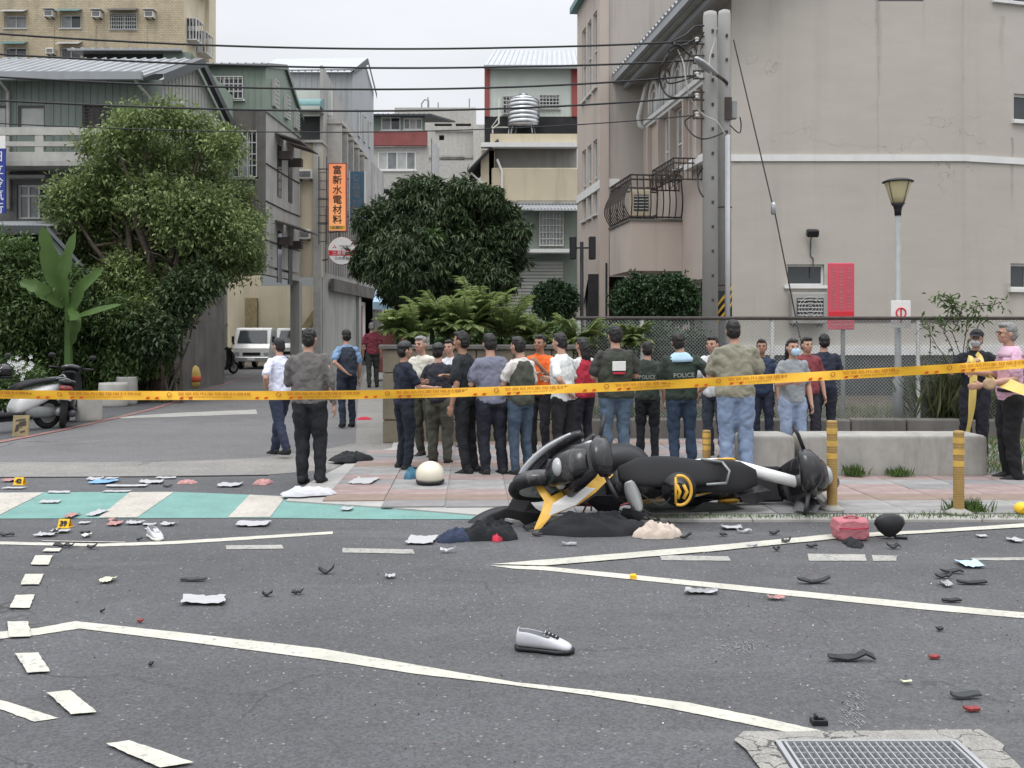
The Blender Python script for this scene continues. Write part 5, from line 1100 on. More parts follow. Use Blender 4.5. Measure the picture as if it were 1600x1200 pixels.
def cloud(blobs, ns, nl, L, W, spread, droop, seed, shell=.55, out=.8):
    """sprays on blob shells. blobs: (x,y,z,rx,ry,rz)"""
    r = np.random.default_rng(seed); B = np.array(blobs, float); vol = (B[:,3]*B[:,4]+B[:,3]*B[:,5]); k = r.choice(len(B), ns, p=vol/vol.sum())
    d = norm(r.normal(size=(ns,3))); rad = shell+(1-shell)*r.random(ns)**.7; rad *= 1+.12*r.normal(size=ns)
    # lumpy radius
    lump = 1+.16*np.sin(d[:,0]*7+k)*np.sin(d[:,2]*8+k*2)*np.sin(d[:,1]*6)
    C = B[k,:3]+d*B[k,3:]*(rad*lump)[:,None]
    sd = norm(d*out+r.normal(size=(ns,3))*.5+np.array([0,0,-droop]))
    C = np.repeat(C, nl, 0); sd = np.repeat(sd, nl, 0); n = ns*nl
    t = np.tile(np.linspace(-.5,.5,nl), ns)
    P = C+sd*(t*spread)[:,None]+r.normal(size=(n,3))*spread*.12
    D = norm(sd*.7+r.normal(size=(n,3))*.6+np.array([0,0,-droop*.7])); N_ = norm(np.array([0,0,1.])+r.normal(size=(n,3))*.45)
    return P, D, N_, L*(.7+.6*r.random(n)), W*(.7+.6*r.random(n))
def blobpx(l, Y, dy=.6, seed=1):
    r = random.Random(seed); out = []
    for x, y, rp in l: p = at(x, y, Y+r.uniform(-dy,dy)); s_ = Y/F; out.append((p.x,p.y,p.z,rp*s_,rp*s_*1.0,rp*s_*.86))
    return out
def limbs(parent, base, tips, r0, seed=3, name='trunk', k=6):
    r = random.Random(seed); q = MB(); b = Vector(base)
    top = b+Vector((0,0,1.6)); q.tube([b, b+Vector((.05,0,.6)), top], [r0*1.25,r0,r0*.85], 10)
    for t in tips:
        t = Vector(t[:3]); pts = [top+Vector((0,0,-.3))]; 
        for i in range(1,k): f_ = i/k; pts.append(top.lerp(t, f_)+Vector((r.uniform(-.15,.15),r.uniform(-.15,.15),.25*math.sin(f_*math.pi)+r.uniform(-.1,.1))))
        pts.append(t); q.tube(pts, [r0*.55*(1-.85*i/k) for i in range(k+1)], 6)
        for j in range(3):
            a = pts[2+j]; e_ = a+Vector((r.uniform(-1,1),r.uniform(-1,1),r.uniform(-.2,.9)))*.9; q.tube([a,a.lerp(e_,.5)+Vector((0,0,.1)),e_], [r0*.2,r0*.13,r0*.05], 5)
    return q.build(name, M['bark'], parent, True)
# big tree
T1 = [(215,195,40),(262,185,38),(315,205,42),(350,225,34),(178,215,30),(190,245,42),(250,240,58),(320,262,56),(368,310,38),(120,300,46),(180,305,62),(240,310,64),(300,340,74),(365,365,46),(105,335,36),(150,370,62),(225,395,78),(320,410,70),(385,385,34),(200,440,60),(285,455,50),(340,420,40),(130,420,50),(388,415,24),(240,480,46),(330,330,50),(150,330,46)]
bl1 = blobpx([(x,y,r*.74) for x,y,r in T1+[(195,180,22),(140,225,24),(82,318,20),(400,345,20),(150,265,22)]], 24.2, 1.0, 4)
t1 = thing('camphor_tree', 'big light green broadleaf tree in front of the green balcony house', 'tree', (at(245,620,23.6).x,23.6,0))
limbs(t1, (t1.location.x,23.6,0), bl1[::2], .22)
leafobj('crown', *cloud(bl1, 5600, 11, .125, .056, .52, .15, 11, .62), 'leaf1', t1)
# mango tree
T2 = [(690,335,62),(640,345,58),(745,345,56),(770,370,46),(610,375,46),(695,395,78),(640,410,62),(755,405,60),(785,395,34),(700,440,70),(630,445,40),(765,440,40),(590,390,30),(800,380,20)]
bl2 = blobpx(T2, 30, 1.0, 5); t2 = thing('mango_tree', 'dark dense round mango tree in the middle beside the cream house', 'tree', (at(700,600,30).x,30,0))
limbs(t2, (t2.location.x,30,0), bl2[::2], .25)
P_,D_,N_,L_,W_ = cloud(bl2+blobpx([(575,345,24),(655,298,24),(728,296,22),(785,335,24),(812,360,16),(570,410,24),(640,300,26),(765,308,22)],30,.8,9), 8200, 9, .24, .058, .14, .75, 12, .70, .9); leafobj('crown', P_,D_,N_,L_,W_, 'leaf2', t2)
P_,D_,N_,L_,W_ = cloud(blobpx([(665,395,22),(650,420,18),(675,370,12)], 28.8, .2, 2), 260, 7, .26, .07, .12, .6, 13); q_ = leafobj('young_shoot', P_,D_,N_,L_,W_, 'leaf3', t2)
# round topiary trees by the gate
for (x,y,r_,Y_,lab) in ((868,470,33,27,'clipped round dark green tree left of the tower arch'),(1000,470,40,20.5,'wide clipped dark green bush in front of the tower door, left half'),(1048,468,40,20.0,'wide clipped dark green bush beside the utility pole')):
    b_ = blobpx([(x,y,r_)], Y_, 0); t_ = thing('clipped_tree', lab, 'tree', (b_[0][0],Y_,0)); q = MB(); q.tube([(b_[0][0],Y_,0),(b_[0][0],Y_,b_[0][2])], .07, 8); q.build('trunk', M['bark'], t_)
    leafobj('crown', *cloud(b_, 2600, 6, .07, .045, .10, .1, int(x), .8), 'leaf6', t_)
# left shrubs
def shrub(name, lab, l, Y, ns, seed, m='leaf3', L=.13, W=.05, cat='shrub', nl=9, sp=.4, dr=.25, stems=8, dy=.5):
    b_ = blobpx(l, Y, dy, seed); cx = sum(b[0] for b in b_)/len(b_); s_ = thing(name, lab, cat, (cx,Y,0))
    q = MB(); r = random.Random(seed)
    for i in range(stems):
        t = b_[i % len(b_)]; q.tube([(cx+r.uniform(-.3,.3),Y+r.uniform(-.2,.2),0),((cx+t[0])/2,t[1],t[2]*.5),(t[0],t[1],t[2])], [.035,.025,.01], 5)
    q.build('stem', M['bark'], s_); leafobj('foliage', *cloud(b_, ns, nl, L, W, sp, dr, seed, .35), m, s_); return s_
shrub('tall_shrub', 'tall leafy shrub at the left edge above the white scooter', [(-30,430,60),(20,400,42),(40,450,60),(75,480,62),(10,510,60),(100,440,35),(60,540,50),(-40,520,60)], 22.2, 3600, 21)
shrub('bamboo_shrub', 'dense green shrub with arching stems behind the concrete tubs', [(146,535,46),(118,565,36),(186,498,34),(160,590,38),(95,595,34),(192,565,34),(128,510,36),(205,535,26),(170,470,24),(150,605,24)], 22.9, 3200, 22, 'leaf3', .15, .045)
shrub('bright_shrub', 'lighter green spreading shrub under the big tree near the hoarding', [(205,450,36),(235,470,36),(255,500,26),(215,500,40),(175,440,26),(225,540,34),(240,560,22)], 23.4, 2200, 23, 'leaf1', .15, .07, dr=.1)
shrub('dark_understorey_shrub', 'dark low shrub behind the farthest concrete tub', [(225,600,30),(245,590,26),(205,580,30),(245,608,18)], 23.8, 1000, 24, 'leaf6', .1, .05)
shrub('hedge_shrub', 'dark shrub mass beneath the big tree beside the hoarding', [(245,540,28),(262,500,28),(290,455,34),(245,520,32),(315,435,26)], 22.6, 1200, 25, 'leaf2', .14, .06)
# white blossom bush near scooters
shrub('flowering_shrub', 'small shrub with white flowers behind the parked white scooter', [(20,590,26),(45,600,22),(0,610,26)], 18.6, 500, 26, 'leaf3', .1, .04, stems=4)
# banana plant
ba = thing('banana_plant', 'banana plant with broad upright leaves among the left shrubs', 'plant', (at(110,600,21.6).x,21.6,0))
q = MB(); q.tube([at(108,620,21.6), at(106,480,21.6)], [.11,.07], 8); q.build('stem', M['leaf4'], ba)
def bigleaf(pts, wmax, tiltn=(0,-1,0)):
    pts = [at(p[0],p[1],p[2]+1.55) for p in pts]; n = 12; S = []
    for i in range(n+1):
        t = i/n*(len(pts)-1); j = min(int(t), len(pts)-2); S.append(pts[j].lerp(pts[j+1], t-j))
    q = MB(); vs = []; nn = Vector(tiltn); rb_ = random.Random(int(pts[0].z*100))
    for i, p in enumerate(S):
        d = (S[min(i+1,n)]-S[max(i-1,0)]).normalized(); s_ = d.cross(nn).normalized(); w_ = wmax*math.sin(math.pi*min(1,(i/n)*.92+.06))**.6*(1 if i < n else .1); k_ = nn*w_*.30; w_ *= (1 if i % 3 else rb_.uniform(.72,.95))
        vs += [p-s_*w_+k_, p-s_*w_*.5+k_*.3, p, p+s_*w_*.5+k_*.3, p+s_*w_+k_]
    q.add(vs, [(i*5+j,i*5+j+1,i*5+j+6,i*5+j+5) for i in range(n) for j in range(4)]); return q.build('banana_leaf', M['leaf4'], ba, True)
bigleaf([(100,470,20),(82,420,19.8),(66,352,19.6)], .21, (.3,-1,0)); bigleaf([(104,480,20),(100,430,19.7),(118,362,19.6)], .20, (-.3,-1,.1)); bigleaf([(106,500,20),(128,450,19.8),(162,420,19.6)], .17, (0,-1,.5)); bigleaf([(108,480,20),(120,500,19.4),(112,540,19.8)], .13, (.2,-1,0)); bigleaf([(100,480,20),(60,450,19.6),(30,440,19.5)], .17, (0,-1,.5)); bigleaf([(106,500,20),(140,490,19.6),(190,476,19.4)], .13, (0,-.7,.8))
# garden palms behind the wall
for i,(x,y,s_,lab,m_,z_) in enumerate(((650,512,70,'light green arching palm behind the garden wall, nearest the alley','leaf5',.9),(700,505,74,'light green arching palm in the middle of the garden behind the crowd','leaf5',.9),(752,490,78,'tallest light green palm behind the man in blue grey shirt','leaf5',.9),(905,520,50,'young light green plant under the tower arch','leaf5',.6),(985,520,42,'small light green plant by the white fence post','leaf5',.5),(675,495,60,'light green palm between the two nearest the alley','leaf5',.9),(728,500,66,'light green palm arching over the man in black','leaf5',.9),(790,505,60,'light green palm at the right end of the garden wall','leaf5',.9),(835,515,50,'low light green palm behind the orange shirted rescuer','leaf5',.9),(620,500,40,'smallest palm at the end of the garden wall','leaf5',.9))):
    Y_ = 14.95+.2*(i%3); c_ = at(x,y+22,Y_); pl_ = thing('garden_palm', lab, 'plant', (c_.x,Y_,0), 'palms behind the crowd'); r = np.random.default_rng(40+i); sc_ = s_*Y_/F
    Ps, Ds = [], []
    q = MB(); q.tube([(c_.x,Y_,0),c_], [.06,.04], 6)
    for k in range(26):
        a = r.uniform(0,2*math.pi); up_ = r.uniform(.9,2.1); L0 = sc_*r.uniform(.5,.85); pts = []
        for j in range(9): t = j/8; pts.append(c_+Vector((math.cos(a)*L0*t*.9, math.sin(a)*L0*t*.9, L0*(up_*t-.75*t*t))))
        q.tube(pts, [.012*(1-.8*j/8)+.002 for j in range(9)], 4)
        for j in range(1,9):
            for e_ in (0,.33,.66):
                p = pts[j-1].lerp(pts[j], e_+.01); d = (pts[j]-pts[j-1]).normalized(); sd_ = d.cross(Vector((0,0,1))).normalized()
                for sg in (1,-1): Ps.append(p); Ds.append(d*.55+sd_*sg*.8+Vector((0,0,-.15)))
    q.build('stem', M['leaf3'], pl_); n = len(Ps); Ps = np.array(Ps); Ds = norm(np.array(Ds)); leafobj('frond', Ps, Ds, norm(np.array([[0,0,1.]]*n)+r.normal(size=(n,3))*.2), np.full(n,.17)*r.uniform(.6,1.2,n), np.full(n,.03), m_, pl_)
shrub('hedge', 'low dark hedge behind the crowd in front of the cream house', [(780,520,26),(820,525,30),(860,530,30),(900,535,26),(940,530,26),(740,530,26),(700,535,26)], 17.2, 2200, 31, 'leaf3', .08, .04, 'hedge', 6, .15, 0, 7)
shrub('fence_hedge', 'dark hedge behind the fence at the back of the crowd', [(980,530,30),(1030,535,34),(1080,540,30),(1130,560,26),(1180,580,24)], 17.0, 1600, 32, 'leaf6', .08, .04, 'hedge', 6, .15, 0, 7)
# creeper on the fence
cr_ = thing('fence_creeper', 'thin creeper climbing over the fence rail beside the capped man', 'creeper', (at(1500,600,15).x,15.0,.2))
q = MB(); r = random.Random(9); tips = []
for (pts) in ([(1500,640),(1496,560),(1478,520),(1492,470),(1466,462)],[(1500,620),(1505,560),(1512,500),(1530,480),(1560,472)],[(1492,580),(1460,540),(1446,510)],[(1505,560),(1490,520),(1500,480),(1478,470)],[(1478,520),(1455,500),(1450,560)],[(1520,600),(1508,540),(1535,500)]):
    P_ = [at(x+r.uniform(-3,3), y, 14.98+r.uniform(-.1,.1)) for x, y in pts]; S = []
    for i in range(len(P_)-1):
        for t in (0,.33,.66): S.append(P_[i].lerp(P_[i+1],t)+Vector((r.uniform(-.03,.03),0,r.uniform(-.03,.03))))
    S.append(P_[-1]); q.tube(S, .008, 4); tips += S[len(S)//3:]
q.build('stem', M['bark'], cr_)
rg = np.random.default_rng(5); top_ = [p for p in tips if p.z > 1.75]*9+tips*2; n = len(top_); Ps = np.array([tuple(p) for p in top_])+rg.normal(size=(n,3))*.07; leafobj('foliage', Ps, norm(rg.normal(size=(n,3))+[0,0,-.5]), norm(rg.normal(size=(n,3))*.4+[0,0,1.]), rg.uniform(.07,.14,n), rg.uniform(.03,.05,n), 'leaf3', cr_)
# grasses
def tuft(name, lab, px, py, Y, n, h, w_, spread, m, seed, z=0.0, cat='plant', kind=None, xr=None):
    r = np.random.default_rng(seed); p = at(px,py,Y); base = np.array([p.x,Y,z]); P = base+np.c_[r.normal(size=n)*spread if xr is None else r.uniform(xr[0],xr[1],n)-p.x, r.normal(size=n)*spread*.6 if xr is None else r.uniform(xr[2],xr[3],n)-Y, np.zeros(n)]
    D = norm(np.c_[r.normal(size=n)*.4,r.normal(size=n)*.4,np.ones(n)]); o = leafobj(name, P, D, norm(r.normal(size=(n,3))), h*(.4+.7*r.random(n)), np.full(n,w_), m, None, kind, tuple(base)); 
    if lab: tag(o, lab, cat)
    return o
tuft('grass_tuft', 'grass tuft growing at the foot of the nearest ochre bollard', 1512, 800, 8.75, 420, .16, .008, .09, 'grass', 1)
tuft('grass_tuft', 'small weeds in the kerb left of the nearest ochre bollard', 1462, 800, 8.6, 90, .07, .008, .1, 'grass', 2)
tuft('grass_tuft', 'tall reedy grass clump behind the fence left of the capped man', 1478, 620, 15.3, 1500, 1.05, .006, .2, 'drygrass', 3, .22)
tuft('grass_tuft', 'reedy grass clump behind the fence between the two men', 1560, 620, 15.4, 900, .85, .006, .2, 'drygrass', 6, .22)
tuft('grass_tuft', 'small green weed at the base of the bench near the thin bollard', 1338, 735, 10.8, 160, .16, .012, .06, 'grass', 7, .03)
tuft('grass_tuft', 'second green weed at the base of the bench', 1405, 735, 10.8, 140, .14, .012, .06, 'grass', 8, .03)
tuft('grass', None, 1560, 730, 11.5, 9000, .10, .008, .1, 'grass', 4, .02, kind='stuff', xr=(5.35,9.5,10.95,14.6))
tuft('grass', None, 1250, 640, 15.5, 5000, .16, .01, .1, 'drygrass', 5, .22, kind='stuff', xr=(1,12,15.3,18))
tuft('grass', None, 1250, 640, 11.5, 900, .05, .007, .1, 'grass', 9, .025, kind='stuff', xr=(1.2,5.3,8.36,8.5))
mb = MB(); mb.quad((5.3,10.9,.024),(12,10.9,.024),(12,14.7,.024),(5.3,14.7,.024)); struct(mb, 'grass_verge', M['soil'], loc=(0,0,0))
# concrete tubs
for (x, yb, wpx, hpx, lab) in ((130,660,40,46,'nearest round concrete planter tub behind the black scooter'),(168,637,44,38,'middle concrete planter tub with dark soil rim'),(192,633,32,44,'farthest concrete planter tub behind the middle tub')):
    p_ = gd(x, yb); s_ = p_.y/F; R_, H_ = wpx*s_/2, hpx*s_; tb_ = thing('planter_tub', lab, 'planter', (p_.x,p_.y+R_,0), 'concrete planter tubs along the parking strip')
    q = MB(); q.lathe([(R_*.93,0),(R_*.98,.04),(R_,.1),(R_,H_-.05),(R_*.97,H_),(R_*.85,H_),(R_*.82,H_-.1)], 24, (p_.x,p_.y+R_,0)); q.build('tub', M['conc_pale'], tb_, True)
    q = MB(); q.lathe([(R_*.83,H_-.09),(.01,H_-.06)], 20, (p_.x,p_.y+R_,0)); q.build('soil', M['soil'], tb_)
# ---------------------------------------------------------------- people
CLT = {}
def cm(rgb):
    k = tuple(round(c,3) for c in rgb)
    if k not in CLT: CLT[k] = shirtmat('garment_fabric', rgb)
    return CLT[k]
M['pink_collar'] = shirtmat('pink_collar_fabric', (.62,.42,.52))
tex = bpy.data.textures.new('folds', 'CLOUDS'); tex.noise_scale = .11; tex.noise_depth = 2
texh = bpy.data.textures.new('creases', 'CLOUDS'); texh.noise_scale = .05; texh.noise_depth = 2; texh.noise_type = 'HARD_NOISE'
texc = bpy.data.textures.new('cloth_creases', 'CLOUDS'); texc.noise_scale = .16; texc.noise_depth = 2; texc.noise_type = 'HARD_NOISE'
def capsule(q, pts, rad, n=12):
    pts = [Vector(p) for p in pts]; q.tube(pts, rad, n); R = rad if isinstance(rad,(list,tuple)) else [rad]*len(pts)
    for p, r_ in zip(pts, R): q.ell(p, r_, 12, 8)
def soft(ob, vox, disp=0.0, dec=.5, sm=2, tx=None):
    m = ob.modifiers.new('remesh','REMESH'); m.mode = 'VOXEL'; m.voxel_size = vox; m.use_smooth_shade = True
    s_ = ob.modifiers.new('smooth','SMOOTH'); s_.iterations = sm; s_.factor = .5
    if disp: d = ob.modifiers.new('folds','DISPLACE'); d.texture = tx or tex; d.strength = disp; d.mid_level = .42; d.texture_coords = 'GLOBAL'
    if dec < 1: d = ob.modifiers.new('light','DECIMATE'); d.ratio = dec
ARM = {'down': ((.05,-.02,-.29),(.06,.06,-.54)), 'front': ((.05,.04,-.28),(-.07,.27,-.24)), 'hip': ((.13,-.10,-.26),(.03,.03,-.42)), 'cross': ((.05,.08,-.27),(-.24,.20,-.20)),
       'phone': ((.03,.13,-.25),(-.04,.33,-.06)), 'back': ((.08,-.14,-.26),(-.10,-.16,-.42)), 'up': ((.08,.12,-.22),(-.02,.22,.02)), 'fwd': ((.03,.12,-.27),(.0,.36,-.30)), 'mouth': ((.10,.12,-.24),(-.15,.20,-.02))}
def person(px, top, feet, face_, label, shirt, pants, armR='down', armL='down', sleeve='short', hair='hair', longh=False, stride=0., skin='skin', shoe=(.02,.02,.02), vest=None, loose=1.0, wide=1.0, extras=(), fine=False, z0=0.0, lean=0., skirt=False):
    g = gd(px, feet, z0); H = CH - (top-HY)/F*g.y - z0; s = H/1.74
    P = thing('person', label, 'person', (g.x,g.y,z0)); P.rotation_euler = (math.radians(random.uniform(-4,1.5)),math.radians(random.uniform(-2.5,2.5)),math.radians(face_)); P.scale = (s*random.uniform(.97,1.06),s,s)
    V = Vector
    def B(mb, name, m, sm=True): return mb.build(name, m, P, sm, local=True)
    J = {}
    for sg, arm in ((1,armR),(-1,armL)):
        a = ARM[arm] if isinstance(arm, str) else arm; sh = V((sg*.178*wide,lean*.1,1.405)); J[sg] = (sh, sh+V((a[0][0]*sg,a[0][1],a[0][2])), sh+V((a[1][0]*sg,a[1][1],a[1][2])))
    leg = {}
    for sg in (1,-1): st = stride*sg; leg[sg] = (V((sg*.092,0,.90)), V((sg*.10,.035+st*.55,.49+abs(st)*.02)), V((sg*.105,st-.01,.085+max(0,-st)*.12)))
    # body: one continuous figure
    q = MB(); ly = lean*.1
    q.loft([(.86,0,0,.125,.085),(.95,0,0,.135,.092),(1.08,0,.0,.120,.085),(1.22,0,ly,.135,.095),(1.34,0,ly,.135,.083),(1.40,0,ly-.005,.10,.062),(1.46,0,ly,.052,.050)], 'z', 16, 2.2)
    capsule(q, [V((0,ly-.005,1.42)), V((0,ly+.018,1.54))], [.058,.052])
    hx_ = random.uniform(-.015,.015); hc = V((hx_,ly+.02+random.uniform(-.01,.03),1.625-random.uniform(0,.015))); q.ell(hc, (.074,.093,.105)); q.ell(hc+V((0,.03,-.062)), (.056,.062,.052)); q.ell(hc+V((0,.060,-.09)), (.024,.026,.02))
    q.ell(hc+V((0,.098,-.022)), (.012,.018,.024)); q.ell(hc+V((0,.094,-.036)), (.017,.013,.010)); q.ell(hc+V((0,.085,-.062)), (.024,.014,.011)); q.ell(hc+V((0,.078,.018)), (.052,.018,.014))
    for sg in (1,-1): q.ell(hc+V((sg*.077,-.005,-.015)), (.009,.018,.03)); q.ell(hc+V((sg*.04,.066,-.03)),(.024,.02,.022))
    for sg in (1,-1):
        sh, e_, h_ = J[sg]; capsule(q, [sh+V((-sg*.035,0,-.035)), sh.lerp(e_,.4), e_, e_.lerp(h_,.3), h_], [.040,.045,.038,.039,.026])
        hp, k_, an = leg[sg]; capsule(q, [hp, hp.lerp(k_,.4), k_, k_.lerp(an,.35), an], [.075,.070,.050,.052,.038]); q.ell(an+V((0,.045,-.045)), (.032,.092,.026))
        d = (h_-e_).normalized(); sd_ = d.cross(V((0,0,1)));  sd_ = V((1,0,0)) if sd_.length < .3 else sd_.normalized(); 
        inw = V((-sg,0,0)); nrm = (inw - d*inw.dot(d)).normalized() if abs(inw.dot(d)) < .9 else V((0,0,-1)); sd_ = d.cross(nrm).normalized()*1
        if fine or True:
            pc_ = h_+d*.045; R_ = Matrix((sd_, d, nrm)).transposed(); q.ell(pc_, (.040,.052,.017), 10, 7, 0, R_)
            for i, (o_, l_) in enumerate(((-.030,.060),(-.010,.072),(.010,.068),(.029,.052))):
                a0 = pc_+sd_*o_+d*.036; a1 = a0+d*l_*.5+nrm*.006; a2 = a1+d*l_*.35+nrm*.022; q.tube([a0,a1,a2], [.0095,.0088,.0075], 6); q.ell(a2, .0076, 6, 5)
            a0 = pc_-sd_*.030-d*.02; a1 = a0-sd_*.022+d*.026+nrm*.010; a2 = a1+d*.026+nrm*.010; q.tube([a0,a1,a2], [.013,.0105,.009], 6); q.ell(a2, .009, 6, 5)
    o = B(q, 'body', M[skin]); soft(o, .0085 if fine else .0105, 0, .55 if fine else .35, 1)
    # trousers
    q = MB(); q.loft([(.84,0,0,.15,.105),(.90,0,0,.168,.125),(.99,0,0,.155,.115),(1.05,0,0,.14,.105)], 'z', 16, 2.2)
    for sg in (1,-1): hp, k_, an = leg[sg]; capsule(q, [hp, hp.lerp(k_,.45), k_, k_.lerp(an,.5), an+V((0,0,.0))], [.102*loose,.095*loose,.075*loose,.070*loose,.062*loose])
    o = B(q, 'trousers', cm(pants)); soft(o, .014, .038, .8, 2, texc)
    # shirt
    q = MB(); w_ = wide
    q.loft([(.885,0,0,.165*w_,.125),(.93,0,0,.178*w_,.135),(1.08,0,.0,.162*w_,.125),(1.22,0,ly,.172*w_,.128),(1.35,0,ly,.182*w_,.112),(1.41,0,ly,.155*w_,.092),(1.445,0,ly,.105*w_,.078),(1.468,0,ly,.066,.064)], 'z', 18, 2.3)
    for sg in (1,-1):
        sh, e_, h_ = J[sg]
        if sleeve == 'short': capsule(q, [sh+V((-sg*.03,0,-.022)), sh.lerp(e_,.45), sh.lerp(e_,.74)], [.062,.066,.070])
        elif sleeve == 'long': capsule(q, [sh+V((-sg*.03,0,-.022)), sh.lerp(e_,.5), e_, e_.lerp(h_,.5), e_.lerp(h_,.9)], [.062,.062,.056,.050,.042])
    o = B(q, 'shirt', cm(shirt)); soft(o, .012, .048, .8, 2, texc)
    if vest:
        q = MB(); q.loft([(.87,0,0,.178*w_,.138),(.93,0,0,.188*w_,.146),(1.08,0,.0,.176*w_,.137),(1.22,0,ly,.186*w_,.14),(1.36,0,ly,.165*w_,.126),(1.43,0,ly,.12*w_,.095)], 'z', 18, 2.3)
        o = B(q, 'vest', cm(vest)); soft(o, .014, .045, .75, 2, texc)
    q = MB(); q.ell(hc+V((0,-.012,.022)), (.083,.098,.100)); q.ell(hc+V((0,-.04,-.02)), (.078,.072,.085)); q.ell(hc+V((0,.04,.082)), (.06,.055,.035))
    if longh: q.loft([(1.36,0,ly-.07,.07,.03),(1.45,0,ly-.07,.085,.045),(1.6,0,ly-.04,.088,.07),(1.68,0,ly-.02,.07,.07)], 'z', 14, 2.2)
    o = B(q, 'hair', M[hair] if hair else M['hair']); soft(o, .008, .020, .9, 1, texh)
    # cut the hair off the face: push front vertices inside the skull
    for v in o.data.vertices:
        if v.co.y-hc.y > .045 and v.co.z-hc.z < .045: v.co.y = hc.y+.03
    for sg in (1,-1):
        an = leg[sg][2]; q = MB(); q.loft([(-.075,an.x,an.z-.03,.028,.03),(-.05,an.x,an.z-.03,.042,.05),(.03,an.x,an.z-.035,.046,.048),(.12,an.x,an.z-.055,.05,.03),(.165,an.x,an.z-.06,.042,.022),(.185,an.x,an.z-.065,.02,.014)], 'y', 14, 2.5)
        q.v = [V((v.x, v.y+an.y, v.z)) for v in q.v]; B(q, 'shoe', cm(shoe))
    fr = math.cos(math.radians(face_))
    if fr < .35:
        for sg in (1,-1): q = MB(); q.ell(hc+V((sg*.030,.083,.0)), (.011,.006,.0055), 8, 6); B(q, 'eye', M['black']); q = MB(); q.tube([hc+V((sg*.015,.094,.017)), hc+V((sg*.030,.095,.022)), hc+V((sg*.046,.086,.017))], .0035, 5); B(q, 'eyebrow', M['hair'])
        q = MB(); q.ell(hc+V((0,.093,-.062)), (.022,.006,.006), 8, 6); B(q, 'mouth', M['cloth_pink'])
    ctx = dict(P=P, hc=hc, B=B, J=J, V=V, ly=ly, leg=leg)
    for e_ in extras: e_(ctx)
    return P
def x_cap(m='black'):
    def f(c):
        q = MB(); hc, V = c['hc'], c['V']; q.ell(hc+V((0,-.008,.035)), (.094,.110,.095)); 
        for i,v in enumerate(q.v):
            if v.z < hc.z+.045: q.v[i] = V((v.x,v.y,hc.z+.045))
        q.loft([(.05,0,hc.z+.052,.075,.008),(.10,0,hc.z+.050,.070,.008),(.17,0,hc.z+.040,.050,.006),(.195,0,hc.z+.034,.022,.004)], 'y', 14, 2.2); 
        c['B'](q, 'cap', M[m])
    return f
def x_mask(m='maskblue'):
    def f(c):
        q = MB(); hc, V = c['hc'], c['V']; q.loft([(-.115,0,c['ly']+.09,.02,.018),(-.09,0,c['ly']+.085,.052,.038),(-.05,0,c['ly']+.08,.062,.052),(-.022,0,c['ly']+.075,.05,.052),(-.012,0,c['ly']+.07,.035,.045)], 'z', 14, 2.3)
        q.v = [V((v.x, v.y, v.z+hc.z)) for v in q.v]; c['B'](q, 'face_mask', M[m])
        for sg in (1,-1): q = MB(); q.tube([hc+V((sg*.058,.08,-.04)), hc+V((sg*.08,0.0,0.0))], .0025, 4); c['B'](q, 'mask_strap', M[m])
    return f
def x_glasses(m='black'):
    def f(c):
        hc, V = c['hc'], c['V']; q = MB()
        for sg in (1,-1):
            q.tube([hc+V((sg*.031+.024*math.cos(t*math.pi/7), .100, .017*math.sin(t*math.pi/7))) for t in range(15)], .0022, 5, cap=False); q.tube([hc+V((sg*.055,.098,.005)), hc+V((sg*.083,.02,.0))], .0025, 4)
        q.tube([hc+V((-.008,.1,.004)), hc+V((.008,.1,.004))], .0025, 4); c['B'](q, 'glasses', M[m])
    return f
def x_print(txt, rgb='print_white', z=1.27, sz=.075, back=True):
    def f(c):
        for i, s_ in enumerate(txt):
            T_ = Matrix.Translation((0, -.165, z-i*.085)) @ Matrix.Rotation(math.pi/2,4,'X'); text(s_, 'back_lettering', c['P'], T_, sz, rgb, local=True, ext=.002)
    return f
def x_patch(m, x0, x1, z0, z1, y=-.158, name='back_panel'):
    def f(c): q = MB(); q.box(x0,x1,y,y+.03,z0,z1,0,.004); c['B'](q, name, M[m], False)
    return f
def x_collar(m):
    def f(c): q = MB(); q.loft([(1.36,0,c['ly'],.155,.11),(1.40,0,c['ly'],.15,.102),(1.45,0,c['ly'],.105,.082),(1.475,0,c['ly'],.07,.07)], 'z', 16, 2.2); q.v = [c['V']((v.x*1.04,v.y*1.14,v.z+.004)) for v in q.v]; c['B'](q, 'collar', M[m])
    return f
def x_belt(m='matt_black'):
    def f(c): q = MB(); q.loft([(.985,0,0,.170,.131),(1.02,0,0,.166,.128)], 'z', 20, 2.3); c['B'](q, 'belt', M[m])
    return f
navy, blk, ol = (.018,.024,.042), (.014,.015,.018), (.045,.052,.038)
person(438,527,713,48,'man in white shirt and navy trousers walking away left of the man in grey',(.66,.68,.80),(.022,.03,.055),'hip','hip',stride=.30,loose=1.05)
person(487,511,756,-4,'man in loose grey shirt and black trousers seen from behind, nearest of the left group',(.125,.115,.112),blk,'down','front',wide=1.16,loose=1.12,sleeve='long')
person(543,514,668,25,'man in dark navy vest over pale blue shirt beside the man in grey',(.17,.27,.42),navy,'down','back',vest=(.03,.037,.055),stride=.08)
person(583,503,606,10,'distant person in dark red top walking down the alley',(.16,.03,.045),(.03,.035,.03),hair='hair_grey',stride=.12)
person(632,533,736,-60,'slim person in black uniform facing right at the left end of the crowd',(.016,.02,.035),(.014,.018,.028),'fwd','front',extras=(x_cap(),))
person(668,523,716,150,'light haired person in white top behind the black uniformed one',(.62,.60,.52),(.05,.05,.04),'front','down',hair='hair_grey')
person(688,536,726,-12,'person in dark top, cap and olive trousers holding a bag in the crowd',(.03,.03,.042),(.075,.075,.06),'cross','front',extras=(x_cap(),),loose=1.12)
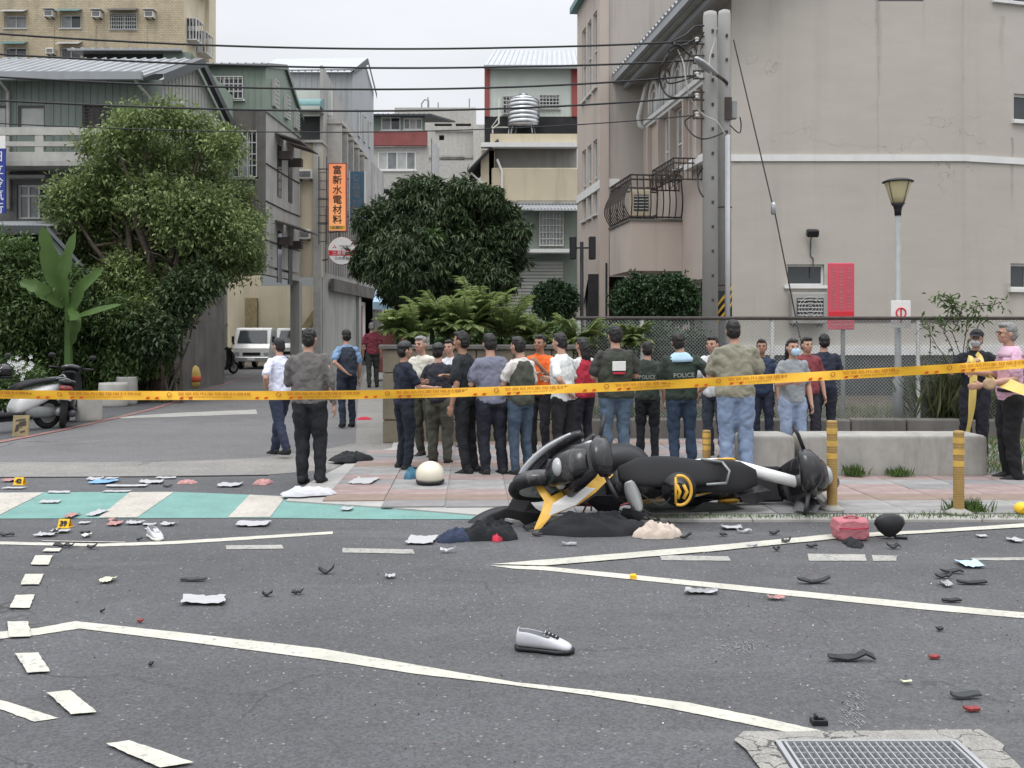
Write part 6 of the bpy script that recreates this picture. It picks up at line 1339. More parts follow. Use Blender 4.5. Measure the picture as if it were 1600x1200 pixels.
person(712,530,700,160,'person in white shirt half hidden behind the man in black',(.62,.62,.66),(.03,.03,.035),'front','front')
person(735,516,742,65,'tall man in black shirt and black trousers in profile, left half of crowd',(.02,.023,.027),blk,'cross','down',wide=1.08,skin='skin_dark')
person(772,520,744,20,'man in blue grey short sleeved shirt and black trousers seen from behind',(.175,.18,.235),(.015,.017,.026),'down','front',wide=1.05,loose=1.05)
person(815,524,744,40,'person in olive vest over white sleeves and dark jeans seen from behind',(.58,.55,.52),(.05,.075,.11),'front','cross',vest=(.06,.065,.05),sleeve='short')
person(842,522,712,150,'rescuer in bright orange shirt facing the camera behind the others',(.72,.13,.025),(.02,.02,.025),'cross','phone',skin='skin_dark')
person(884,519,738,50,'man in white shirt and black trousers seen side on in mid crowd',(.66,.68,.66),(.018,.018,.02),'front','back',wide=1.02)
person(912,527,716,40,'woman with long hair in white top and red vest behind the man in white',(.60,.60,.58),(.02,.02,.03),'down','front',longh=True,vest=(.42,.03,.055))
person(962,507,736,10,'man in olive vest with white lettering on the back and blue jeans',(.05,.05,.045),(.085,.125,.175),'front','front',vest=ol,wide=1.1,extras=(x_patch('white_sign',-.075,.075,1.20,1.31),x_patch('cloth_red',-.07,.07,1.16,1.185),))
person(1012,532,722,-8,'first officer in dark green jacket with pale back lettering and black trousers',(.032,.045,.035),(.014,.016,.02),'down','front',extras=(x_print(['POLICE'],'print_pale',1.22,.075),),wide=1.05,sleeve='short')
person(1068,518,734,3,'second officer in dark green jacket with light blue collar and dark jeans',(.030,.043,.033),(.03,.05,.085),'hip','front',extras=(x_collar('maskblue'),x_print(['POLICE'],'print_pale',1.20,.078)),wide=1.2,sleeve='short')
person(1120,524,716,140,'man in white shirt behind the man in the beige shirt',(.60,.62,.64),(.04,.05,.07),'down','down')
person(1152,498,752,-6,'broad man in beige grey tee and pale blue jeans seen from behind, nearest in crowd',(.235,.225,.17),(.19,.25,.36),'front','front',wide=1.22,loose=1.15)
person(1192,529,706,165,'man in dark navy shirt facing the camera beside the beige shirted man',(.025,.04,.075),navy,'front','down',skin='skin_dark')
person(1238,528,733,-172,'woman with long dark hair and face mask in grey top and light blue jeans',(.25,.27,.285),(.25,.31,.43),'front','down',longh=True,extras=(x_mask(),),loose=1.08)
person(1262,525,708,190,'person in dark red shirt behind the masked woman',(.20,.045,.05),(.03,.03,.04),'down','down')
person(1288,521,700,-10,'man in dark navy shirt and trousers with his back turned beside the masked woman',(.022,.027,.045),(.02,.023,.035),'front','down',sleeve='short')
# the two men at the tape
person(1521,514,719,148,'man in black cap and clothes with grey mask holding tape behind the bench',(.014,.015,.02),(.014,.015,.022),((.10,.06,-.25),(-.13,.19,-.10)),((.10,.06,-.25),(-.10,.20,-.12)),extras=(x_cap('cloth_black'),x_mask('silver'),x_glasses()),fine=True,wide=1.03,loose=1.15)
person(1581,503,751,84,'grey haired man in pink shirt and black trousers with glasses holding tape at right',(.58,.36,.46),(.012,.012,.014),((.05,.05,-.26),(-.05,.33,-.22)),((.06,.05,-.27),(.0,.36,-.33)),hair='hair_grey',extras=(x_glasses(),x_belt(),x_collar('pink_collar')),fine=True,wide=1.05,loose=1.12)
# ---------------------------------------------------------------- scooters
def scooter(label, body, group=None, mirrors=True, panel=None, seatm='matt_black', cat='scooter', emblem=False, plate=False):
    P = thing('scooter', label, cat, (0,0,0), group)
    def B(q, n, m, sm=True, par=None): return q.build(n, M[m] if isinstance(m,str) else m, par or P, sm, local=True)
    for x, n_ in ((.66,'front_wheel'),(-.62,'rear_wheel')):
        q = MB(); R_, r_ = .205, .05; n = 28
        vs = []; fs = []
        for i in range(n):
            a = 2*math.pi*i/n
            for j in range(10): b = 2*math.pi*j/10; rr = R_+r_*math.cos(b)*1.05; vs.append((x+rr*math.cos(a), r_*1.1*math.sin(b), .255+rr*math.sin(a)))
        for i in range(n):
            for j in range(10): k=(j+1)%10; l=(i+1)%n; fs.append((i*10+j,l*10+j,l*10+k,i*10+k))
        q.add(vs, fs); t_ = B(q, n_, 'rubber')
        q = MB(); q.T = Matrix.Translation((x,0,.255)) @ Matrix.Rotation(math.pi/2,4,'X'); q.lathe([(.165,-.03),(.17,-.025),(.17,.025),(.165,.03)], 24)
        for k in range(5): a = k*2*math.pi/5; q.tube([(0,0,0),(.16*math.cos(a),.16*math.sin(a),0)], [.025,.014], 6)
        q.lathe([(.05,-.045),(.05,.045)], 12); B(q, 'rim', 'silver', False, t_)
    q = MB(); q.loft([(-.98,0,.72,.03,.02),(-.92,0,.70,.07,.05),(-.75,0,.64,.12,.10),(-.5,0,.57,.155,.15),(-.25,0,.50,.165,.17),(-.08,0,.44,.15,.155),(.02,0,.36,.12,.09)], 'x', 20, 2.8); B(q, 'rear_body', body)
    q = MB(); q.loft([(-.86,0,.795,.07,.02),(-.7,0,.80,.115,.035),(-.45,0,.785,.14,.045),(-.28,0,.765,.145,.045),(-.1,0,.725,.13,.045),(.05,0,.66,.07,.035)], 'x', 18, 2.6); B(q, 'seat', seatm)
    q = MB(); q.box(-.05,.42,-.16,.16,.255,.31,0,.02); q.box(-.3,.3,-.10,.10,.18,.254,0,.02); B(q, 'floorboard', 'matt_black', False)
    q = MB(); q.loft([(.26,.40,0,.06,.13),(.40,.46,0,.06,.18),(.58,.50,0,.065,.205),(.76,.49,0,.07,.20),(.90,.44,0,.06,.16),(.98,.40,0,.05,.10)], 'z', 20, 2.6); B(q, 'leg_shield', body)
    q = MB(); q.loft([(.40,.60,0,.05,.06),(.55,.62,0,.08,.12),(.70,.60,0,.09,.14),(.84,.53,0,.09,.13),(.93,.47,0,.07,.09)], 'z', 18, 2.4); B(q, 'front_cowl', body)
    q = MB(); q.ell((.66,.0,.72),(.045,.085,.06)); B(q, 'headlight', 'lens')
    for sg in (1,-1): q = MB(); q.ell((.60,sg*.12,.62),(.04,.03,.05)); B(q, 'indicator', 'lens')
    q = MB(); q.loft([(-.17,.37,1.0,.05,.04),(-.1,.39,1.02,.09,.055),(0,.40,1.03,.10,.06),(.1,.39,1.02,.09,.055),(.17,.37,1.0,.05,.04)], 'y', 14, 2.3)
    q.v = [Vector((v.x, v.y, v.z)) for v in q.v]; B(q, 'handlebar_cover', body)
    for sg in (1,-1): q = MB(); q.tube([(.37,sg*.17,1.0),(.33,sg*.30,1.01),(.30,sg*.37,1.01)], .017, 8); B(q, 'handlebar', 'black')
    for sg in ((1,-1) if mirrors else ()):
        q = MB(); q.tube([(.36,sg*.2,1.03),(.36,sg*.24,1.14),(.34,sg*.30,1.2)], .007, 6); m_ = B(q, 'mirror_stalk', 'black'); q = MB(); q.ell((.34,sg*.34,1.225),(.018,.065,.04)); B(q, 'mirror', 'black', True, m_)
    q = MB(); vs = []; fs = []; n = 12
    for i in range(n+1):
        a = math.radians(20+130*i/n)
        for j in range(7): b = (j/6-.5)*2; vs.append((.66+(.285-.05*b*b)*math.cos(a), b*.075, .255+(.285-.05*b*b)*math.sin(a)))
    for i in range(n):
        for j in range(6): fs.append((i*7+j,i*7+j+1,(i+1)*7+j+1,(i+1)*7+j))
    q.add(vs, fs); B(q, 'front_fender', body)
    q = MB()
    for sg in (1,-1): q.tube([(.66,sg*.075,.255),(.60,sg*.075,.45),(.53,sg*.05,.62)], .022, 8)
    B(q, 'fork', 'metal')
    q = MB(); q.loft([(-.85,.14,.27,.03,.03),(-.80,.14,.27,.06,.065),(-.45,.14,.24,.06,.06),(-.3,.12,.22,.03,.03),(-.05,.08,.2,.018,.018)], 'x', 14, 2.1); q.v = [Vector((v.x,-v.y,v.z)) for v in q.v]; B(q, 'exhaust', 'dark_trim')
    q = MB(); q.loft([(-.75,.08,.27,.05,.06),(-.55,.09,.28,.06,.09),(-.3,.09,.30,.06,.10),(-.15,.07,.30,.04,.05)], 'x', 12, 2.5); B(q, 'engine_case', 'metal')
    q = MB(); q.loft([(-.985,0,.70,.05,.02),(-.95,0,.70,.10,.045),(-.88,0,.70,.115,.055)], 'x', 14, 2.4); B(q, 'tail_light', 'red_pl')
    q = MB(); q.loft([(-1.02,0,.50,.07,.006),(-.94,0,.56,.085,.01),(-.78,0,.60,.09,.015)], 'x', 12, 2.6); B(q, 'rear_fender', 'black')
    q = MB(); q.tube([(-.9,-.1,.83),(-.93,0,.87),(-.9,.1,.83)], .012, 6); q.tube([(-.9,.1,.83),(-.7,.12,.82)], .012, 6); q.tube([(-.9,-.1,.83),(-.7,-.12,.82)], .012, 6); B(q, 'grab_rail', 'metal')
    if plate: q = MB(); q.T = Matrix.Translation((-1.03,0,.56)) @ Matrix.Rotation(-.5,4,'Y'); q.box(-.004,.004,-.11,.11,-.07,.07,0,.003); B(q, 'number_plate', 'white_sign', False)
    if panel:
        for sg in (1,-1): q = MB(); q.add([(-.86,sg*.135,.70),(-.2,sg*.172,.52),(-.1,sg*.165,.46),(-.28,sg*.170,.42),(-.6,sg*.158,.56),(-.88,sg*.12,.66)],[(0,1,2,3,4,5)]); B(q, 'side_panel', panel, False)
    if emblem:
        for sg in (1,-1):
            q = MB(); c_ = Vector((-.16,sg*.178,.50)); pts = [c_+Vector((.085*math.cos(t*math.pi/12),0,.085*math.sin(t*math.pi/12))) for t in range(25)]; q.tube(pts, .012, 6, cap=False); q.tube([c_+Vector((-.05,0,-.02)),c_+Vector((0,0,-.05)),c_+Vector((.05,0,-.02))], .012, 6); q.tube([c_+Vector((-.035,0,.02)),c_+Vector((-.035,0,.05))], .012, 6); q.tube([c_+Vector((.035,0,.02)),c_+Vector((.035,0,.05))], .012, 6); B(q, 'emblem', 'yellow')
    return P
# parked ones at the left
s1 = scooter('white scooter with open leg shield parked at the left edge', 'gloss_white', 'parked scooters'); g = gd(10,678); s1.location = (g.x-.05, g.y+.3, 0); s1.rotation_euler = (0,-.0,math.radians(244)); s1.scale = (1.05,)*3
s2 = scooter('glossy black scooter with white number plate parked beside the white scooter', 'gloss_black', 'parked scooters', plate=True); g = gd(88,666); s2.location = (g.x, g.y+.3, 0); s2.rotation_euler = (.1,0,math.radians(112)); s2.scale = (1.0,)*3
hb = thing('scooter_helmet', 'black helmet hanging on the white scooter handlebar', 'helmet', (0,0,0)); hp_ = at(6,580,s1.location.y-.1)
q = MB(); q.ell(hp_, (.14,.15,.13)); q.build('shell', M['gloss_black'], hb, True); q = MB(); q.loft([(hp_.z-.12,hp_.x,hp_.y,.10,.11),(hp_.z-.10,hp_.x,hp_.y,.135,.145),(hp_.z-.08,hp_.x,hp_.y,.14,.15)],'z',16,2.2); q.build('rim', M['black'], hb, True)
fl_ = thing('white_flower_bunch', 'bunch of white flowers above the parked white scooter', 'flowers', at(30,575,18.2))
q = MB(); rf_ = random.Random(3)
for i in range(26):
    c_ = at(32+rf_.gauss(0,9), 572+rf_.gauss(0,6), 18.0+rf_.uniform(-.15,.15))
    for k in range(5): a = k*1.256+i; d_ = Vector((math.cos(a)*.03,-.012,math.sin(a)*.03)); q.add([c_, c_+d_+Vector((-d_.z,0,d_.x))*.45, c_+d_*1.5, c_+d_-Vector((-d_.z,0,d_.x))*.45],[(0,1,2,3)])
o = q.build('petals', M['gloss_white'], fl_); o['kind'] = 'stuff'
# two small ones far in the alley
for x,y,a,l in ((345,585,60,'dark scooter parked beside the traffic cone at the hoarding'),(560,575,100,'dark scooter parked far down the alley under the shop signs'),(518,580,80,'second dark scooter far down the alley nearer the shops')):
    s_ = copy_tree(s2); s_['label'] = l; g = gd(x,y); s_.location = (g.x,g.y,0); s_.rotation_euler = (0,0,math.radians(a))
# fallen ones
fb = scooter('black scooter lying on its side with yellow round emblem and pale upper edge', 'wreck_black', 'fallen scooters', emblem=True, mirrors=False)
fb.rotation_euler = Euler((math.radians(72),0,math.radians(5)),'XYZ'); fb.scale = (1.05,1.05,1.05); fb.location = (2.1,9.35,0); settle(fb)
q = MB(); q.loft([(-.95,0,.60,.13,.03),(-.6,0,.66,.17,.03),(-.1,0,.60,.185,.03),(.1,0,.45,.16,.02)], 'x', 16, 2.6); 
fa = scooter('black scooter with yellow and white side graphic lying twisted at the kerb', 'wreck_black', 'fallen scooters', panel='yellow', mirrors=False)
fa.rotation_euler = Euler((math.radians(-60),math.radians(-6),math.radians(200)),'XYZ'); fa.location = (.75,8.85,0); settle(fa)
for k in [k for k in kids(fa) if k.name.startswith('side_panel')]:
    for sg in (1,-1): q = MB(); q.add([(-.78,sg*.15,.655),(-.3,sg*.174,.535),(-.25,sg*.174,.48),(-.55,sg*.166,.56)],[(0,1,2,3)]); q.build('graphic_stripe', M['white_sign'], k, local=True)
    break
def heap(name, lab, cat, px, py, wpx, hpx, m, seed, depth=.6, n=7, Y=None, parent=None, group=None):
    r = np.random.default_rng(seed); g = gd(px, py) if Y is None else Vector((at(px,py,Y).x,Y,0)); s_ = g.y/F; W, H_ = wpx*s_/2, hpx*s_*.9; D = max(.10, W*depth*.9); N, K = 64, 22; q = MB(); vs = []
    ph = r.uniform(0,6.28,12); am = r.uniform(.5,1,12); th = r.uniform(0,3.14,6); off = np.array([r.uniform(0,9),r.uniform(0,9)])
    def hgt(u, v, ro):
        w1 = math.sin(u*3.1+ph[0])*.7+math.sin(v*4.3+ph[1])*.5; z = 0
        for i in range(5):
            k = (3.2,5.1,7.4,10.5,15.)[i]; x = (u*math.cos(th[i])+v*math.sin(th[i]))*k+w1*(1.2+.5*i)+ph[2+i]; z += (1-abs(math.sin(x)))**1.2*.85*am[i]/(1+i*.55)
        return z/2.0
    for j in range(K+1):
        ro = (j/K)
        for i in range(N):
            t = 2*math.pi*i/N; R_ = 1+.16*math.sin(2*t+ph[7])+.10*math.sin(3*t+ph[8])+.07*math.sin(5*t+ph[9])+.05*math.sin(9*t+ph[10]); u, v = ro*R_*math.cos(t), ro*R_*math.sin(t)
            dome = max(0, 1-ro**2.2)**.6; z = H_*(dome*(.45+.62*hgt(u,v,ro))+.10*hgt(u*1.7,v*1.7,ro)*(1-.6*ro)); z = max(z, .004) if ro < 1 else .003
            vs.append((g.x+u*W*.92, g.y+D*.9+v*D, z))
    fs = [(j*N+i, j*N+(i+1)%N, (j+1)*N+(i+1)%N, (j+1)*N+i) for j in range(K) for i in range(N)]; q.add(vs, fs); o = q.build(name, M[m], None, True, loc=g)
    z_ = .032 if inside(g.x, g.y+D*.5) else 0; o.location.z += z_
    tag(o, lab, cat, group); return o
# broken fairings rising over the wreck
def panel_piece(name, pts, wd, m, lab, th=.012, n=14, cat='scooter part'):
    P_ = [at(*p) for p in pts]; S = []
    for i in range(len(P_)-1):
        p0,p1,p2,p3 = P_[max(i-1,0)],P_[i],P_[i+1],P_[min(i+2,len(P_)-1)]
        for t in np.linspace(0,1,6)[:-1]: S.append(.5*((2*p1)+(-p0+p2)*t+(2*p0-5*p1+4*p2-p3)*t*t+(-p0+3*p1-3*p2+p3)*t**3))
    S.append(P_[-1]); q = MB(); N_ = len(S); vs = []
    for i, p in enumerate(S):
        d = (S[min(i+1,N_-1)]-S[max(i-1,0)]).normalized(); s_ = d.cross(Vector((.15,-1,.1))).normalized(); w_ = wd*math.sin(math.pi*(.08+.84*i/(N_-1)))**.6; bk = Vector((0,1,0))*w_*.5
        for k in (-1,-.5,0,.5,1): vs.append(p+s_*w_*k+bk*k*k)
    fs = [(i*5+j,i*5+j+1,i*5+j+6,i*5+j+5) for i in range(N_-1) for j in range(4)]; q.add(vs, fs)
    o = q.build(name, M[m], None, True); so = o.modifiers.new('thick','SOLIDIFY'); so.thickness = th; 
    if cat: tag(o, lab, cat)
    return o
wr = []
panel_piece('broken_fairing', [(806,790,8.75),(824,748,8.7),(860,706,8.65),(910,678,8.6)], .085, 'wreck_black', 'long curved black fairing rising from the wreck, leftmost')
panel_piece('broken_trim', [(803,770,8.6),(818,735,8.58),(850,703,8.55),(892,678,8.5)], .028, 'silver', 'thin silver trim along the rising black fairing', .006)
panel_piece('broken_fairing', [(850,770,8.9),(882,735,8.9),(912,705,8.9),(932,680,8.9)], .075, 'wreck_black', 'second black fairing rising behind the first toward the crowd')
panel_piece('broken_fairing', [(872,738,8.6),(905,705,8.6),(926,690,8.6)], .035, 'silver', 'short grey fairing blade in front of the second black fairing')
def plate(pts, m, name, lab, th=.012, cat='scooter part'):
    P_ = [at(*p) for p in pts]; n = len(P_); q = MB(); q.add(P_+[p+Vector((0,th,.004)) for p in P_], [tuple(range(n)), tuple(range(2*n-1,n-1,-1))]+[(i,i+n,(i+1)%n+n,(i+1)%n) for i in range(n)]); return tag(q.build(name, M[m]), lab, cat)
plate([(845,826,8.05),(862,806,8.08),(905,788,8.14),(930,770,8.2),(958,742,8.3),(925,742,8.3),(885,764,8.24),(862,776,8.2),(846,756,8.26),(834,758,8.26),(850,782,8.18),(846,800,8.12),(834,828,8.05)], 'yellow', 'yellow_fairing', 'yellow forked body panel slanting across the wreck')
plate([(858,806,8.06),(900,789,8.10),(930,764,8.18),(915,762,8.18),(885,774,8.13),(864,788,8.08)], 'white_sign', 'white_fairing', 'white graphic inset on the slanting yellow panel', .006)
rj_ = random.Random(17)
for i,(x,y,w_,h_,m_,l_) in enumerate(((818,800,62,44,'black','jagged black panel at the left end of the wreck'),(790,826,76,26,'wreck_black','low angular black panel reaching toward the red pouch'),(872,742,60,52,'dark2','torn charcoal inner cover under the rising fairing'),(918,716,50,44,'wreck_black','angular black shield behind the seat shell'),(948,790,58,48,'black','cracked black body cover below the yellow panel'),(985,806,44,30,'dark2','bent dark bracket plate below the broken lamp'),
    (1120,796,84,26,'dark2','long scraped underside cover of the right wreck'),(1180,770,60,34,'black','split black side panel on the right wreck'),(1262,790,52,30,'wreck_black','angular tail plate at the right end of the wreck'),(1030,728,60,24,'black','flat black panel on top between both wrecks'),(740,838,60,20,'black','flat black flap beside the navy bag'))):
    n_ = rj_.randint(6,9); pts = []; Yb = 8.15+.04*(i%4) if i < 6 else 8.72-.03*(i%3)
    for k in range(n_): a_ = 2*math.pi*k/n_+rj_.uniform(-.25,.25); f_ = rj_.uniform(.62,1.12); pts.append((x+math.cos(a_)*w_/2*f_, y+math.sin(a_)*h_/2*f_, Yb+.10*math.cos(a_+i)))
    P_ = [at(*p) for p in pts]; c_ = sum(P_, Vector())/n_+Vector((0,-.035,.015)); q = MB(); bk = [p+Vector((0,.014,0)) for p in P_]
    q.add([c_]+P_+bk, [(0,1+k,1+(k+1)%n_) for k in range(n_)]+[(1+k,1+n_+k,1+n_+(k+1)%n_,1+(k+1)%n_) for k in range(n_)]); tag(q.build('broken_panel_piece', M[m_]), l_, 'debris')
panel_piece('seat_shell', [(905,760,8.6),(940,728,8.6),(985,722,8.6),(1010,735,8.6)], .16, 'black', 'black seat shell curving over the middle of the wreck')
panel_piece('pale_trim', [(1085,722,8.9),(1140,726,8.85),(1200,742,8.8),(1262,760,8.8),(1292,785,8.8)], .055, 'gloss_white', 'pale curved trim strip along the top of the right wreck', .01)
panel_piece('headlamp_lens', [(982,752,8.2),(990,775,8.2),(1000,800,8.2)], .065, 'lens', 'broken clear headlamp lens in the middle of the wreck')
panel_piece('broken_mudguard', [(800,800,8.5),(780,812,8.4),(755,822,8.3),(730,830,8.3)], .11, 'black', 'black mudguard reaching from the wreck to the navy bag')
# emblem on the right scooter
q = MB(); c_ = at(1062,766,8.2); R_ = .125
em = thing('round_emblem', 'yellow round emblem panel on the black body between the two wrecks', 'emblem', c_)
q.lathe([(.05,-.05),(.13,-.03),(.15,0)], 24); q.v = [Matrix.Translation(c_+Vector((0,.03,0))) @ Matrix.Rotation(math.pi/2,4,'X') @ v for v in q.v]; q.build('backing', M['gloss_black'], em, True)
q = MB(); q.tube([c_+Vector((R_*.78*math.cos(a),-.012,R_*math.sin(a))) for a in np.linspace(-1.9,1.9,22)], .014, 7); q.tube([c_+Vector((-.03,-.015,.05)),c_+Vector((.0,-.015,-.01)),c_+Vector((-.02,-.015,-.07))], .016, 6); q.tube([c_+Vector((.03,-.015,.05)),c_+Vector((.06,-.015,-.01)),c_+Vector((.03,-.015,-.07))], .016, 6)
q.tube([c_+Vector((-.035,-.013,.115)),c_+Vector((-.035,-.013,-.115))], .012, 6); q.build('ring', M['yellow'], em, True)
heap('black_jacket', 'crumpled black jacket and cover spread under the wreck', 'clothing', 930, 838, 210, 50, 'cloth_black', 51, .35, 9)
heap('navy_bag', 'crumpled navy bag lying left of the wreck', 'bag', 712, 848, 66, 30, 'cloth_navy', 52, .5)
heap('dark_trousers', 'dark cloth stretched between navy bag and wreck', 'clothing', 765, 846, 90, 42, 'cloth_black', 58, .4)
heap('red_pouch', 'small red pouch lying beside the navy bag', 'bag', 776, 846, 28, 22, 'cloth_red', 53, .6, 4)
heap('cream_cloth', 'crumpled cream coloured cloth in front of the fallen scooter', 'clothing', 1030, 843, 74, 40, 'cloth_cream', 54, .45, 8)
heap('black_bag', 'flat black bag on the path behind the man in grey', 'bag', 545, 726, 74, 22, 'cloth_black', 55, .6)
heap('white_sheet', 'large crumpled white sheet in front of the man in grey', 'sheet', 476, 781, 92, 20, 'cloth_white', 61, .45, 9)
heap('red_rag', 'reddish cloth scrap beside the white sheet', 'clothing', 408, 758, 34, 12, 'paper_red', 62, .5, 5)
heap('red_rag', 'reddish rag at the edge of the crossing near the wrapper', 'clothing', 288, 757, 30, 9, 'paper_red', 63, .5, 5)
g = gd(1334,846); pb = thing('pink_bag', 'pink bag lying on the road near the right bollard', 'bag', g)
q = MB(); W, H_ = 26*g.y/F, 34*g.y/F; q.loft([(.0,g.x,H_*.50,W*.84,H_*.42),(.02,g.x,H_*.51,W*.98,H_*.48),(.07,g.x,H_*.52,W*1.04,H_*.50),(.16,g.x,H_*.50,W*1.0,H_*.49),(.22,g.x,H_*.48,W*.86,H_*.42)], 'y', 28, 5); q.v = [Vector((v.x+.006*math.sin(v.z*60), v.y+g.y, v.z+.006*math.sin(v.x*45))) for v in q.v]; o = q.build('bag_body', M['cloth_pink'], pb, True); soft(o, .006, .02, 1, 1, texc)
q = MB(); q.tube([(g.x-W*.9,g.y-.01,H_*.62),(g.x,g.y-.022,H_*.60),(g.x+W*.9,g.y-.01,H_*.63)], .005, 6); q.build('zipper', M['cloth_red'], pb, True)
q = MB(); q.tube([(g.x-W*.4,g.y+.08,H_*.98),(g.x-W*.2,g.y+.05,H_*1.12),(g.x+W*.25,g.y+.05,H_*1.10),(g.x+W*.5,g.y+.08,H_*.97)], .009, 7); q.build('handle', M['cloth_pink'], pb, True)
heap('black_shoe_pile', 'black object lying under the pink bag', 'bag', 1340, 856, 34, 16, 'cloth_black', 57, .5, 4)
heap('red_cloth', 'small red cloth on the path behind the left group', 'clothing', 567, 657, 26, 8, 'cloth_red', 59, .6, 4)
heap('blue_bag', 'small blue bag standing left of the cream helmet', 'bag', 641, 754, 22, 26, 'cloth_blue', 60, .7, 3)
# dish-like black piece on the right
g = gd(1390,842); bd = thing('mirror_housing', 'black mirror housing lying on the road right of the pink bag', 'scooter part', g)
q = MB(); c_ = at(1390,819,g.y); q.loft([(-.03,c_.x,c_.z,.10,.07),(.0,c_.x,c_.z,.125,.085),(.06,c_.x,c_.z-.01,.09,.06)], 'y', 18, 2.4); q.v = [Vector((v.x,v.y+g.y,v.z)) for v in q.v]
for i, v in enumerate(q.v):
    if v.z < c_.z: q.v[i] = Vector((c_.x+(v.x-c_.x)*(1-(c_.z-v.z)*7), v.y, v.z-.02))
q.build('housing', M['black'], bd, True); q = MB(); q.tube([c_+Vector((0,0,-.06)), Vector((g.x+.05,g.y,.012)), Vector((g.x+.13,g.y-.03,.012))], .012, 6); q.build('stalk', M['black'], bd, True)
# helmets
g = gd(672,756,.03); hm = thing('open_face_helmet', 'cream open face helmet standing on the pavement', 'helmet', g)
q = MB(); q.ell((g.x,g.y,g.z+.10),(.155,.17,.145), 22, 14)
for i, v in enumerate(q.v):
    if v.z < g.z+.03: q.v[i] = Vector((v.x,v.y,g.z+.03))
q.build('shell', M['cream_pl'], hm, True); q = MB(); q.loft([(g.z+.0,g.x,g.y,.13,.14),(g.z+.02,g.x,g.y,.15,.165),(g.z+.045,g.x,g.y,.153,.168)], 'z', 22, 2.1); q.build('rim', M['black'], hm, True)
def shoe(name, lab, px, py, yaw, m_up, m_sole, m_in, L=.27, tilt=0.0, accent=None):
    g = gd(px, py); P = thing(name, lab, 'shoe', g); k = L/.27
    secs = [(-.130,.055,.030,.035),(-.120,.060,.036,.047),(-.08,.062,.041,.049),(-.03,.056,.042,.043),(.03,.047,.045,.034),(.08,.036,.047,.024),(.115,.028,.040,.017),(.132,.024,.020,.010)]
    q = MB(); n = 20; vs = []
    for (x, zc, wy, hz) in secs:
        for i in range(n): a = 2*math.pi*i/n; vs.append((x*k, wy*k*math.cos(a), (zc+hz*math.copysign(abs(math.sin(a))**.8, math.sin(a)))*k))
    fs = []
    for r_ in range(len(secs)-1):
        for i in range(n):
            j = (i+1)%n
            if r_ in (1,2,3) and 2 <= i <= 7: continue
            fs.append((r_*n+i,r_*n+j,(r_+1)*n+j,(r_+1)*n+i))
    fs += [tuple(range(n-1,-1,-1)), tuple(range((len(secs)-1)*n,len(secs)*n))]
    q.add(vs, fs); up = q.build('upper', M[m_up], P, True, local=True); so = up.modifiers.new('thick','SOLIDIFY'); so.thickness = .005; ss = up.modifiers.new('round','SUBSURF'); ss.levels = ss.render_levels = 1
    q = MB(); q.loft([(-.138*k,0,.012,.020,.012),(-.12*k,0,.013,.040*k,.014),(-.02*k,0,.013,.040*k,.014),(.07*k,0,.013,.052*k,.014),(.12*k,0,.014,.040*k,.014),(.143*k,0,.016,.018,.012)], 'x', 20, 2.8); q.build('sole', M[m_sole], P, True, local=True)
    q = MB(); q.ell((-.045*k,0,.035*k), (.07*k,.032*k,.012*k), 12, 7); q.build('insole', M[m_in], P, True, local=True)
    q = MB(); q.loft([(.0*k,0,.088*k,.018*k,.004),(.035*k,0,.080*k,.022*k,.004),(.07*k,0,.066*k,.018*k,.004)], 'x', 10, 2.4); q.build('tongue', M[accent or m_up], P, True, local=True)
    for i in range(4): x = (.005+.017*i)*k; q = MB(); q.tube([(x,-.026*k,.082*k-x*.3),(x+.003,0,.096*k-x*.36),(x,.026*k,.082*k-x*.3)], .0028, 5); q.build('lace', M['cloth_white'], P, True, local=True)
    P.rotation_euler = (tilt,0,yaw); P.location.z = .002 if not tilt else .02
    return P
shoe('sneaker', 'black and white sneaker lying on the open road', 850, 1018, math.radians(-14), 'cloth_white', 'black', 'cloth_black', .30, .0, 'cloth_black')
shoe('canvas_shoe', 'white canvas shoe standing on the road right of marker 39', 242, 842, math.radians(-52), 'cloth_white', 'white_pl', 'cloth_black', .25)
# evidence markers
def marker(px, py, num, sc__=1.0):
    g = gd(px, py); s_ = g.y/F; W, H_ = 17*s_*sc__, 13.5*s_*sc__; T_ = thing('evidence_marker', ('small yellow tent marker numbered 39 standing below the green crossing' if num == '39' else 'small yellow tent marker numbered 42 standing near the gutter strip'), 'marker', g, 'yellow evidence markers')
    q = MB(); x0, x1 = g.x-W/2, g.x+W/2; q.add([(x0,g.y,.002),(x1,g.y,.002),(x1,g.y+.03,H_),(x0,g.y+.03,H_),(x0,g.y+.035,H_),(x1,g.y+.035,H_),(x1,g.y+.09,.002),(x0,g.y+.09,.002)],[(0,1,2,3),(4,5,6,7),(3,2,5,4)]); q.add([(x0-.006,g.y-.004,0),(x1+.006,g.y-.004,0),(x1+.006,g.y+.094,0),(x0-.006,g.y+.094,0),(x0-.006,g.y-.004,.006),(x1+.006,g.y-.004,.006),(x1+.006,g.y+.094,.006),(x0-.006,g.y+.094,.006)],[(4,5,6,7),(0,1,5,4),(1,2,6,5),(3,0,4,7)],0); q.build('tent', M['marker'], T_)
    tilt = math.atan2(.03, H_); text(num, 'number', T_, Matrix.Translation((g.x,g.y+.012,H_*.5)) @ Matrix.Rotation(math.pi/2-tilt,4,'X'), H_*.82, 'print_dark', bold=.003)
marker(98,825.5,'39'); marker(28,758,'42',.85)
g = gd(990,906); q = MB(); q.box(g.x-.022,g.x+.022,g.y,g.y+.035,0,.034,0,.006); tag(q.build('plastic_fragment', M['marker']), 'small yellow plastic piece on the white road line', 'debris')
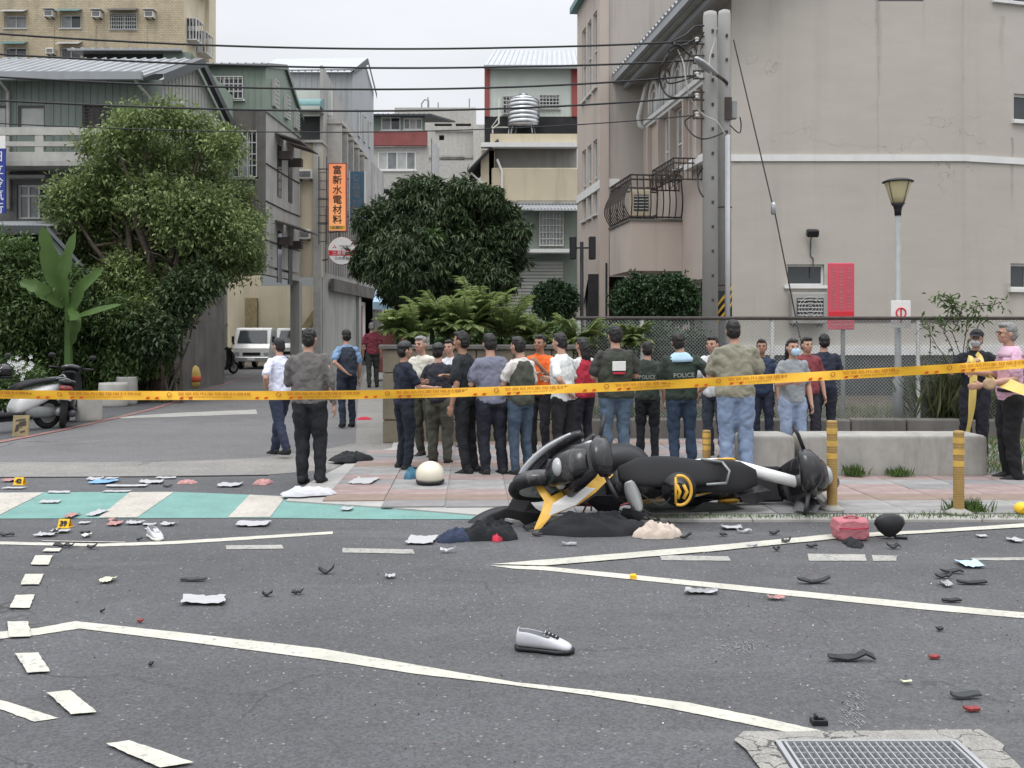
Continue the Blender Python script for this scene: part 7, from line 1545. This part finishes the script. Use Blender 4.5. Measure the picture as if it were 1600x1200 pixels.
# cardboard sign by the scooter
g = gd(31,682); cbx = thing('cardboard_sign', 'brown cardboard sign leaning against the white scooter', 'sign', g); s_ = g.y/F
q = MB(); W, H_ = 25*s_, 33*s_; q.T = Matrix.Translation(g) @ Matrix.Rotation(-.12,4,'X'); q.box(-W/2,W/2,0,.03,0,H_,0,.004); q.build('board', M['wood'], cbx)
q = MB(); q.T = Matrix.Translation(g) @ Matrix.Rotation(-.12,4,'X')
for (x0,y0,x1,y1) in ((-.35,.7,.3,.85),(-.1,.45,.35,.75),(-.35,.2,-.1,.6),(0,.15,.3,.3),(-.2,.35,.1,.45)): q.quad((x0*W,-.002,y0*H_),(x1*W,-.002,y0*H_+.02),(x1*W,-.002,y1*H_),(x0*W*.8,-.002,y1*H_-.02))
q.build('print_mark', M['iron'], cbx)['kind'] = 'stuff'
# ---------------------------------------------------------------- papers and fragments
def paper(px, py, wpx, hpx, m, lab, seed, curl=.02, cat='litter', name='paper_sheet', z=.012, skew=.2):
    if py < 790 and px > 425: z = .040
    r = random.Random(seed); wpx *= .84; hpx *= .78; curl *= .4; a = gd(px-wpx/2, py); b = gd(px+wpx/2, py); c = gd(px, py-hpx); n = 9; k = 5; q = MB(); vs = []
    dx = b.x-a.x; dy = c.y-a.y; sk = r.uniform(-skew,skew)*dx
    for i in range(n+1):
        for j in range(k+1):
            u, v = i/n, j/k; e_ = r.uniform(-.05,.05); zz = z+curl*(abs(u-.5)*2)**2*r.uniform(.4,1.1)+curl*.85*r.random(); vs.append((a.x+dx*(u+e_*.5)+sk*v, a.y+dy*(v+e_*.6), zz))
    q.add(vs, [(i*(k+1)+j,(i+1)*(k+1)+j,(i+1)*(k+1)+j+1,i*(k+1)+j+1) for i in range(n) for j in range(k)]); o = q.build(name, M[m], None, True)
    tag(o, lab, cat); return o
def shard(px, py, wpx, hpx, m, lab, seed, name='plastic_shard', cat='debris'):
    r = random.Random(seed); g = gd(px, py); s_ = g.y/F; W, H_ = wpx*s_, hpx*s_*.8; q = MB(); n = 5; vs = []
    for i in range(n+1):
        u = i/n; w_ = .02+.35*W*.3*math.sin(math.pi*(.15+.7*u)); zz = .006+H_*(r.uniform(.1,1)*(abs(u-.4))*1.6); x = g.x-W/2+W*u; y = g.y+r.uniform(-.2,.2)*W*.2
        vs += [(x,y-w_*.5,zz),(x,y+w_*.5,zz+r.uniform(0,.3)*H_),(x,y+w_*.5,zz+.012+r.uniform(0,.3)*H_),(x,y-w_*.5,zz+.010)]
    fs = []
    for i in range(n):
        for k in range(4): l = (k+1)%4; fs.append((i*4+k,(i+1)*4+k,(i+1)*4+l,i*4+l))
    fs += [(0,1,2,3),(n*4+3,n*4+2,n*4+1,n*4)]; q.add(vs, fs); o = q.build(name, M[m]); tag(o, lab, cat); return o
pl_ = [(91,772,41,4,'paper','white paper strip on the upper edge of the green crossing'),(76,788,36,5,'paper','white paper lying in the middle of the green crossing'),(154,757,42,7,'paper_blue','blue and white wrapper near the gutter strip'),(145,752,26,5,'paper','white wrapper end beside the blue one'),(172,750,22,3,'paper','thin white scrap behind the blue wrapper'),
 (195,762,75,4,'paper','long white paper strip above the green crossing'),(235,757,44,6,'paper','crumpled white paper near the blur of red debris'),(180,770.5,50,3,'paper','narrow white strip at the top of the crossing'),(258,749,36,3,'paper','thin white scrap by the gutter'),(143,808,22,11,'paper','crumpled clear plastic bag on the green crossing edge'),
 (106,811,20,8,'paper_red','crumpled pinkish wrapper above marker 39'),(129,820,18,3.5,'paper','small white paper right of marker 39'),(172,816,11,5,'paper_red','red and white scrap, upper one right of marker 39'),(176,823,24,7,'paper_red','larger red and white wrapper right of marker 39'),(208,821,30,5,'paper','white rectangle of paper left of the canvas shoe'),
 (233,822.5,24,3.5,'paper','thin white paper behind the canvas shoe'),(259,823,24,5,'paper','white paper card right behind the canvas shoe'),(229,829,8,3,'paper','tiny white scrap touching the canvas shoe'),(92,834,34,5,'paper','white crumpled sheet below marker 39'),(66,840,36,5,'paper','torn white sheet at the left above the edge line'),
 (162,913,22,9,'paper_yel','pale green note on the asphalt between dashes and blur'),(132,841,13,5,'white_pl','small pale plastic piece on the edge line'),(18,765,38,2.5,'paper','thin white strip at the left edge'),(10,754,22,5,'paper_red','pinkish scrap left of marker 42'),(317,947,80,16,'paper','pale flattened paper bag on the road'),
 (655,852,52,15,'paper','folded white paper left of the navy bag'),(355,762,40,7,'paper','white plastic scraps by the green crossing'),(392,824,60,9,'paper','pile of torn white paper on the crossing edge'),(562,762,44,12,'paper','white card lying on the pavement'),
 (540,800,20,6,'paper','small white scrap on the pavement edge'),(1523,889,42,12,'maskblue','light blue surgical mask lying on the road'),(1536,841,18,4,'paper','small white scrap above the blue mask'),(1592,849,22,7,'paper','white piece with black strap at the right edge'),(1483,919,18,9,'silver','grey broken plastic piece left of the blue mask'),(1418,1070,20,3,'paper_yel','thin pale strip on the road'),
 (1215,939,30,5,'paper_red','small orange pink scrap on the white line'),(1015,826,30,8,'paper','white scrap in front of the cream cloth'),(1145,829,36,6,'paper','white scrap on the edge line'),(1095,930,60,8,'silver','grey scuffed film on the road'),(610,905,18,5,'paper','pinkish white scrap on the asphalt')]
for i, p_ in enumerate(pl_): paper(*p_, seed=200+i, curl=.012 if p_[3] < 5 else .03)
sl_ = [(100,856,32,12,'black','black broken piece on the left edge line'),(144,858,16,8,'black','small black and white fragment on the left edge line'),(10,838,24,7,'black','black shard at the left edge'),(88,834,10,9,'black','dark shard standing below marker 39'),(133,834,14,4,'black','flat dark piece above the pale plastic'),(262,762,14,6,'black','black camera like piece by the gutter'),(218,845,8,4,'black','tiny black lump left of the canvas shoe'),
 (1474,904,26,9,'black','curved black plastic shard, left one below the mask'),(1487,896,34,7,'black','long black shard with pointed end below the mask'),(1519,913,46,5,'black','thin straight black strip below the mask'),(1487,941,28,4,'black','thin black strip beside the white line'),(1460,1030,16,3,'red_pl','thin red plastic splinter on the right'),(1510,1092,46,13,'dark2','bent dark plate near the drain'),(1518,1112,24,5,'red_pl','red plastic splinter near the bent plate'),
 (1468,986,10,6,'black','short black wire bit on the right asphalt'),(510,897,24,16,'black','black lump on the asphalt left of centre'),(465,929,18,9,'black','small black piece, right one of a pair'),(418,932,16,8,'black','small black piece, left one of a pair'),(1330,1033,72,18,'black','long black bumper fragment on the road'),(1272,912,50,14,'black','spindly black bracket below the edge line'),(302,908,40,6,'dark2','flat dark smear of rubber left'),(1396,858,22,16,'black','black fragment below the mirror housing'),
 (1130,838,12,8,'black','small dark bolt in front of the right wreck'),(700,864,24,12,'silver','small silver fragment under the red pouch'),(160,958,6,4,'black','tiny black bit on the left asphalt'),(236,1041,6,4,'black','tiny dark stone on the left asphalt'),(219,973,8,3,'red_pl','tiny red chip on the left asphalt'),(1175,855,16,5,'silver','tiny silver chip beside the edge line'),(1210,836,16,10,'black','dark fragment near the tail cover')]
for i, p_ in enumerate(sl_): shard(*p_, seed=400+i)
wrs = thing('wiring_tangle', 'tangle of torn wires and hoses hanging in the middle of the wreck', 'cables', at(975,780,8.3)); r_ = random.Random(12)
for i in range(9):
    p0 = at(900+r_.uniform(0,130), 800+r_.uniform(-30,30), 8.25); pts = [p0+Vector((r_.uniform(-.2,.2),r_.uniform(-.06,.06),r_.uniform(-.12,.12))) for _ in range(5)]; S_ = []
    for j in range(len(pts)-1):
        a0,a1,a2,a3 = pts[max(j-1,0)],pts[j],pts[j+1],pts[min(j+2,len(pts)-1)]
        for t in (0,.25,.5,.75): S_.append(.5*((2*a1)+(-a0+a2)*t+(2*a0-5*a1+4*a2-a3)*t*t+(-a0+3*a1-3*a2+a3)*t**3))
    q = MB(); q.tube(S_, r_.choice((.005,.008,.011)), 6); q.build('wire', M[r_.choice(('black','cable','red_pl','dark_trim'))], wrs, True)
r_ = random.Random(31); kind_ = ['jagged','curved','narrow','flat','split','tapered','bent','stubby','thin','pointed','scuffed','folded']
for i in range(12):
    x_ = r_.uniform(820,1290); shard(x_, r_.uniform(826,862), r_.uniform(10,30), r_.uniform(5,12), ('black','dark2','silver','black')[i%4], '%s %s fragment in front of the %s, %s' % (kind_[i], ('black','charcoal','silver','black')[i%4], 'left wreck' if x_ < 1010 else 'right wreck', 'close to the kerb' if i%2 else 'toward the edge line'), 900+i)
g = gd(1282,1135); bxr = thing('rubber_clip', 'small black rubber clip lying above the storm drain', 'debris', g); s_ = g.y/F
q = MB(); W, D_ = 24*s_/2, 11*s_/2*2.2; 
for (x0,x1,y0,y1) in ((-W,W,0,.012),(-W,W,D_,D_+.012),(-W,-W+.012,.0121,D_-.0001),(W-.012,W,.0121,D_-.0001)): q.box(g.x+x0,g.x+x1,g.y+y0,g.y+y1,.002,.022)
q.build('ring', M['black'], bxr); q = MB(); q.box(g.x-W*.4,g.x-.002,g.y+D_-.01,g.y+D_+.02,.022,.035); q.build('tab', M['black'], bxr)
# glittering crumbs of glass and plastic
r = np.random.default_rng(77); q = MB()
for i in range(1300):
    if i % 3: x, y = r.normal(.8,3.0), 3.6+abs(r.normal(0,3.2))
    else: x, y = r.uniform(-6,6), r.uniform(3.4,12)
    s_ = r.uniform(.0016,.0048)*(1+y*.08); a = r.uniform(0,6.28); c_, sn_ = math.cos(a)*s_, math.sin(a)*s_
    q.add([(x+c_,y+sn_,.002),(x-sn_,y+c_,.002),(x-c_,y-sn_*.6,.002),(x,y,.002+s_*.9)],[(0,1,3),(1,2,3),(2,0,3)], int(r.choice(5, p=[.45,.15,.25,.08,.07])))
o = q.build('debris_crumbs', [M['paper'],M['silver'],M['black'],M['red_pl'],M['conc_pale']], loc=(0,0,0)); o['kind'] = 'stuff'
# pale scrape marks in the asphalt: thin chips of scratched surface
q = MB()
for (px,py,w_,h_,n) in ((1160,1012,70,16,110),(1335,1115,30,60,150),(1110,950,80,30,40),(1200,960,60,60,40)):
    for i in range(n): x = px+r.normal()*w_*.3; y = py+r.normal()*h_*.35; g = gd(x,y); s_ = r.uniform(.002,.006); q.add([(g.x-s_*.5,g.y,.003),(g.x+s_*.5,g.y,.003),(g.x+s_*.4,g.y+s_*6,.003),(g.x-s_*.4,g.y+s_*5,.003)],[(0,1,2,3)])
o = q.build('scrape_marks', M['scrape'], loc=(0,0,0)); o['kind'] = 'stuff'
g = gd(1597,806); q = MB(); q.ell((g.x,g.y,.07),(.07,.06,.055)); q.tube([(g.x-.05,g.y-.03,.04),(g.x-.02,g.y-.06,.09),(g.x+.04,g.y-.05,.1)], .02, 6); tag(q.build('tape_roll', M['marker'], None, True), 'crumpled ball of yellow tape at the right edge of the kerb', 'tape')
# ---------------------------------------------------------------- trucks in the open ground floor
def truck(px, py, wpx, label, rz=0, sc0=1.0):
    g = gd(px, py); P = thing('pickup_truck', label, 'truck', g, 'white trucks parked in the open ground floor'); 
    def B(q, n, m, sm=False, par=None): return q.build(n, M[m], par or P, sm, local=True)
    q = MB(); q.prism([(0,.45),(0,.95),(.12,1.15),(.42,1.82),(.6,1.88),(1.4,1.88),(1.45,.45)], -.8, .8, 'x'); B(q, 'cab', 'gloss_white')
    q = MB(); q.add([(-.68,.125,1.18),(.68,.125,1.18),(.62,.395,1.76),(-.62,.395,1.76)],[(0,1,2,3)]); q.v = [v+Vector((0,-.02,.004)) for v in q.v]; B(q, 'windscreen', 'glass')
    for sg in (1,-1):
        q = MB(); q.box(sg*.66-.11,sg*.66+.11,-.02,.01,.62,.78,0,.01); B(q, 'headlight', 'lens'); q = MB(); q.box(sg*.92-.06,sg*.92+.06,.25,.3,1.2,1.5,0,.02); B(q, 'mirror', 'black')
        for y in (.75,3.1): q = MB(); q.T = Matrix.Translation((sg*.68,y,.3)) @ Matrix.Rotation(math.pi/2,4,'Y'); q.lathe([(.22,-.09),(.30,-.08),(.30,.08),(.22,.09)], 20); w_ = B(q, 'wheel', 'rubber'); q = MB(); q.T = Matrix.Translation((sg*.68,y,.3)) @ Matrix.Rotation(math.pi/2,4,'Y'); q.lathe([(.2,-.095),(.2,.095)], 16); B(q, 'rim', 'silver', False, w_)
    q = MB(); q.box(-.8,.8,-.08,0,.35,.55,0,.02); B(q, 'bumper', 'silver'); q = MB(); q.box(-.4,.4,-.02,-.001,.62,.76); B(q, 'grille', 'black'); q = MB(); q.box(-.17,.17,-.095,-.081,.4,.52); B(q, 'number_plate', 'white_sign')
    q = MB(); q.box(-.85,.85,1.5,4.0,.6,.72); q.box(-.85,.85,1.5,1.56,.72,1.1); 
    for x in (-.85,.82): q.box(x,x+.03,1.561,4.0,.72,1.02)
    B(q, 'cargo_bed', 'roof_grey'); P.rotation_euler = (0,0,math.radians(rz)); return P
tr = truck(393,577,70,'white pickup truck facing the road under the concrete house')
t2_ = copy_tree(tr); t2_['label'] = 'second white pickup truck parked farther in beside the first'; g = gd(456,574); t2_.location = g
# cyan stall cover deep in the alley
g = gd(612,590); g = Vector((at(612,0,33).x,33,0)); st_ = thing('market_stall', 'stall with cyan cover and red cloth at the alley end', 'stall', g)
q = MB(); a_, b_ = at(585,468,33), at(634,452,33); q.add([(a_.x,32.6,a_.z-.1),(b_.x,32.6,a_.z-.1),(b_.x,34,b_.z+.35),(a_.x,34,b_.z+.35)],[(0,1,2,3)]); q.box(a_.x,b_.x,32.58,32.62,a_.z-.35,a_.z-.1); q.build('cover', M['maskblue'], st_)
for x in (a_.x+.05,b_.x-.05): q = MB(); q.tube([(x,32.65,0),(x,32.65,a_.z-.1)], .03, 6); q.build('post', M['metal'], st_)
q = MB(); q.box(a_.x,b_.x,32.8,33.8,.3,1.7); q.build('red_cloth', M['red_wall'], st_)
# ---------------------------------------------------------------- barrier tapes
def tape(name, pts, hw, m, lab, seed=1, n=60, twist=0.0, printed=True):
    xs_ = [p[0] for p in pts]; ys_ = [p[1] for p in pts]; Ys = [p[2] for p in pts]; P = []
    for i in range(n+1):
        t = i/n*(len(pts)-1); j = min(int(t),len(pts)-2); f_ = t-j
        def cmr(a):
            p0,p1,p2,p3 = a[max(j-1,0)],a[j],a[j+1],a[min(j+2,len(a)-1)]; return .5*((2*p1)+(-p0+p2)*f_+(2*p0-5*p1+4*p2-p3)*f_*f_+(-p0+3*p1-3*p2+p3)*f_**3)
        P.append(at(cmr(xs_),cmr(ys_),cmr(Ys)))
    return P
def ribbon(P, hw, m, name, roll=lambda i: 0.0, parent=None):
    q = MB(); vs = []; n = len(P)
    for i, p in enumerate(P):
        d = (P[min(i+1,n-1)]-P[max(i-1,0)]).normalized(); nn = Vector((0,-1,0)); s_ = d.cross(nn).normalized(); a = roll(i); s_ = s_*math.cos(a)+nn*math.sin(a); w_ = hw if not callable(hw) else hw(i)
        fold = nn*.007*math.sin(i*.9)+nn*.004*math.sin(i*2.3); vs += [p-s_*w_, p+fold*.6, p+s_*w_]
    q.add(vs, [(i*3+j,(i+1)*3+j,(i+1)*3+j+1,i*3+j+1) for i in range(n-1) for j in range(2)]); o = q.build(name, M[m], parent, True); return o
YT = 7.4
tp = thing('barrier_tape', 'long yellow barrier tape with red print stretched across the whole road', 'tape', (0,7.4,1.2))
P = tape('tape', [(-400,611,7.5),(0,616.2,YT),(270,618,YT),(600,616,YT),(960,604.5,7.3),(1200,592,7.2),(1440,578.5,7.1),(1600,568.5,7.05),(1900,546,7.0)], .035, 'tape', '', n=150)
ribbon(P, lambda i: .0345-.004*max(0,(i-120)/30), 'tape', 'strip', lambda i: .20*math.sin(i*.21)+.10*math.sin(i*.83+1), tp)
cum = [0]
for i in range(1,len(P)): cum.append(cum[-1]+(P[i]-P[i-1]).length)
def onT(s_):
    for i in range(1,len(P)):
        if cum[i] >= s_: f_ = (s_-cum[i-1])/(cum[i]-cum[i-1]); p = P[i-1].lerp(P[i], f_); d = (P[i]-P[i-1]).normalized(); return p, d
    return P[-1], (P[-1]-P[-2]).normalized()
def TT(s_, dz, off=.012): p, d = onT(s_); a = math.atan2(d.z, d.x); up_ = Vector((-math.sin(a),0,math.cos(a))); return Matrix.Translation(p+up_*dz+Vector((0,-off,0))) @ Matrix.Rotation(math.atan2(d.y,d.x)*0,4,'Z') @ Matrix.Rotation(-a,4,'Y') @ Matrix.Rotation(math.pi/2,4,'X')
s_ = .35; Lt = cum[-1]; k = 0
M['tape_print'] = mat('tape_print', (.42,.13,.02), .5, .2, 20)
while s_ < Lt-.4:
    text('警察局刑案現場封鎖線', 'tape_lettering', tp, TT(s_, .011), .027, 'tape_print', 'CENTER', 2.1, 0); text('CRIME SCENE DO NOT CROSS', 'tape_lettering', tp, TT(s_-.05, -.013), .017, 'tape_print', 'CENTER', 1.6, 0)
    q = MB()
    for e_ in (.33,.40,.59,.66):
        T_ = TT(s_+e_, -.018 if k % 1 == 0 else 0, .013)
        q.add([T_ @ Vector(v) for v in ((-.018,-.009,0),(.008,-.009,0),(.018,.008,0),(-.008,.008,0))],[(0,1,2,3)])
    q.build('red_dash', M['tape_red'], tp)['kind'] = 'stuff'
    q = MB(); T_ = TT(s_+.495, .008, .013); q.tube([T_ @ Vector((.016*math.cos(a),.016*math.sin(a),0)) for a in np.linspace(0,6.283,15)], .0028, 4, cap=False); q.build('ring_mark', M['tape_print'], tp)
    s_ += .84; k += 1
# strips held by the two men
P2 = tape('', [(1512,560,11.75),(1521,566,11.7),(1520,610,11.7),(1517,650,11.8),(1509,690,12.0),(1505,720,12.1)], .03, '', '', n=26)
o = ribbon(P2, .042, 'tape_pale', 'hanging_tape', lambda i: .5*math.sin(i*.45)); tag(o, 'pale yellow tape hanging from the hands of the capped man', 'tape')
P3 = tape('', [(1526,552,11.7),(1534,562,11.7),(1537,582,11.4),(1548,592,10.8),(1575,600,10.4),(1610,612,10.3),(1660,618,10.3)], .03, '', '', n=30)
o = ribbon(P3, lambda i: .030+.035*min(1,i/12), 'tape_pale', 'held_tape', lambda i: .35*math.sin(i*.3)+.2); tag(o, 'wide yellow tape running from the pink shirted man to the right edge', 'tape')
g = at(1546,600,10.35); q = MB(); q.T = Matrix.Translation(g) @ Matrix.Rotation(math.pi/2,4,'X'); q.lathe([(.03,-.03),(.06,-.03),(.06,.03),(.03,.03)], 18); o = q.build('tape_spool', M['kraft'], None, True, loc=g); tag(o, 'spool of tape held in the hands of the pink shirted man', 'tape')

# ---------------------------------------------------------------- lettering to real meshes
bpy.context.view_layer.update(); dg_ = bpy.context.evaluated_depsgraph_get(); cache = {}
for o in TXT:
    d_ = o.data; key = (d_.body, round(d_.size,4), d_.materials[0].name, round(d_.offset,4), round(d_.extrude,4))
    if key not in cache: me = bpy.data.meshes.new_from_object(o.evaluated_get(dg_)); me.name = 'lettering'; cache[key] = me
    n_ = bpy.data.objects.new(o.name.split('.')[0], cache[key]); col.objects.link(n_); n_.parent = o.parent; n_.matrix_local = o.matrix_local.copy()
for o in TXT: bpy.data.objects.remove(o)
